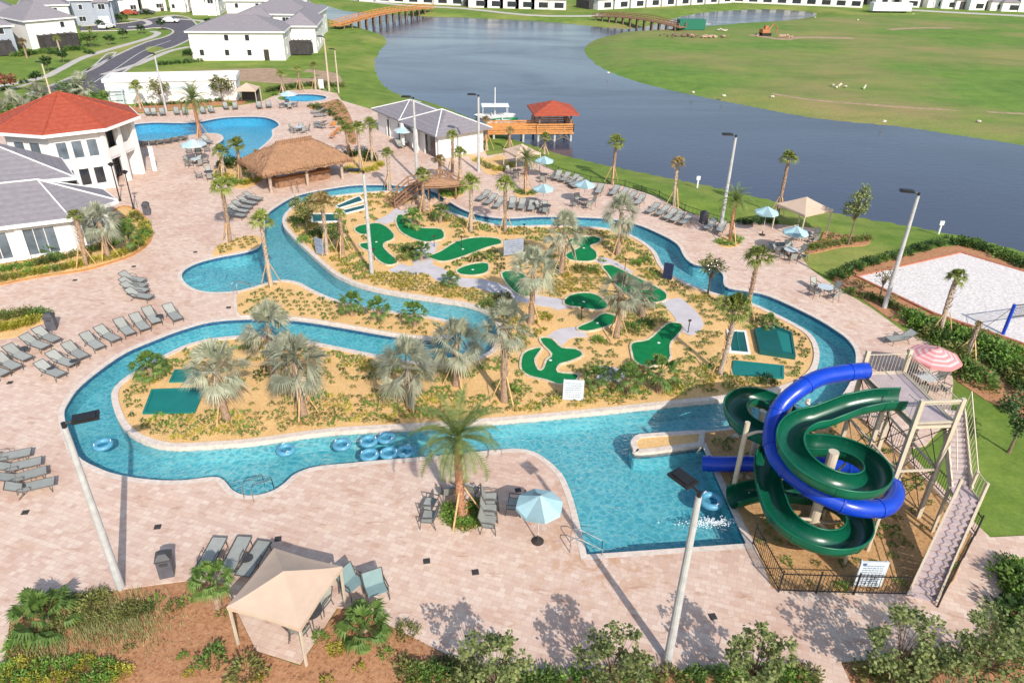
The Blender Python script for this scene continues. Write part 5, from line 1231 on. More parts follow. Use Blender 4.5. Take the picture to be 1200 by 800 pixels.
GREEN = spline3([(18.75, 29.3, 5.95), (17.6, 29.45, 5.75), (16.3, 29.35, 5.45)], 6)[:-1] + arc(90, 450, 5.2, 3.5, 44) + spline3([(14.8, 28.73, 3.48), (13.8, 29.1, 3.38), (12.9, 29.8, 3.25), (12.15, 30.8, 3.1), (11.95, 32.0, 2.98), (12.3, 33.2, 2.86), (13.3, 34.0, 2.74), (14.4, 33.7, 2.6), (14.95, 32.6, 2.45), (14.6, 31.4, 2.3), (13.8, 30.4, 2.14), (13.0, 29.3, 1.96), (12.65, 27.8, 1.78), (12.57, 26.35, 1.65)], 6)[1:-1] + arc(180, 450, 1.65, .80, 34, SR, SC2) + spline3([(14.55, 28.33, .78), (13.6, 28.6, .66), (12.6, 28.75, .5), (11.3, 28.5, .25)], 6)[1:]
def trough(mb_in, mb_out, path, r=.61, wall=.045, a0=-12, a1=192, n=14, oi=0):
    P = [Vector(p) for p in path]; m_ = len(P)
    def sec(i, rr, tilt=0):
        d = (P[min(i + 1, m_ - 1)] - P[max(i - 1, 0)]); d.z = 0; d.normalize(); side = Vector((-d.y, d.x, 0)); o = []
        for k in range(n + 1):
            a = math.radians(180 + 0 + a0 + (a1 - a0) * k / n)
            o.append(P[i] + side * (-math.cos(a)) * rr * 1.0 + Vector((0, 0, rr + rr * math.sin(a) * 1.0)))
        return o
    for mb, rr, flip in ((mb_in, r - wall, False), (mb_out, r, True)):
        vs = []
        for i in range(m_):
            q = sec(i, rr)
            if rr == r: q = [Vector((p.x, p.y, p.z - wall)) if 0 < k < n else Vector((p.x, p.y, p.z)) for k, p in enumerate(q)]
            vs += q
        w_ = n + 1; fs = [(i * w_ + k, i * w_ + k + 1, (i + 1) * w_ + k + 1, (i + 1) * w_ + k) for i in range(m_ - 1) for k in range(n)]
        if flip: fs = [tuple(reversed(f)) for f in fs]
        mb.add(vs, fs)
    for k in (0, n):
        mb_out.tube([sec(i, r)[k] for i in range(m_)], .05, 6)
    return sec
t = thing('open_water_slide', 'dark green open spiral water slide winding down from the tower around a beige post', 'water slide', (0, 0, 0))
a, b = MB(), MB(); sec = trough(a, b, GREEN); ch = a.build('channel', M['slide_green'], t, True); b.build('outer_shell', M['slide_green_out'], t, True)
for i in range(5, len(GREEN) - 2, 9):
    q = sec(i, .60); mb = MB(); mb.tube([Vector((p.x, p.y, p.z - .05)) for p in q], .035, 5); mb.build('flange', M['slide_green_out'], t)
# closed blue tube
BLUE = spline3([(18.0, 31.75, 6.50), (16.8, 31.5, 6.50), (15.4, 31.1, 6.42), (14.2, 30.45, 6.1), (13.4, 30.05, 5.5), (12.9, 29.4, 4.85), (12.68, 28.6, 4.3), (12.75, 27.8, 3.95), (13.08, 27.25, 3.68), (13.5, 26.75, 3.52), (14.05, 26.2, 3.36), (14.75, 25.82, 3.2), (15.6, 25.5, 3.05), (16.6, 25.55, 2.9), (17.6, 25.95, 2.78), (18.5, 27.2, 2.6), (18.25, 28.4, 2.4), (17.4, 29.4, 2.2), (16.1, 29.9, 2.0), (14.8, 30.3, 1.65), (13.5, 30.7, 1.25), (12.2, 31.1, .85), (11.2, 31.4, .58), (10.55, 31.6, .45)], 5)
t2 = thing('tube_water_slide', 'bright blue closed tube slide looping around the green spiral into the pool', 'water slide')
mb = MB(); mb.tube(BLUE, .43, 18, cap=False); mb.tube([BLUE[-1], BLUE[-2]], .40, 18, cap=False); mb.build('tube', M['slide_blue'], t2, True)
for i in range(4, len(BLUE) - 2, 9):
    mb = MB(); p0, p1 = Vector(BLUE[i]), Vector(BLUE[i + 1]); d = (p1 - p0).normalized() * .05; mb.tube([p0 - d, p0 + d], .465, 18); mb.build('flange', M['slide_blue'], t2)
# posts under the slides
def spider(px, py, z, targets, parent, r=.2):
    mb = MB(); mb.tube([(px, py, 0), (px, py, z)], r, 12); mb.lathe((px, py, 0), [(r * 2, 0), (r * 2, .12), (r, .14)], 12); p = mb.build('support_post', M['tower_beige'], parent)
    for q in targets: mb = MB(); mb.tube([(px, py, q[2] - .5 if q[2] > 1.2 else q[2]), ((px + q[0]) / 2, (py + q[1]) / 2, q[2] - .15), q], [.10, .07, .06], 6); mb.build('support_arm', M['tower_beige'], p)
tg = []
for deg, z in ((200, 4.8), (250, 4.55), (300, 4.3), (350, 4.05), (40, 3.85), (85, 3.6), (200, 1.75), (255, 1.5), (310, 1.3), (5, 1.15), (60, 1.0)):
    a_ = math.radians(deg); tg.append((SC.x + 1.75 * math.cos(a_), SC.y + 1.75 * math.sin(a_), z - .22))
spider(SC.x, SC.y, 5.2, tg, t, .24)
spider(13.4, 32.2, 3.6, [(12.1, 31.9, 2.9), (13.3, 33.8, 2.62), (14.7, 32.4, 2.35)], t, .16)
spider(14.5, 31.6, 5.9, [(14.4, 30.6, 5.9)], t2, .14)
spider(11.6, 29.3, 4.9, [(12.6, 29.0, 4.6)], t2, .13)
for i in (68, 84, 100): 
    p = BLUE[i]; mb = MB(); mb.tube([(p[0], p[1], 0), (p[0], p[1], p[2] - .38)], .09, 8); mb.build('support_post', M['tower_beige'], t2)
for i in (150, 163):
    p = GREEN[min(i, len(GREEN) - 3)]; mb = MB(); mb.tube([(p[0], p[1], 0), (p[0], p[1], p[2] - .05)], .08, 8); mb.build('support_post', M['tower_beige'], t)
# tower
tw = thing('slide_tower', 'tall beige steel slide tower with pink grey platform and two stair flights', 'slide tower')
BL, BR, FL, FR = Vector((18.1, 32.3)), Vector((20.35, 32.5)), Vector((18.76, 27.9)), Vector((20.75, 28.1)); ZT = 6.0
mb = MB(); mb.prism([tuple(p) for p in (FL, FR, BR, BL)], ZT - .12, ZT, True); mb.build('platform', M['tower_floor'], tw)
mb = MB(); ring(mb, [tuple(p) for p in (FL, FR, BR, BL)], .14, ZT - .28, ZT + .05); mb.build('platform_beam', M['tower_beige'], tw)
def lerp2(a, b, f): return a + (b - a) * f
for p, h in ((FL, 7.35), (FR, 7.35), (BL, 7.35), (BR, 7.35), (lerp2(FL, BL, .5), ZT), (lerp2(FR, BR, .5), ZT)):
    mb = MB(); mb.bar((*p, 0), (*p, h), .19, .19); mb.build('post', M['tower_beige'], tw)
mb = MB(); mb.bar((*FL, 7.25), (*FR, 7.25), .10); mb.build('top_rail', M['tower_beige'], tw)
def fence_panel(parent, a, b, za, zb, h, mat='tower_beige', step=.18, r=.008, name='railing', rails=(0.05, 1.0), pw=.05):
    A, B = Vector(a), Vector(b); L = (B - A).length; mb = MB(); k = max(1, int(L / step))
    for rr in rails: mb.bar((*A, za + h * rr), (*B, zb + h * rr), .038, .038)
    for i in range(k + 1):
        f = i / k; p = A.lerp(B, f); z = za + (zb - za) * f; mb.bar((*p, z + h * rails[0]), (*p, z + h), r * 2)
    return mb.build(name, M[mat], parent)
fence_panel(tw, FR, BR, ZT, ZT, 1.1); fence_panel(tw, BR, BL, ZT, ZT, 1.1); fence_panel(tw, FL, FR, ZT, ZT, 1.1, step=9); fence_panel(tw, FL, lerp2(FL, BL, .2), ZT, ZT, 1.1); fence_panel(tw, lerp2(FL, BL, .48), lerp2(FL, BL, .72), ZT, ZT, 1.1)
def brace(a, za, b, zb, r=.022): mb = MB(); mb.tube([(*a, za), (*b, zb)], r, 5); mb.build('brace', M['bronze_metal'], tw)
ML, MR = lerp2(FL, BL, .5), lerp2(FR, BR, .5)
for a_, b_ in ((FL, FR), (FR, MR), (MR, BR), (FL, ML), (ML, BL), (BL, BR)):
    for z0, z1 in ((.4, 3.2), (3.2, 5.8)): brace(a_, z0, b_, z1); brace(b_, z0, a_, z1)
    mb = MB(); mb.bar((*a_, 3.2), (*b_, 3.2), .09); mb.build('cross_beam', M['tower_beige'], tw)
def stairs(a0, a1, za, b0, b1, zb, n_):
    """steps from edge a0-a1 at height za down to edge b0-b1 at zb"""
    a0, a1, b0, b1 = map(Vector, (a0, a1, b0, b1)); tr = MB(); dz = (za - zb) / n_
    for i in range(n_):
        f0, f1 = i / n_, (i + 1) / n_; z = za - dz * (i + .5)
        p = [a0.lerp(b0, f0), a1.lerp(b1, f0), a1.lerp(b1, f1), a0.lerp(b0, f1)]
        tr.prism([tuple(q) for q in p], z - dz * .9, z)
        n0, n1 = a0.lerp(b0, f1), a1.lerp(b1, f1)
    tr.build('steps', M['tower_floor'], tw)
    ns = MB()
    for i in range(n_):
        f1 = (i + .96) / n_; z = za - dz * (i + .5) + .012
        for s in range(3): p = a0.lerp(b0, f1).lerp(a1.lerp(b1, f1), .2 + .3 * s); ns.box((p.x, p.y, z), (.09, .02, .012), math.atan2((a1 - a0).y, (a1 - a0).x))
    for p, q in ((a0, b0), (a1, b1)):
        s = MB(); s.bar((*p, za - .1), (*q, zb - .05 + .1), .08, .34); s.build('stringer', M['tower_beige'], tw)
L0, L1, L2, L3 = Vector((20.95, 27.05)), Vector((21.85, 26.95)), Vector((21.85, 26.1)), Vector((20.85, 26.45))
stairs((20.85, 29.3), (21.75, 29.2), ZT, L0, L1, 3.0, 15); fence_panel(tw, (21.78, 29.2), (21.88, 26.95), ZT, 3.0, 1.05); fence_panel(tw, (20.95, 28.1), L0, ZT - 1.4, 3.0, 1.05, step=.3)
mb = MB(); mb.prism([tuple(q) for q in (L0, L3, L2, L1)], 2.85, 3.0, True); mb.build('landing', M['tower_floor'], tw)
fence_panel(tw, L1, L2, 3, 3, 1.05)
S0, S1 = Vector((17.93, 23.05)), Vector((19.05, 22.7)); stairs(L3, L2, 3.0, S0, S1, .05, 15)
fence_panel(tw, L2, S1, 3, .05, 1.0, rails=(.05, .5, 1.0), step=4); fence_panel(tw, L3, S0, 3, .05, 1.0, rails=(.05, .5, 1.0), step=4)
for p, h in ((L1, 4.1), (L2, 4.1), (L3, 4.0), (L0, 3.0)): mb = MB(); mb.bar((*p, 0), (*p, h), .12); mb.build('post', M['tower_beige'], tw)
# black fence round the slide garden
def fence(label, pts, h=1.25, name='metal_fence', step=.16, mat='dark_metal', z=DZ):
    t = thing(name, label, 'fence'); P = [Vector(p) for p in pts]
    for a_, b_ in zip(P[:-1], P[1:]):
        L = (b_ - a_).length; k = max(1, round(L / 2.2))
        for i in range(k):
            A, B = a_.lerp(b_, i / k), a_.lerp(b_, (i + 1) / k)
            mb = MB(); mb.bar((*A, z), (*A, z + h + .08), .06); mb.build('post', M[mat], t)
            fence_panel(t, A, B, z, z, h, mat, step, .009, 'rail_panel', (.1, .9))
    return t
fence('black metal fence in front of the slide garden', GP([(882, 638), (912, 694), (1000, 697), (1060, 698)]))
fence('black metal fence climbing behind the slide tower', GP([(1098, 712), (1142, 628), (1118, 596), (1062, 538), (1015, 497), (985, 480)]))
# low dark fence along the lake bank
fence('low dark fence between the lakeside loungers and the grass bank', GP([(604, 181), (654, 203), (692, 214), (732, 219), (772, 232), (802, 248), (850, 264)]), h=.7, step=.5)
# concrete launch blocks beside the blue exit
for q, lab in (((866, 508), 'pale rocks below the left slide loop'), ((880, 560), 'pale rocks between the two slide exits'), ((948, 474), 'tan boulder by the river behind the slides')):
    c = Vector(G(*q)); t_ = thing('boulder_pile', lab, 'rocks', (c.x, c.y, DZ)); R_ = random.Random(q[0])
    for k in range(6): mb = MB(); mb.ball((R_.uniform(-.8, .8), R_.uniform(-.5, .5), .12), R_.uniform(.12, .3), 7, 5, .7, .35, R_); mb.build('boulder', M['white_rock'], t_)
# ------------------------------------------------------------------ timber stair bridge over the river by the thatch shelter
tb = thing('timber_bridge', 'brown timber footbridge with stairs over the north river bend', 'footbridge')
a, b = Vector(G(461, 246)), Vector(G(489, 214, 1.6)); d = (b - a).normalized(); n = Vector((-d.y, d.x)); w_ = 1.6; L = (b - a).length
a = Vector(G(458, 243)); top = Vector(G(484, 222, 1.3)); u = (top - a).normalized(); n = Vector((-u.y, u.x)); LS = (top - a).length
e = top + u * 4.2
for i in range(8):
    f0, f1 = i / 8, (i + 1) / 8; z = .1 + 1.4 * f1; p = a + (top - a) * (f0 + f1) / 2; mb = MB(); mb.box((p.x, p.y, z - .05), (LS / 8 + .04, w_, .1), math.atan2(u.y, u.x)); mb.build('tread', M['wood_brown'], tb)
mb = MB(); mb.bar((*top, 1.45), (*e, 1.45), w_, .14); mb.build('deck', M['wood_brown'], tb)
e2 = e + u * LS * .9
for i in range(8):
    f0, f1 = i / 8, (i + 1) / 8; z = .1 + 1.4 * (1 - f0); p = e + (e2 - e) * (f0 + f1) / 2; mb = MB(); mb.box((p.x, p.y, z - .05), (LS * .9 / 8 + .04, w_, .1), math.atan2(u.y, u.x)); mb.build('tread', M['wood_brown'], tb)
for sg in (-1, 1):
    o = n * sg * w_ / 2; r = MB()
    for h in (.55, 1.0): r.bar((*(a + o), h), (*(top + o), 1.45 + h), .07, .12); r.bar((*(top + o), 1.45 + h), (*(e + o), 1.45 + h), .07, .12); r.bar((*(e + o), 1.45 + h), (*(e2 + o), h), .07, .12)
    for f in (0, .5, 1): p = a + (top - a) * f + o; r.bar((*p, 0), (*p, 1.45 * f + 1.1), .11)
    for f in (.33, .66, 1): p = top + (e - top) * f + o; r.bar((*p, -1.0), (*p, 2.55), .11)
    for f in (.5, 1): p = e + (e2 - e) * f + o; r.bar((*p, 0), (*p, 1.45 * (1 - f) + 1.1), .11)
    r.build('railing', M['wood_brown'], tb); s = MB(); s.bar((*(a + o * .95), .05), (*(top + o * .95), 1.4), .08, .3); s.build('stringer', M['wood_brown'], tb)
# small thatched shelter by the bridge
ts = thing('thatch_shelter', 'small low thatched canopy next to the timber bridge', 'thatched shelter'); c = Vector(G(512, 212, 1.9)); R_ = random.Random(9); mb = MB(); vs = []; N1, N2 = 26, 7; rz = .15
for j in range(N2 + 1):
    for i in range(N1):
        an = 2 * PI * i / N1; f = j / N2; rx, ry = 2.9 * f, 1.2 * f; x, y = rx * math.cos(an), ry * math.sin(an)
        vs.append((c.x + x * math.cos(rz) - y * math.sin(rz) + R_.uniform(-.06, .06), c.y + x * math.sin(rz) + y * math.cos(rz) + R_.uniform(-.06, .06), 2.25 - .6 * f ** 1.3 + R_.uniform(-.05, .05)))
mb.add(vs, [(j * N1 + i, (j + 1) * N1 + i, (j + 1) * N1 + (i + 1) % N1, j * N1 + (i + 1) % N1) for j in range(N2) for i in range(N1)]); mb.add([(x, y, z - .18) for x, y, z in vs], [(j * N1 + i, j * N1 + (i + 1) % N1, (j + 1) * N1 + (i + 1) % N1, (j + 1) * N1 + i) for j in range(N2) for i in range(N1)]); mb.build('roof', M['thatch'], ts)
for sx, sy in ((-2.0, -.6), (2.0, -.3), (1.9, .7), (-1.9, .3)): mb = MB(); mb.cyl((c.x + sx, c.y + sy, 0), .09, 1.75, 8); mb.build('post', M['wood_brown'], ts)
# rock mound under it
for q, lab, s in (((499, 240), 'reddish rock mound under the timber bridge', 1.0), ((486, 246), 'tan boulders at the foot of the bridge stairs', .7), ((752, 428), 'two tan rocks beside the foot shaped green', .5)):
    c = Vector(G(*q)); t_ = thing('boulder_pile', lab, 'rocks', (c.x, c.y, DZ)); R_ = random.Random(q[1])
    for k in range(9 if s > .6 else 3): mb = MB(); mb.ball((R_.uniform(-2.1, 2.1) * s, R_.uniform(-.9, .9) * s, .15), R_.uniform(.25, .6) * s, 8, 6, .7, .35, R_); mb.build('boulder', M['rock'], t_)
# ------------------------------------------------------------------ volleyball net
vn = thing('volleyball_net', 'volleyball net with a blue padded post on the white sand', 'volleyball net'); a = Vector(G(1175, 392)); b = a + Vector((9.0, 2.6))
for i, p in enumerate((a, b)): mb = MB(); mb.cyl((*p, 0), .13 if i == 0 else .09, 2.5, 10); mb.build('post', M['slide_blue'] if i == 0 else M['galv'], vn)
mb = MB()
for z in (1.45, 2.4): mb.bar((*a, z), (*b, z), .04, .07)
mb.bar((*a, 2.3), (a.x - 2.6, a.y - .6, .1), .03); mb.build('net_tape', M['frame_bronze'], vn)
mb = MB()
for i in range(60): p = a.lerp(b, i / 60); mb.bar((*p, 1.45), (*p, 2.4), .012)
for k in range(7): z = 1.5 + k * .14; mb.bar((*a, z), (*b, z), .012)
mb.build('net', M['plastic_dark'], vn)
# ------------------------------------------------------------------ boats by the pier
def boat(label, px, col, L=4.0, w_=1.5, rz=0., kind='pedal_boat'):
    c = Vector(G(*px, LZ)); t = thing(kind, label, 'boat', (c.x, c.y, LZ), rz); mb = MB(); N_ = 12; vs = []
    for j, (zz, k) in enumerate(((-.25, .55), (.05, .9), (.45, 1.0))):
        for i in range(N_):
            an = 2 * PI * i / N_; x = L / 2 * math.cos(an); y = w_ / 2 * math.sin(an) * (1 - .25 * max(0, math.cos(an))); vs.append((x * k, y * k, zz + .12 * max(0, math.cos(an)) * (j == 2)))
    mb.add(vs, [(j * N_ + i, j * N_ + (i + 1) % N_, (j + 1) * N_ + (i + 1) % N_, (j + 1) * N_ + i) for j in (0, 1) for i in range(N_)] + [tuple(reversed(range(N_)))]); mb.build('hull', M[col], t)
    mb = MB(); mb.box((0, 0, .25), (L * .7, w_ * .68, .08)); mb.box((-.5, 0, .45), (.1, w_ * .6, .4)); mb.build('seat', M['white_trim'], t); return t
b_ = boat('small white boat with a thin mast moored left of the pier', (580, 138), 'white_trim', 6.5, 2.4, .1, 'boat'); mb = MB(); mb.cyl((0, 0, .3), .07, 4.2, 6); mb.build('mast', M['white_trim'], b_); mb = MB(); mb.box((0, 0, 1.9), (4.2, 2.2, .1)); [mb.bar((x, y, .3), (x, y, 1.9), .06) for x in (-1.9, 1.9) for y in (-1, 1)]; mb.build('sunshade', M['white_trim'], b_)
boat('turquoise pedal boat moored left of the pier, nearest the bank', (583, 147), 'canvas_blue', rz=.3); boat('lime green pedal boat moored left of the pier', (592, 143), 'leaf_bright' if False else 'turf_green', rz=.2); boat('pale blue pedal boat moored beside the pier, furthest right', (599, 147), 'ring_blue', rz=-.1)
# ------------------------------------------------------------------ cars and site machines
def car(label, px, rz, col='car_white', s=1.0):
    c = Vector(G(*px)); t = thing('parked_car', label, 'car', (c.x, c.y, .03), rz); L, w_ = 4.5, 1.8
    prof = [(-2.2, .35), (-2.25, .75), (-2.1, .92), (-1.5, .97), (-1.0, 1.42), (.5, 1.45), (1.15, .98), (2.0, .86), (2.25, .62), (2.2, .35)]
    mb = MB(); n_ = len(prof); vs = []
    for y in (-w_ / 2, w_ / 2): vs += [(x, y * (.86 if z > 1.2 else 1), z) for x, z in prof]
    mb.add(vs, [(i, i + 1, n_ + i + 1, n_ + i) for i in range(n_ - 1)] + [tuple(reversed(range(n_))), tuple(range(n_, 2 * n_)), (n_ - 1, 0, n_, 2 * n_ - 1)]); mb.build('body', M[col], t)
    g = MB(); 
    for y in (-.84, .84): g.add([(-1.3, y * 1.01, 1.0), (.95, y * 1.01, 1.0), (.45, y * .955, 1.36), (-.95, y * .955, 1.36)], [(0, 1, 2, 3)])
    g.add([(1.16, -.72, 1.02), (1.16, .72, 1.02), (.55, .66, 1.43), (.55, -.66, 1.43)], [(0, 1, 2, 3)]); g.add([(-1.48, -.72, 1.02), (-1.48, .72, 1.02), (-1.03, .66, 1.40), (-1.03, -.66, 1.40)], [(3, 2, 1, 0)]); g.build('windows', M['dark_glass'], t)
    for x in (-1.4, 1.4):
        for y in (-.82, .82): k = MB(); k.tube([(x, y - .1, .33), (x, y + .1, .33)], .33, 12); k.build('wheel', M['tyre'], t)
    return t
car('white car driving on the street bend', (200, 27), .1); car('white parked car in the short driveway', (126, 34), 1.4); car('dark parked car in front of the far white houses', (172, 17), .2, 'bin_grey'); car('dark red parked car at the far street, left of the dark one', (152, 18), .2, 'slide_red' if 'slide_red' in M else 'roof_red')
c = Vector(G(809, 35)); t = thing('container', 'dark green container on the grassy peninsula beyond the lake', 'container', (c.x, c.y, 0), .15); mb = MB(); mb.box((0, 0, 1.4), (7.5, 2.6, 2.6)); mb.build('body', M['tank_green'], t); mb = MB(); [mb.box((-3.5 + .5 * i, -1.32, 1.4), (.12, .06, 2.4)) for i in range(15)]; mb.build('ribbing', M['tank_green'], t); mb = MB(); mb.box((3.78, 0, 1.4), (.06, 2.3, 2.3)); mb.build('door', M['tank_green'], t)
c = Vector(G(896, 42)); t = thing('excavator', 'small orange excavator on the grassy peninsula', 'excavator', (c.x, c.y, 0), .3); t.scale = (.7, .7, .7)
mb = MB(); mb.box((0, -1, .5), (4, .7, 1)); mb.build('track', M['tyre'], t); mb = MB(); mb.box((0, 1, .5), (4, .7, 1)); mb.build('track', M['tyre'], t); mb = MB(); mb.box((-.3, 0, 1.7), (3.2, 2.4, 1.3)); mb.build('body', M['digger'], t); mb = MB(); mb.box((.5, .6, 2.8), (1.3, 1.1, 1.4)); mb.build('cab', M['digger'], t); mb = MB(); mb.tube([(1, 0, 1.8), (3.4, 0, 4.2), (5.2, 0, 2.4), (5.0, 0, .8)], [.3, .25, .2, .3], 6); mb.build('arm', M['digger'], t)
for q, lab, k, m_ in (((800, 43), 'dark heap of rubble and cut branches left of the green container', 22, 'pile_wood'), ((832, 44), 'brown heap of debris right of the green container', 14, 'rock'), ((985, 105), 'white bent pipes lying on the peninsula grass', 5, 'white_rock'), ((915, 44), 'brown heap of soil beside the orange excavator', 8, 'rock'), ((846, 37), 'small pale heap of blocks far right of the green container', 4, 'white_rock')):
    c = Vector(G(*q)); t = thing('debris_heap', lab, 'debris', (c.x, c.y, 0)); R_ = random.Random(q[0])
    for i in range(k):
        x, y = R_.gauss(0, 2.6 if k > 6 else 1.5), R_.gauss(0, 1.2); mb = MB()
        if i % 2: mb.tube([(x, y, .2), (x + R_.uniform(-2, 2), y + R_.uniform(-1, 1), R_.uniform(.2, .8))], R_.uniform(.12, .3), 5)
        else: mb.ball((x, y, .3), R_.uniform(.3, .8), 6, 4, .6, .4, R_)
        mb.build('piece', M[m_], t)

for q, lab in (((713, 86), 'west shore of the peninsula'), ((812, 109), 'south shore of the peninsula, left'), ((848, 113), 'south shore of the peninsula, middle'), ((905, 114), 'grass above the south shore'), ((1036, 143), 'shore below the bent pipes'), ((1147, 143), 'grass at the far right'), ((1070, 17), 'far verge at the top right'), ((955, 21), 'end of the small far pond'), ((1005, 24), 'grass right of the small far pond')):
    c = Vector(G(*q)); t = thing('pale_stone', 'small pale stone lying on the ' + lab, 'stone', (c.x, c.y, 0)); R_ = random.Random(q[0]); mb = MB(); mb.ball((0, 0, .12), .36, 7, 5, .5, .4, R_); mb.build('block', M['white_rock'], t)
path('worn_track', [(905, 110), (950, 117), (1010, 122), (1080, 127), (1150, 131), (1210, 134)], 1.0, 'bare_earth', .012)
path('worn_track', [(1040, 35), (1075, 33), (1115, 33)], 2.2, 'bare_earth', .012)
path('worn_track', [(1000, 45), (940, 44), (915, 46), (880, 41)], 3.0, 'bare_earth', .012)
c = Vector(G(1042, 15)); t = thing('white_trailer', 'long white trailer parked beyond the field at the top', 'trailer', (c.x, c.y, 0), .1); mb = MB(); mb.box((0, 0, 1.9), (14, 3, 2.6)); mb.build('body', M['white_wall'], t)
for x in (-5, -3.8, 5): mb = MB(); mb.tube([(x, -1.2, .5), (x, 1.2, .5)], .5, 10); mb.build('wheel', M['tyre'], t)
# ------------------------------------------------------------------ plants
GA = 2.399963
def rotv(v, az, el):
    """direction with azimuth az and elevation el"""
    return Vector((math.cos(az) * math.cos(el), math.sin(az) * math.cos(el), math.sin(el)))
def fan_leaf(mb, base, az, el, pet, rad, R, nb=15, droop=.25, spread=2.5, wid=.13, rollx=.5):
    d = rotv(None, az, el); d.normalize(); side = d.cross(Vector((0, 0, 1)))
    side = side.normalized() if side.length > .05 else Vector((math.sin(az), -math.cos(az), 0))
    up = side.cross(d).normalized()
    hub = base + d * pet + Vector((0, 0, -droop * pet * .25))
    w_ = .022; mb.add([base - side * w_, base + side * w_, hub + side * w_ * .7, hub - side * w_ * .7], [(0, 1, 2, 3)])
    roll = R.uniform(-rollx, rollx); s2 = side * math.cos(roll) + up * math.sin(roll)
    for i in range(nb):
        a = (i / (nb - 1) - .5) * spread; r = rad * (1 - .22 * abs(a) / (spread / 2)) * R.uniform(.88, 1.08)
        q = d * math.cos(a) + s2 * math.sin(a); q = q.normalized(); nn = q.cross(up).normalized()
        mid = hub + q * r * .58 + up * .05; tip = hub + q * r + Vector((0, 0, -droop * r * R.uniform(.5, 1.2)))
        mb.add([hub, mid - nn * wid * r * .5, tip, mid + nn * wid * r * .5], [(0, 1, 2, 3)])
def fan_crown(n, pet, rad, seed, el0=85, el1=-45, nb=15, droop=.25, cur=0, wid=.15, jit=9, rollx=.5, spread=2.5):
    R = random.Random(seed); mb = MB()
    for i in range(n):
        f = i / (n - 1); el = math.radians(el0 + (el1 - el0) * f ** .9 + R.uniform(-jit, jit))
        fan_leaf(mb, Vector((0, 0, R.uniform(-.15, .1))), i * GA + R.uniform(-.3, .3), el, pet * R.uniform(.8, 1.15), rad * R.uniform(.85, 1.1), R, nb, droop + .25 * f, spread=spread, wid=wid, rollx=rollx)
    return mb
def trunk_mb(h, r0, r1, seed, bend=.15, n=8, rough=0.0, seg=8):
    R = random.Random(seed); bx, by = R.uniform(-bend, bend), R.uniform(-bend, bend); mb = MB()
    pts = []; rs = []
    for i in range(seg + 1):
        f = i / seg; pts.append((bx * math.sin(f * 2.2), by * math.sin(f * 2.0), h * f - (.1 if i == 0 else 0))); rs.append((r0 + (r1 - r0) * f) * (1 + R.uniform(-rough, rough)) * (1.25 if i == 0 else 1))
    mb.tube(pts, rs, n); return mb, Vector(pts[-1])
def boots(mb, h0, h1, r, seed, n=40, top=Vector((0, 0, 0))):
    R = random.Random(seed)
    for i in range(n):
        z = h0 + (h1 - h0) * i / n; a = i * GA; f = z / max(h1, .1); b = Vector((top.x * f + r * math.cos(a), top.y * f + r * math.sin(a), z)); o = Vector((math.cos(a), math.sin(a), 0))
        s = Vector((-o.y, o.x, 0)) * .06; tip = b + o * .16 + Vector((0, 0, .30))
        mb.add([b - s - o * .05, b + s - o * .05, tip], [(0, 1, 2)])
def pinnate_crown(n, L, seed, el0=80, el1=-28, nl=20, lw=.045, ll=.5, sag=1.0):
    R = random.Random(seed); mb = MB()
    for i in range(n):
        f = i / (n - 1); el = math.radians(el0 + (el1 - el0) * f + R.uniform(-6, 6)); az = i * GA + R.uniform(-.2, .2); LL = L * R.uniform(.9, 1.08)
        p = Vector((0, 0, 0)); pts = [p.copy()]; e = el; K = 10
        for k in range(K): p = p + rotv(None, az, e) * LL / K; pts.append(p.copy()); e -= math.radians((7.5 + 4 * f) * sag * (k + 2) / 6)
        mb.tube(pts, [.03 * (1 - .8 * k / K) for k in range(K + 1)], 3, cap=False)
        for j in range(nl):
            g = .12 + .86 * j / nl; x = g * K; k = min(int(x), K - 1); q = pts[k].lerp(pts[k + 1], x - k); d = (pts[k + 1] - pts[k]).normalized()
            s = d.cross(Vector((0, 0, 1))); s = s.normalized() if s.length > .05 else Vector((math.sin(az), -math.cos(az), 0)); u = s.cross(d).normalized()
            l = ll * (math.sin(PI * min(1, g * .9 + .12)) * .8 + .25) * R.uniform(.85, 1.1)
            for sg in (-1, 1):
                t = q + (s * sg * .80 + d * .55 + u * (.28 - .25 * f)).normalized() * l - Vector((0, 0, .10 * l)); w2 = d * lw
                mb.add([q - w2, q + w2, t], [(0, 1, 2)])
    return mb
def clump_mesh(seed, r=.3, h=.35, n=60, ll=.16, lw=.05, flat=.6):
    R = random.Random(seed); mb = MB()
    for i in range(n):
        a = R.uniform(0, 2 * PI); e = math.asin(R.random()); k = R.uniform(.45, 1.05); lump = 1 + .25 * math.sin(3 * a + seed)
        p = Vector((math.cos(a) * math.cos(e) * r * k * lump, math.sin(a) * math.cos(e) * r * k * lump, .03 + math.sin(e) * h * k))
        d = Vector((math.cos(a), math.sin(a), R.uniform(.0, 1.1))).normalized(); s = Vector((R.uniform(-1, 1), R.uniform(-1, 1), R.uniform(-.4, .4))).cross(d).normalized() * lw * R.uniform(.7, 1.3); l = ll * R.uniform(.6, 1.3)
        mb.add([p - s * .4, p + d * l * .5 - s, p + d * l, p + d * l * .5 + s], [(0, 1, 2, 3)])
    return mb
def spiky_mesh(seed, n=34, L=.5, lw=.03, el=(15, 85)):
    R = random.Random(seed); mb = MB()
    for i in range(n):
        a = i * GA; e = math.radians(R.uniform(*el)); d = rotv(None, a, e); s = Vector((-math.sin(a), math.cos(a), 0)) * lw; l = L * R.uniform(.7, 1.1); m_ = d * l * .6; t = d * l - Vector((0, 0, .18 * l))
        mb.add([-s * .6, s * .6, m_ + s, t, m_ - s], [(0, 1, 2, 3, 4)])
    return mb
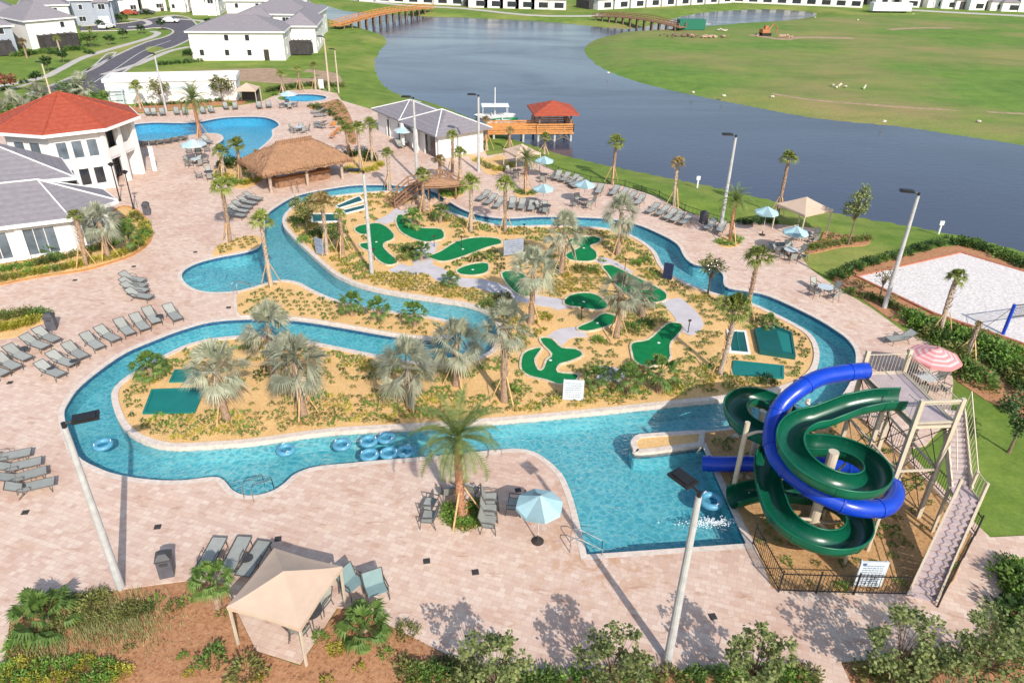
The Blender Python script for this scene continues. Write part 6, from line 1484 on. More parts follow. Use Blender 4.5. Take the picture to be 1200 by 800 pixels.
def crown_mesh(seed, rx, rz, n, ls, clumps=14, z0=0, cr=(.25, .42)):
    """leaf cards gathered in uneven clumps through an ovoid"""
    R = random.Random(seed); C_ = []; mb = MB()
    for k in range(clumps):
        a = k * GA; e = math.asin(max(-1, min(1, R.uniform(-.75, .95)))); q = R.uniform(.45, .95)
        C_.append((Vector((math.cos(a) * math.cos(e) * rx * q, math.sin(a) * math.cos(e) * rx * q, math.sin(e) * rz * q + z0)), R.uniform(*cr) * (rx + rz) / 2))
    for i in range(n):
        c, r = C_[R.randrange(clumps)]; v = Vector((R.gauss(0, 1), R.gauss(0, 1), R.gauss(0, .8))); v = v.normalized() * r * R.random() ** .45
        p = c + v; d = Vector((R.uniform(-1, 1), R.uniform(-1, 1), R.uniform(-.7, .4))).normalized(); s = d.cross(Vector((R.uniform(-1, 1), R.uniform(-1, 1), 1)))
        s = s.normalized() * ls * R.uniform(.3, .5); l = ls * R.uniform(.8, 1.4)
        mb.add([p, p + d * l * .5 - s, p + d * l, p + d * l * .5 + s], [(0, 1, 2, 3)])
    return mb, C_
def limbs(mb, top, C_, r, base_z):
    for c, q in C_:
        m_ = Vector((c.x * .35, c.y * .35, base_z + (c.z - base_z) * .5)); mb.tube([top, m_, c], [r, r * .55, r * .15], 5)
def props(parent, h=1.9, r=1.15, n=3, seed=0):
    for k in range(n):
        a = 2 * PI * k / n + seed; mb = MB(); mb.bar((r * math.cos(a), r * math.sin(a), 0), (.16 * math.cos(a), .16 * math.sin(a), h), .08, .05); mb.build('brace', M['wood_prop'], parent)
def hgt(base, ty):
    X_, Y_ = G(*base); lo, hi = 0, 25.0
    for _ in range(40):
        z = (lo + hi) / 2; v = Vector((X_, Y_, z - H)); y = 400 - FPX * v.dot(UP) / v.dot(FW)
        if y > ty: lo = z
        else: hi = z
    return lo
MESH = {}
def cached(key, fn, mat, smooth=False):
    if key not in MESH: MESH[key] = fn().mesh(key[0] if isinstance(key, tuple) else key, M[mat], smooth)
    return MESH[key]
def palm(kind, label, base, cy, s=1.0, brace=True, seed=0, group=None, z=DZ, nm=None):
    """base: pixel of the foot, cy: pixel row of the crown centre, s: crown size"""
    c = G(*base); h = max(.5, hgt(base, cy)); names = {'bis': 'bismarck_palm', 'sab': 'sabal_palm', 'date': 'date_palm', 'short': 'fan_palm', 'dry': 'sabal_palm'}
    t = thing(nm or names[kind], label, 'palm', (c[0], c[1], z), seed * 1.3, group)
    if kind == 'bis':
        ht = max(.35, h - .35 * s); mb, top = trunk_mb(ht, .24, .17, seed, .1, 10, .08); tr = mb.build('trunk', M['bark_palm'], t)
        bm_ = MB(); boots(bm_, ht * .35, ht, .2, seed, 30, top); bm_.build('leaf_bases', M['leaf_silver_dead'], tr)
        me = cached(('crown', 'bis', seed % 5), lambda: fan_crown(27, 1.0, 1.2, 20 + seed % 5, 90, -34, 24, .10, wid=.075, jit=16, rollx=1.5, spread=3.1), 'leaf_silver')
        dd_ = cached(('dead_fronds', seed % 2), lambda: fan_crown(6, .9, .9, 50 + seed % 2, -35, -78, 11, .6, wid=.09), 'leaf_silver_dead')
    elif kind in ('sab', 'dry'):
        ht = h - .25 * s; mb, top = trunk_mb(ht, .17, .15, seed, .22, 9, .10, 12); tr = mb.build('trunk', M['bark_palm' if seed % 2 else 'bark_pale'], t)
        bm_ = MB(); boots(bm_, ht * .45, ht, .16, seed, 46, top); bm_.build('leaf_bases', M['bark_palm'], tr)
        me = cached(('crown', 'sab', kind, seed % 3), lambda: fan_crown(26, .42, .60, 30 + seed % 3, 90, -12, 14, .30, wid=.13), 'leaf_sabal' if kind == 'sab' else 'leaf_dry')
        dd_ = None
    elif kind == 'short':
        ht = max(.3, h - .3 * s); mb, top = trunk_mb(ht, .17, .14, seed, .06, 8, .1, 5); mb.build('trunk', M['bark_palm'], t)
        me = cached(('crown', 'short', seed % 3), lambda: fan_crown(24, .62, .62, 40 + seed % 3, 85, -15, 13, .3, wid=.15), 'leaf_mid'); dd_ = None
    else:
        ht = h - .1; mb, top = trunk_mb(ht, .21 * s, .19 * s, seed, .12, 12, .07, 14); tr = mb.build('trunk', M['bark_date'], t)
        bm_ = MB(); boots(bm_, .2, ht, .2 * s, seed, int(60 * ht / 3), top); bm_.build('leaf_bases', M['bark_date'], tr)
        me = cached(('crown', 'date', seed % 2), lambda: pinnate_crown(34, 2.75, 60 + seed % 2, 84, -20, 26, .034, .48), 'leaf_date'); dd_ = None
    o = link('crown', me, t); o.location = (top.x, top.y, ht + .05); o.scale = (s, s, s)
    if dd_: o = link('dead_fronds', dd_, t); o.location = (top.x, top.y, ht); o.scale = (s, s, s)
    if brace: props(t, min(1.9, ht * .55), .9 if kind != 'date' else 1.1, 3, seed)
    return t
P = palm
P('bis', 'silver fan palm standing right of the teal courts at the west end of the island', (266, 491), 428, 1.02, seed=1)
P('bis', 'silver fan palm with leaning props, right one of the big western pair', (357, 489), 420, 1.02, seed=2)
P('bis', 'silver fan palm behind the big pair in the west, standing closest to the channel', (322, 440), 380, .98, seed=3)
P('bis', 'silver fan palm with broad crown near the middle of the long south bank', (482, 477), 424, 1.02, seed=4)
P('bis', 'silver fan palm at the U turn of the inner channel', (535, 452), 398, 1.05, seed=5)
P('bis', 'tall shaggy grey palm with long trunk and hanging dead fronds by the south bank', (591, 471), 378, .92, seed=6)
P('bis', 'tall silver palm right behind the shaggy grey palm in the island centre', (622, 380), 312, .98, seed=7)
P('bis', 'silver palm with pinkish trunk in the north centre of the golf garden', (657, 322), 268, .98, seed=8)
P('bis', 'silver palm next to the river opposite the dark umbrella table', (724, 300), 246, .92, seed=9)
P('bis', 'drooping silver palm standing between the shaded oval green and the long diagonal green', (722, 396), 338, .85, seed=10)
P('bis', 'small silver palm hiding the lower edge of the long diagonal green', (752, 372), 345, .62, seed=11, brace=False)
P('bis', 'silver palm with props in the flower bed in front of the clubhouse windows', (128, 304), 256, .95, seed=12)
P('bis', 'round silver shrub palm against the red roofed hall', (103, 217), 190, .95, seed=13, brace=False)
P('bis', 'silver palm far left behind the red roof, near the picture edge', (22, 140), 122, 1.2, seed=14, brace=False)
P('bis', 'silver palm behind the red roof, between road and roof', (50, 128), 112, 1.3, seed=15, brace=False)
P('bis', 'silver palm at the road edge right behind the red roof apex', (100, 118), 98, 1.2, seed=16, brace=False)
P('date', 'big date palm with tall patterned trunk in the round bed of the front deck', (541, 606), 512, .98, seed=1, z=DZ)
P('date', 'date palm growing between the far blue pool and its loungers', (236, 162), 116, 1.05, seed=2)
P('date', 'date palm in the round bed between the river and the blue umbrellas', (615, 226), 186, .66, seed=3)
P('date', 'date palm with braces in the round bed at the foot of a lamp pole', (855, 284), 236, .72, seed=4)
SAB = [('sab', (717, 215), 165, 'tall fan palm on the grass bank in front of the lake, left of the two', 1.25), ('dry', (790, 242), 190, 'sparse brownish palm on the grass bank, right of the two', .95), ('sab', (911, 252), 184, 'tall palm with leaning pale trunk rising behind the tan cabana', 1.15), ('sab', (1101, 392), 324, 'short thick trunked palm with tiny crown beside the sand court', .9),
    ('sab', (872, 378), 300, 'fan palm leaning over the east river channel, upper one', 1.35), ('sab', (843, 440), 358, 'loose green fan palm left of the teal courts near the slide', 1.5), ('sab', (592, 273), 214, 'slender palm north of the river facing the course board', 1.2), ('sab', (552, 272), 212, 'slender palm at the north bend, right of the timber bridge', 1.25),
    ('sab', (497, 250), 203, 'slender palm with reddish foot beside the timber bridge', 1.05), ('sab', (457, 222), 178, 'palm with short bushy crown left of the timber bridge', .85), ('sab', (270, 285), 218, 'green fan palm above the five tight loungers', 1.35), ('sab', (318, 336), 258, 'bare looking palm at the tip of the round river head', 1.2),
    ('sab', (378, 196), 150 + 60, 'low palm in front of the thatched hut', .8), ('sab', (423, 200), 148, 'middle palm of the trio right of the thatched hut', 1.15), ('sab', (409, 184), 150, 'left palm of the trio right of the thatched hut', 1.0), ('sab', (436, 190), 144, 'right palm of the trio right of the thatched hut', 1.15),
    ('sab', (530, 205), 158, 'palm before the white end wall of the pool house, left one', .9), ('sab', (539, 218), 178, 'short palm before the white end wall of the pool house', 1.0), ('dry', (516, 210), 186, 'small dry palm left of the pool house palms', .9), ('dry', (571, 176), 140, 'thin palm at the right corner of the pool house', .7),
    ('sab', (283, 212), 168, 'palm in the bed left of the thatched hut, nearer one', 1.3), ('sab', (262, 208), 176, 'palm in the bed left of the thatched hut, further left', 1.2), ('dry', (307, 206), 180, 'thin braced palm directly left of the thatched hut', .8), ('sab', (638, 180), 160, 'short palm on the grass bank in front of the gazebo pier', .9), ('dry', (597, 176), 152, 'small palm on the grass bank left of the pier railing', .7),
    ('sab', (333, 113), 86, 'small palm behind the spa, leftmost', .9), ('sab', (352, 107), 80, 'small braced palm behind the spa, second from the left', .9), ('sab', (370, 106), 76, 'small braced palm behind the spa, right one', .9), ('sab', (101, 312), 252, 'thin palm with tall trunk leaning at the clubhouse bed edge', .8), ('dry', (383, 298), 236, 'tall loose palm with pale trunk next to the blue grey board', 1.5),
    ('sab', (402, 300), 250, 'thin trunk palm right of the tall loose palm in the west golf garden', .7), ('dry', (1133, 418), 380, 'dead leaning palm trunk with almost no leaves by the sand court', .35), ('dry', (32, 68), 48, 'small palm in front of the left screened porch', 1.0), ('sab', (72, 64), 44, 'small palm right of the screened porch on the left lawn', 1.0), ('sab', (108, 46), 34, 'small palm on the lawn before the grey blue house', .9), ('sab', (165, 128), 100, 'thin yellowish palm in front of the long white building', 1.3)]
for i, (k, b_, cy_, lab, s) in enumerate(SAB): P(k, lab, b_, cy_, s, brace=b_[1] > 95 and i not in (33,), seed=i + 3)
SHORT = [((178, 446), 426, 'low green fan palm at the western tip of the island', 1.15), ((413, 371), 352, 'low palm on the peninsula between the channels, left one', .95), ((446, 378), 358, 'low palm on the peninsula between the channels, middle one', .9), ((486, 384), 364, 'low palm on the peninsula between the channels, right one', .95), ((735, 462), 438, 'low palm by the south bank, left one of the pair near the foot shaped green', 1.0), ((771, 460), 432, 'low palm by the south bank, right one of the pair near the foot shaped green', 1.15),
    ((697, 456), 440, 'low palm right of the white course board', .85), ((484, 268), 254, 'low dark palm between the first two putting greens', 1.1), ((516, 262), 246, 'low palm next to the rock mound of the timber bridge', .9), ((256, 712), 676, 'low fan palm beside the front cabana, on its left', .95), ((152, 296), 272, 'green fan palm in the rounded end of the clubhouse bed', 1.2), ((60, 300), 294, 'dark round bush palm under the clubhouse windows', .8),
    ((528, 336), 326, 'low bushy palm in the dip between the putting greens', .8), ((494, 306), 292, 'low palm beside the leaf shaped green', .9), ((900, 388), 376, 'low palm between teal courts and river', .7)]
for i, (b_, cy_, lab, s) in enumerate(SHORT): P('short', lab, b_, cy_, s, brace=False, seed=i)
for i, (b_, s, lab) in enumerate([((55, 732), 1.5, 'big dark green saw palmetto clump at the front left'), ((427, 742), 1.25, 'round saw palmetto clump right of the front cabana'), ((1175, 500), 1.0, 'x')][:2]):
    P('short', lab, b_, b_[1] - 12, s * .92, brace=False, seed=20 + i, nm='saw_palmetto')
def tree(label, base, top_y, rx, kind='leaf_tree', n=1800, ls=.16, seed=0, name='shade_tree', frac=.35, clumps=16, tr=.09, cat='tree', z=.02, xy=None):
    c = xy or G(*base); h = hgt(base, top_y) if top_y is not None else frac; 
    t = thing(name, label, cat, (c[0], c[1], z), seed * .9); f = .35
    if top_y is None: h = base[1]
    zc = h * (.5 + f / 2) + .1; rz = h * (1 - f) / 2
    mb, C_ = crown_mesh(100 + seed, rx, rz, n, ls, clumps, zc); mb.build('crown', M[kind], t)
    tb_, top = trunk_mb(h * (f + .05), tr, tr * .7, seed, .08, 7, .05, 5); limbs(tb_, top, C_, tr * .5, h * f); tb_.build('trunk', M['bark_tree'], t); return t
# young trees along the front edge: feet are just outside or at the frame, shadows fall on the deck
def ftree(label, x, y, h, rx, seed, n=1500, kind='leaf_tree', ls=.15):
    c = (x, y); t = thing('young_shade_tree', label, 'tree', (x, y, .02), seed * .7); f = .30; zc = h * (.5 + f / 2); rz = h * (1 - f) / 2
    mb, C_ = crown_mesh(200 + seed, rx * 1.12, rz, n, ls, 34, zc, (.14, .26)); mb.build('crown', M[kind], t)
    tb_, top = trunk_mb(h * (f + .05), .07, .05, seed, .08, 7, .05, 5); limbs(tb_, top, C_, .03, h * f); tb_.build('trunk', M['bark_tree'], t); return t
def at_top(px, z): return G(px[0], px[1], z)
for i, (px, z, h, rx, lab, kd) in enumerate([((578, 772), 3.0, 4.2, 1.25, 'leafy young tree at the bottom edge, left of the centre', 'leaf_tree'), ((722, 768), 2.6, 3.8, 1.35, 'leafy young tree at the foot of the bottom lamp pole', 'leaf_tree'), ((893, 765), 2.8, 4.0, 1.15, 'leafy young tree at the bottom edge left of the gap in the pavers', 'leaf_tree'),
        ((1062, 752), 2.6, 4.0, 1.5, 'leafy young tree at the bottom right before the slide stairs', 'leaf_tree'), ((1168, 762), 2.6, 4.2, 1.6, 'dense tree in the bottom right corner', 'leaf_tree'), ((1120, 800), 2.2, 3.2, 1.4, 'olive green tree at the bottom edge right of the paver gap', 'leaf_tree')]):
    c = G(*px, z); ftree(lab, c[0], c[1], h, rx, i, kind=kd)
tree('slender dark conical tree in the bark bed right of the tan cabana', (993, 288), 214, 1.0, 'leaf_tree', 1500, .17, 31, frac=.4)
tree('small olive tree in the notch bend of the east river', (829, 346), 300, 1.0, 'leaf_olive', 700, .16, 32)
tree('thin bare looking sapling beside the tall lamp at the sand court', (1030, 350), 310, .8, 'leaf_olive', 160, .15, 33)
tree('dark round tree on the lawn right of the slide tower', (1182, 530), 470, 1.35, 'leaf_dark', 1800, .14, 34, name='round_tree')
tree('leafy tree in front of the long white building, middle', (190, 124), 92, 1.8, 'leaf_olive', 400, .3, 35); tree('leafy dark tree in front of the long white building, right', (262, 122), 88, 1.9, 'leaf_olive', 600, .3, 36)
tree('bushy tree with loose crown left of the tall loose palm, west golf garden', (360, 275), 228, 1.35, 'leaf_olive', 1300, .17, 37, name='bushy_tree')
tree('small round tree next to the blue grey board', (398, 296), 258, .9, 'leaf_mid', 700, .15, 38)
for i, (b_, ty) in enumerate([((57, 84), 66), ((75, 74), 58), ((103, 54), 40), ((130, 53), 41), ((145, 46), 34), ((166, 40), 29), ((190, 36), 21), ((173, 23), 11), ((148, 14), 6), ((44, 98), 84), ((118, 34), 24), ((222, 72), 58), ((245, 30), 22), ((137, 28), 16)]):
    o_ = tree('small dark tree', b_, ty, 1.1, 'leaf_dark', 300, .32, 40 + i, name='street_tree', z=0)
    o_['label'] = 'small dark tree along the street, %s in order from the %s' % (ORD[i % 14], 'left front')
    o_['group'] = 'small dark street trees'
for i, (b_, ty, rx, lab) in enumerate([((107, 55), 38, 2.4, 'wide dark shrubby tree left of the short driveway'), ((143, 27), 18, 2.2, 'wide round tree beyond the short driveway'), ((85, 116), 96, 2.4, 'dark green tree behind the right slope of the red roof'), ((8, 108), 86, 2.2, 'reddish brown tree at the left edge above the silver palms'), ((115, 126), 108, 2.0, 'dark tree touching the long white building on its left'), ((6, 150), 128, 2.4, 'dark green tree behind the red roof at the left edge')]):
    tree(lab, b_, ty, rx, 'leaf_mid' if i != 3 else 'leaf_red', 700, .3, 60 + i, z=0, name='broad_tree')
# shrubs that stand out
SH = {k: clump_mesh(k, .62, .62, 330, .16, .045).mesh('foliage', M[m_]) for k, m_ in ((1, 'leaf_mid'), (2, 'leaf_bright'), (3, 'leaf_dark'), (4, 'leaf_olive'), (5, 'leaf_yellow'))}
AG = spiky_mesh(5, 40, .8, .035).mesh('leaves', M['leaf_bright'])
def shrub(label, px, k, s, group=None, name='shrub', cat='shrub', z=None, me=None):
    c = G(*px); o = link(name, me or SH[k]); o.location = (c[0], c[1], (DZ if z is None else z)); o.rotation_euler = (0, 0, rnd.uniform(0, 6)); o.scale = (s * rnd.uniform(.9, 1.15), s * rnd.uniform(.9, 1.15), s * rnd.uniform(.85, 1.1)); return tag(o, label, cat, group)
def line_shrubs(pts, n, k, s, label, group, **kw):
    L = smooth_poly(pts, 8, closed=False)
    for i in range(n):
        q = L[min(len(L) - 1, int(i / max(1, n - 1) * (len(L) - 1)))]; shrub(label, (q[0] + rnd.uniform(-1, 1), q[1] + rnd.uniform(-.5, .5)), k if not isinstance(k, tuple) else rnd.choice(k), s, group, **kw)
line_shrubs([(980, 326), (1010, 312), (1060, 298), (1110, 283)], 17, (1, 3), 1.0, 'dark hedge shrub in the row on the upper left side of the sand court', 'hedge on the upper left side of the sand court', name='hedge_shrub', z=0)
line_shrubs([(1126, 286), (1150, 292), (1180, 304), (1215, 318)], 12, (1, 3), 1.25, 'tall hedge shrub in the row between the sand court and the lake', 'hedge between sand court and lake', name='hedge_shrub', z=0)
line_shrubs([(995, 344), (1025, 352), (1050, 362), (1075, 372)], 9, (1, 4), .8, 'low shrub in the bark bed along the near left side of the sand court', 'low shrubs left of the sand court')
line_shrubs([(1078, 378), (1110, 388), (1140, 398), (1170, 408), (1195, 420)], 14, (1, 2, 3), 1.15, 'leafy shrub in the dense bed between sand court and slide tower', 'dense shrubs between sand court and slide tower')
line_shrubs([(1085, 388), (1120, 400), (1150, 420), (1180, 440), (1198, 460)], 13, (1, 4, 3), 1.1, 'mixed shrub in the lower row of the bed between sand court and lawn', 'mixed shrubs above the lawn')
line_shrubs([(1068, 376), (1090, 394), (1112, 412), (1128, 434), (1150, 452)], 11, (2, 1, 4), 1.5, 'tall bright shrub in the front row of the bed between sand court and lawn', 'front shrubs of the bed by the lawn')
line_shrubs([(1130, 402), (1160, 415), (1185, 432), (1205, 450)], 10, (1, 2, 4), 1.6, 'tall leafy shrub filling the middle of the bed by the sand court', 'middle shrubs of the bed by the sand court')
line_shrubs([(950, 292), (975, 288), (1000, 284), (1015, 281)], 9, (1, 4), .8, 'low shrub in the triangular bed beside the tan cabana', 'low shrubs in the triangular cabana bed')
line_shrubs([(868, 262), (885, 263), (905, 262)], 5, 3, .9, 'dark hedge shrub behind the blue umbrella at the lake bank', 'dark hedge behind the blue umbrella')
line_shrubs([(527, 598), (527, 610), (540, 617), (555, 615), (562, 604), (556, 594)], 13, 2, .62, 'bright green shrub in the ring around the front date palm', 'ring of shrubs round the front date palm')
line_shrubs([(843, 285), (853, 289), (866, 284), (858, 279)], 6, 2, .7, 'bright shrub around the lamp side date palm', 'shrubs round the lamp side date palm')
line_shrubs([(607, 226), (615, 229), (626, 227)], 5, 1, .7, 'green shrub around the date palm behind the river loungers', 'shrubs round the river date palm')
line_shrubs([(258, 208), (270, 214), (285, 217), (300, 212)], 8, (2, 5), .95, 'yellow green shrub in the front of the bed beside the thatched hut', 'shrubs in front of the hut bed')
line_shrubs([(262, 196), (270, 190), (285, 194), (292, 200)], 7, 3, 1.25, 'dark shrub behind the palms beside the thatched hut', 'dark shrubs beside the thatched hut')
line_shrubs([(408, 200), (420, 203), (436, 200), (446, 194)], 9, 5, .85, 'yellow green shrub in the curved front of the palm trio bed', 'shrubs in the palm trio bed'); line_shrubs([(410, 184), (425, 182), (436, 190)], 5, 3, 1.3, 'dark shrub under the palm trio', 'dark shrubs under the palm trio')
line_shrubs([(518, 228), (530, 231), (540, 226)], 5, 2, .9, 'bright green shrub right of the thatched shelter', 'shrubs right of the shelter')
line_shrubs([(560, 190), (575, 198), (590, 200), (600, 194)], 9, (4, 5), .85, 'olive shrub beside the path right of the pool house', 'shrubs right of the pool house')
line_shrubs([(0, 330), (40, 322), (80, 315), (120, 306), (150, 296), (168, 282), (170, 268), (158, 254)], 32, (5, 5, 2, 4), .9, 'yellow green shrub along the front of the clubhouse bed', 'shrubs along the clubhouse bed')
line_shrubs([(0, 320), (40, 312), (80, 303), (120, 292), (145, 280), (150, 262)], 20, (2, 1, 4), .9, 'green shrub in the back row of the clubhouse bed', 'back row of clubhouse shrubs')
line_shrubs([(0, 376), (25, 371), (48, 371)], 7, (1, 4), 1.0, 'green shrub in the back of the flower bed at the left edge', 'back shrubs of the left bed'); line_shrubs([(0, 388), (20, 384), (40, 378)], 7, 5, .9, 'yellow shrub in the front of the flower bed at the left edge', 'yellow shrubs of the left bed')
line_shrubs([(165, 125), (190, 124), (215, 122), (245, 120), (272, 118)], 14, (1, 3), .9, 'dark shrub behind the loungers beyond the blue pool', 'shrubs beyond the blue pool')
line_shrubs([(318, 108), (330, 106), (345, 103), (362, 101), (380, 100), (400, 102)], 16, (1, 3, 4), 1.3, 'dark hedge shrub in the row behind the spa', 'hedge behind the spa', z=0)
line_shrubs([(365, 126), (380, 131), (394, 140), (405, 152)], 8, (3, 1), 1.0, 'dark shrub in the bed between the spa and the palm trio', 'shrubs between spa and palm trio')
for px, k, s, lab in [((58, 308), 3, 1.1, 'dark ball shaped bush below the clubhouse windows'), ((322, 112), 2, 1.0, 'bright bush left of the spa'), ((268, 124), 2, 1.1, 'bright bush left of the small tan cabana'), ((20, 758), 2, .8, 'bright green bush near the bottom left corner'), ((175, 715), 3, .5, 'small dark bush near the front left lamp'), ((205, 712), 4, .6, 'small pale bush right of the front left lamp'),
        ((478, 742), 4, .8, 'olive bush right of the saw palmetto clump'), ((392, 762), 5, .5, 'small yellow bush behind the saw palmetto clump'), ((375, 748), 2, .5, 'small bright bush at the corner of the cabana pad'), ((250, 775), 1, .9, 'dark bush at the bottom left of the cabana pad'), ((290, 790), 4, 1.1, 'round olive bush at the bottom edge below the cabana pad'),
        ((150, 720), 4, .8, 'pale grassy bush at the foot of the front left lamp'), ((110, 712), 4, .9, 'pale grassy bush left of the front left lamp'), ((215, 770), 2, .35, 'tiny bright bush in the open bark'), ((222, 790), 5, .35, 'tiny yellow bush in the open bark'), ((520, 782), 3, .8, 'dark bush left of the leafy tree at the bottom edge'), ((640, 800), 1, .8, 'green bush below the deck between the bottom trees'), ((810, 798), 1, .8, 'green bush right of the bottom lamp pole'), ((850, 800), 4, .7, 'olive bush further right of the bottom lamp pole'),
        ((985, 690), 2, .5, 'small bright bush left of the rules board'), ((960, 640), 4, .8, 'olive bush below the blue tube front'), ((1005, 640), 5, .7, 'yellow bush below the blue tube front'), ((1015, 622), 4, .7, 'pale bush beneath the blue tube right side'), ((1190, 690), 1, 1.8, 'large dark hedge bush at the right edge'), ((1198, 730), 3, 1.8, 'large dark bush at the right edge, lower one'), ((1180, 480), 3, .8, 'low dark bush near the round lawn tree')]: shrub(lab, px, k, s, z=.03)
line_shrubs([(1185, 668), (1192, 690), (1196, 720), (1185, 760)], 8, (1, 2), 1.2, 'leafy shrub in the hedge at the lower right edge', 'hedge at the lower right edge', z=.02)
line_shrubs([(0, 790), (30, 780), (60, 785), (95, 778), (125, 783), (145, 790)], 13, (2, 5), .62, 'yellow green leafy plant in the mass at the bottom left corner', 'leafy plants at the bottom left corner', z=.02); line_shrubs([(10, 800), (40, 798), (80, 800), (120, 800)], 10, (2, 5, 1), .62, 'yellow green leafy plant in the mass at the bottom left corner', 'leafy plants at the bottom left corner', z=.02)
for px, k, s, lab in [((478, 296), 3, 1.0, 'dark leafy shrub in the dip between the first two greens'), ((488, 303), 1, 1.0, 'mid green shrub in the dip between the first two greens'), ((470, 306), 4, .9, 'olive shrub at the tip of the forked green'), ((562, 302), 1, .9, 'dark green shrub below the leaf shaped green, left'), ((578, 298), 3, .9, 'dark green shrub below the leaf shaped green, right'),
        ((648, 318), 1, 1.0, 'leafy shrub left of the pinkish silver palm'), ((680, 318), 4, 1.1, 'olive shrub below the double lobed green'), ((695, 320), 1, 1.0, 'mid green shrub below the double lobed green'), ((755, 382), 3, 1.1, 'dark shrub above the foot shaped green'), ((740, 388), 1, 1.0, 'leafy shrub left of the foot shaped green tip'), ((700, 402), 2, .9, 'bright shrub at the foot of the drooping silver palm'), ((745, 312), 2, 1.0, 'bright shrub at the river side below the umbrella table palm'), ((757, 308), 1, .9, 'mid green shrub at the river side near the navy sign'),
        ((350, 262), 1, 1.3, 'dark shrub at the west tip of the golf garden'), ((356, 285), 2, 1.1, 'bright shrub below the bushy tree in the golf garden'), ((372, 278), 3, 1.2, 'dark shrub under the bushy tree in the golf garden'), ((590, 352), 4, 1.2, 'olive shrub behind the tall silver palm'), ((572, 362), 1, 1.2, 'leafy shrub near the U turn of the channel'), ((588, 372), 3, 1.1, 'dark shrub near the U turn of the channel'), ((600, 462), 2, 1.0, 'bright shrub at the foot of the shaggy grey palm'), ((640, 375), 5, .8, 'yellow shrub on the open mulch above the hook shaped green'), ((790, 455), 1, .9, 'leafy shrub by the south bank near the slide'), ((900, 450), 3, 1.0, 'dark shrub beside the lowest teal court')]: shrub(lab, px, k, s * .9, z=DZ + .03)
for i in range(30):
    px = (rnd.uniform(0, 130), rnd.uniform(62, 112)); q = G(*px)
    if inside(q, ROAD): continue
    if px[1] > 70 + (130 - px[0]) * .25 or px[1] < 66: shrub('small dark shrub dotted over the lawn and verge left of the street', px, 3, 1.2, 'shrubs around the street lawn', z=0)
line_shrubs([(20, 66), (60, 62), (95, 58)], 9, (3, 1), 1.5, 'dark shrub in front of the screened porches on the left', 'shrubs before the left porches', z=0)
line_shrubs([(190, 76), (215, 74), (235, 73)], 6, (3, 1), 1.2, 'dark shrub at the street corner of the nearest white house', 'shrubs at the nearest white house', z=0)
line_shrubs([(0, 128), (30, 122), (60, 118), (90, 114)], 12, (1, 4), 2.0, 'green shrub in the mass behind the red roof', 'shrubs behind the red roof', z=0)
line_shrubs([(480, 790), (530, 796), (580, 800), (640, 804), (700, 802), (760, 800), (830, 799), (900, 798), (945, 798)], 26, (1, 4, 2, 1), .95, 'green shrub in the band under the young trees along the bottom edge', 'shrubs under the bottom edge trees', z=.02)
line_shrubs([(1020, 798), (1060, 785), (1100, 778), (1140, 775), (1175, 770), (1195, 745)], 11, (2, 4, 1), 1.0, 'leafy shrub in the thicket of the bottom right corner', 'thicket of the bottom right corner', z=.02)
line_shrubs([(60, 708), (90, 706), (120, 702)], 5, 4, .7, 'olive tuft along the deck edge left of the front lamp', 'olive tufts by the front left deck edge', z=.02); line_shrubs([(60, 735), (100, 728), (135, 725), (165, 718)], 8, 4, .62, 'olive tuft inside the front left bed', 'olive tufts in the front left bed', z=.02)
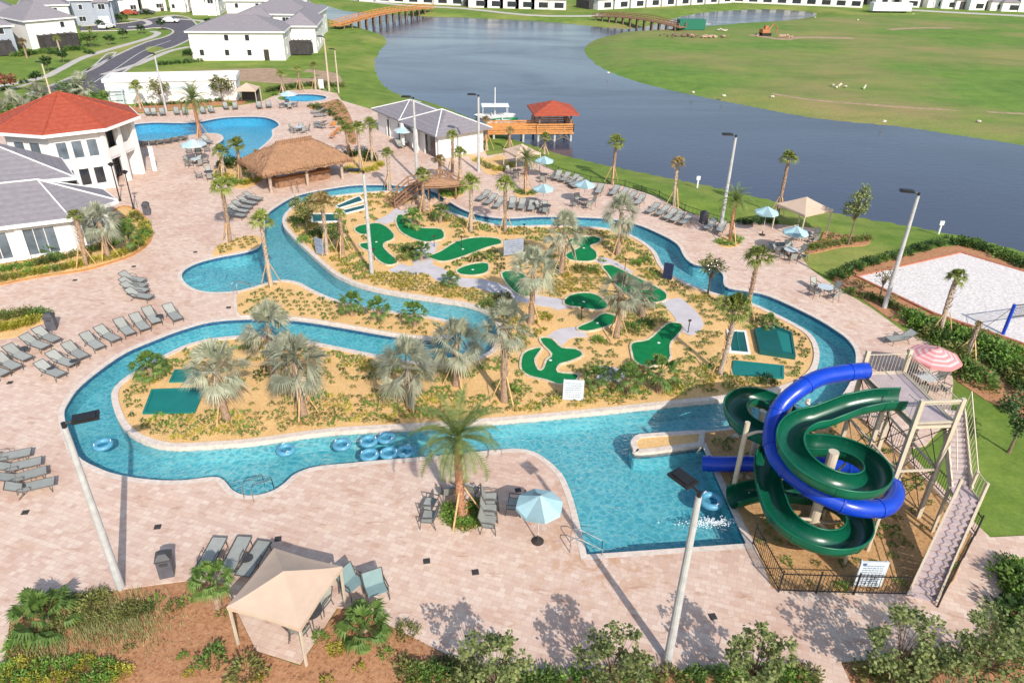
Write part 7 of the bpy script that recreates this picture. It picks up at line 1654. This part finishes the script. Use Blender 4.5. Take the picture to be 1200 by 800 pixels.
# bedding rows on the golden mulch
TK = {}
for i, m_ in enumerate(('leaf_mid', 'leaf_bright', 'leaf_olive', 'leaf_yellow', 'leaf_dark')):
    TK[i] = [clump_mesh(70 + i * 3 + j, .27, .27, 64, .14, .042).mesh('foliage', M[m_]) for j in range(2)]
gp = [ccw(smooth_poly(GP(g), 2)) for g in GREENS] + [ccw(GP(c_[0])) for c_ in COURTS]
paths_px = [[(478, 240), (466, 252), (452, 262)], [(462, 314), (505, 317), (530, 330), (565, 334), (590, 342), (625, 352), (660, 360)], [(503, 285), (498, 298), (496, 312)], [(784, 352), (800, 366), (808, 380), (796, 389)], [(650, 402), (665, 390), (690, 390)]]
pth = [GP(p) for p in paths_px]
ZONES = [([(128, 440), (170, 420), (200, 405), (235, 400), (240, 410), (200, 425), (160, 445), (160, 520), (128, 500)], .85, (0, 0, 4)), ([(160, 482), (300, 484), (300, 520), (160, 530)], 1.0, (0, 1, 0, 3)), ([(300, 470), (380, 476), (380, 515), (300, 522)], .8, (0, 2, 0)), ([(380, 462), (520, 462), (520, 505), (380, 512)], .95, (3, 1, 2)), ([(300, 405), (470, 418), (440, 462), (300, 455)], .42, (2, 0, 4)), ([(520, 462), (590, 460), (590, 500), (520, 505)], .7, (1, 0)),
    ([(590, 455), (700, 458), (700, 490), (590, 500)], .55, (0, 2)), ([(700, 425), (860, 425), (860, 478), (700, 482)], .6, (0, 3, 1)), ([(800, 330), (860, 350), (870, 470), (800, 440)], .4, (0, 2)), ([(438, 320), (545, 322), (560, 345), (520, 356), (430, 338)], 1.0, (3, 3, 2)), ([(330, 235), (360, 235), (440, 318), (430, 340), (400, 330), (330, 280)], .72, (2, 3, 1)),
    ([(455, 290), (500, 285), (498, 308), (470, 312)], 1.0, (1, 0, 2)), ([(530, 300), (590, 300), (590, 320), (530, 312)], .9, (1, 4)), ([(640, 312), (708, 318), (708, 345), (640, 350)], .9, (2, 3, 2)), ([(640, 300), (665, 300), (665, 330), (640, 330)], .8, (1, 0)), ([(700, 350), (785, 355), (760, 400), (700, 400)], .7, (2, 1)), ([(700, 272), (790, 300), (780, 322), (720, 300)], .55, (2, 0)),
    ([(770, 318), (900, 352), (960, 400), (960, 440), (930, 450), (930, 410), (880, 375), (770, 335)], .95, (0, 4, 0)), ([(545, 340), (600, 350), (600, 400), (560, 370)], .6, (1, 2)), ([(500, 236), (600, 262), (600, 272), (500, 256)], .75, (0, 2, 3)), ([(380, 225), (470, 222), (470, 245), (430, 240), (380, 240)], .6, (3, 2)), ([(620, 300), (640, 300), (640, 400), (600, 400)], .25, (0, 3)), ([(660, 400), (740, 395), (740, 440), (690, 430)], .35, (2, 0))]
ZW = [(GP(p), dn_, ks) for p, dn_, ks in ZONES]
cand = []
def scatter(poly, edge, zones, default, ks0, step, excl=True, tag_='island'):
    xs_ = [p[0] for p in poly]; ys_ = [p[1] for p in poly]; y = min(ys_); row_ = 0
    while y < max(ys_):
        x = min(xs_) + (row_ % 2) * step / 2
        while x < max(xs_):
            q = (x + rnd.uniform(-.06, .06), y + rnd.uniform(-.06, .06)); x += step
            if not inside(q, poly): continue
            dn_, ks = default, ks0
            for zp, zd, zk in zones:
                if inside(q, zp): dn_, ks = zd, zk; break
            ed_ = edge_dist(q, poly)
            if tag_ == 'island' and .4 < ed_ < 1.9 and dn_ < .8: dn_, ks = .8, (3, 1, 2, 0)
            if rnd.random() > dn_ or ed_ < edge: continue
            if excl:
                if any(inside(q, g) or edge_dist(q, g) < .35 for g in gp): continue
                bad = False
                for L in pth:
                    for a_, b_ in zip(L[:-1], L[1:]):
                        A, B, Q = Vector(a_), Vector(b_), Vector(q); f = max(0, min(1, (Q - A).dot(B - A) / (B - A).length_squared))
                        if (A + (B - A) * f - Q).length < 1.15: bad = True
                if bad: continue
            cand.append((q, rnd.choice(ks), tag_))
        y += step * .866; row_ += 1
scatter(ISLE_IN, .35, ZW, .20, (0, 2, 1), .58)
scatter(PEN, .45, [], .75, (2, 2, 0), .72, False, 'pen')
for key, dens, ks in (('slide_bed', .30, (2, 1, 0)), ('hedge_bed', .25, (0, 2)), ('front_left', .14, (1, 3, 2)), ('front_right', .35, (0, 1)), ('hut_bed', .4, (3, 1)), ('spa_bed', .5, (0, 2)), ('river_head', .9, (3, 2)), ('cabana_bed', .8, (2, 0, 3)), ('date_circle', .9, (1, 0))):
    scatter(BEDS[key], .3, [], dens, ks, .7, False, key)
TXT = {'island': ('small tufted bedding plant on the golden mulch of the large island', 'bedding plants on the large island'), 'pen': ('small tufted plant in the rows on the peninsula between the channels', 'bedding plants on the peninsula'), 'slide_bed': ('small plant in the bark under the water slides', 'plants under the slides')}
cand = [c_ for c_ in cand if c_[0][1] > 15 and abs(c_[0][0]) < .78 * c_[0][1] + 3]
cand.sort(key=lambda c_: c_[0][1]); isl = 0
rest = {k: MB() for k in range(5)}; R_ = random.Random(77)
for q, k, tg_ in cand:
    s = R_.uniform(.62, 1.0) * (1.1 if k in (1, 3) else .9); rz = R_.uniform(0, 6.28)
    if tg_ in TXT and isl < 290 and tg_ != 'slide_bed':
        isl += 1; o = link('bedding_plant', TK[k][isl % 2]); o.location = (q[0], q[1], DZ + .03); o.rotation_euler = (0, 0, rz); o.scale = (s, s, s * R_.uniform(.8, 1.1)); tag(o, TXT[tg_][0], 'plant', TXT[tg_][1])
    else:
        me = TK[k][isl % 2]; cs, sn = math.cos(rz), math.sin(rz); z0 = DZ + .03
        rest[k].add([((v.co.x * cs - v.co.y * sn) * s + q[0], (v.co.x * sn + v.co.y * cs) * s + q[1], v.co.z * s + z0) for v in me.vertices], [tuple(p.vertices) for p in me.polygons])
for k, m_ in enumerate(('leaf_mid', 'leaf_bright', 'leaf_olive', 'leaf_yellow', 'leaf_dark')):
    if rest[k].v: tag(rest[k].build('ground_cover', M[m_]), ('mid green', 'bright green', 'olive green', 'yellow green', 'dark green')[k] + ' low ground cover tufts scattered over the planting beds', 'ground cover', kind='stuff')
# pale grasses on the front left bed
mb = MB(); R_ = random.Random(4)
for i in range(5200):
    px = (R_.gauss(125, 34), R_.gauss(728, 17)) if i % 4 else (R_.uniform(0, 80), R_.uniform(740, 790)); c = G(*px); a = R_.uniform(0, 6.28); l = R_.uniform(.15, .4); d = Vector((math.cos(a) * .5, math.sin(a) * .5, 1)).normalized() * l; s = Vector((-math.sin(a), math.cos(a), 0)) * .02
    if not inside(c, BEDS['front_left']): continue
    p = Vector((c[0], c[1], .02)); mb.add([p - s, p + s, p + d], [(0, 1, 2)])
tag(mb.build('dry_grass', M['leaf_straw']), 'pale dry grass covering the front left bed around the lamp foot', 'grass', kind='stuff')
# bark litter
mb = MB()
for i in range(2600):
    k = R_.choice(('front_left', 'front_left', 'slide_bed', 'front_right')); px = {'front_left': (R_.uniform(0, 560), R_.uniform(690, 800)), 'slide_bed': (R_.uniform(880, 1120), R_.uniform(560, 700)), 'front_right': (R_.uniform(980, 1200), R_.uniform(740, 800))}[k]; c = G(*px)
    if not inside(c, BEDS[k]): continue
    a = R_.uniform(0, 6.28); s = R_.uniform(.03, .09); z = .045 + (.03 if k == 'slide_bed' else 0); u = Vector((math.cos(a), math.sin(a), R_.uniform(-.2, .4))) * s; v = Vector((-math.sin(a), math.cos(a), R_.uniform(-.1, .3))) * s * .35; p = Vector((c[0], c[1], z + .03)); mb.add([p - u - v, p + u - v, p + u + v, p - u + v], [(0, 1, 2, 3)])
tag(mb.build('bark_litter', M['bark_mulch']), 'loose reddish bark pieces strewn over the front planting beds', 'bark litter', kind='stuff')
# past 300 shrubs the smallest in view become one mass of undergrowth
shs = [o for o in list(COL.objects) if o.name.split('.')[0] == 'shrub' and o.type == 'MESH']
size = lambda o: o.scale[0] / max(1.0, math.hypot(o.location.x, o.location.y, 26))
shs.sort(key=size, reverse=True); far = shs[290:]; und = {}
for o in far:
    mt = o.data.materials[0]; mb = und.setdefault(mt.name, (MB(), mt))[0]; a = o.rotation_euler[2]; cs, sn = math.cos(a), math.sin(a); s = o.scale
    mb.add([((v.co.x * s[0] * cs - v.co.y * s[1] * sn) + o.location.x, (v.co.x * s[0] * sn + v.co.y * s[1] * cs) + o.location.y, v.co.z * s[2] + o.location.z) for v in o.data.vertices], [tuple(p.vertices) for p in o.data.polygons])
    bpy.data.objects.remove(o)
allm = MB(); mats_ = []
for i, (mb, mt) in enumerate(und.values()): allm.cur = i; mats_.append(mt); allm.add(mb.v, mb.f)
if mats_: tag(allm.build('undergrowth', mats_), 'mass of small distant shrubs in the far planting beds', 'undergrowth', kind='stuff')
# ------------------------------------------------------------------ light
w = bpy.data.worlds.new('World'); sc.world = w; w.use_nodes = True
nt = w.node_tree; nt.nodes.clear(); sky = nt.nodes.new('ShaderNodeTexSky'); bg = nt.nodes.new('ShaderNodeBackground'); ow = nt.nodes.new('ShaderNodeOutputWorld')
SUN_EL, SUN_AZ = math.radians(36), math.radians(156)
sky.sky_type = 'NISHITA'; sky.sun_disc = False; sky.sun_elevation = SUN_EL; sky.sun_rotation = SUN_AZ; sky.air_density = 1.2; sky.dust_density = 1.5
bg.inputs['Strength'].default_value = .15
nt.links.new(sky.outputs[0], bg.inputs[0]); nt.links.new(bg.outputs[0], ow.inputs[0])
sl = bpy.data.lights.new('sun', 'SUN'); sl.energy = 4.1; sl.angle = math.radians(.5); sl.color = (1, .93, .84)
so = bpy.data.objects.new('sun', sl); COL.objects.link(so)
to_sun = Vector((math.sin(SUN_AZ) * math.cos(SUN_EL), math.cos(SUN_AZ) * math.cos(SUN_EL), math.sin(SUN_EL)))
so.rotation_euler = to_sun.to_track_quat('Z', 'Y').to_euler(); so.location = (20, -20, 60)
sc.view_settings.view_transform = 'Standard'; sc.view_settings.look = 'None'; sc.view_settings.gamma = 1; sc.view_settings.use_curve_mapping = False
sc.view_settings.exposure = 0.17
sc.render.engine = 'CYCLES'
cy = sc.cycles; cy.max_bounces = 6; cy.diffuse_bounces = 2; cy.glossy_bounces = 2; cy.transparent_max_bounces = 12; cy.transmission_bounces = 2; cy.use_denoising = True; cy.caustics_reflective = False; cy.caustics_refractive = False; cy.sample_clamp_indirect = 4
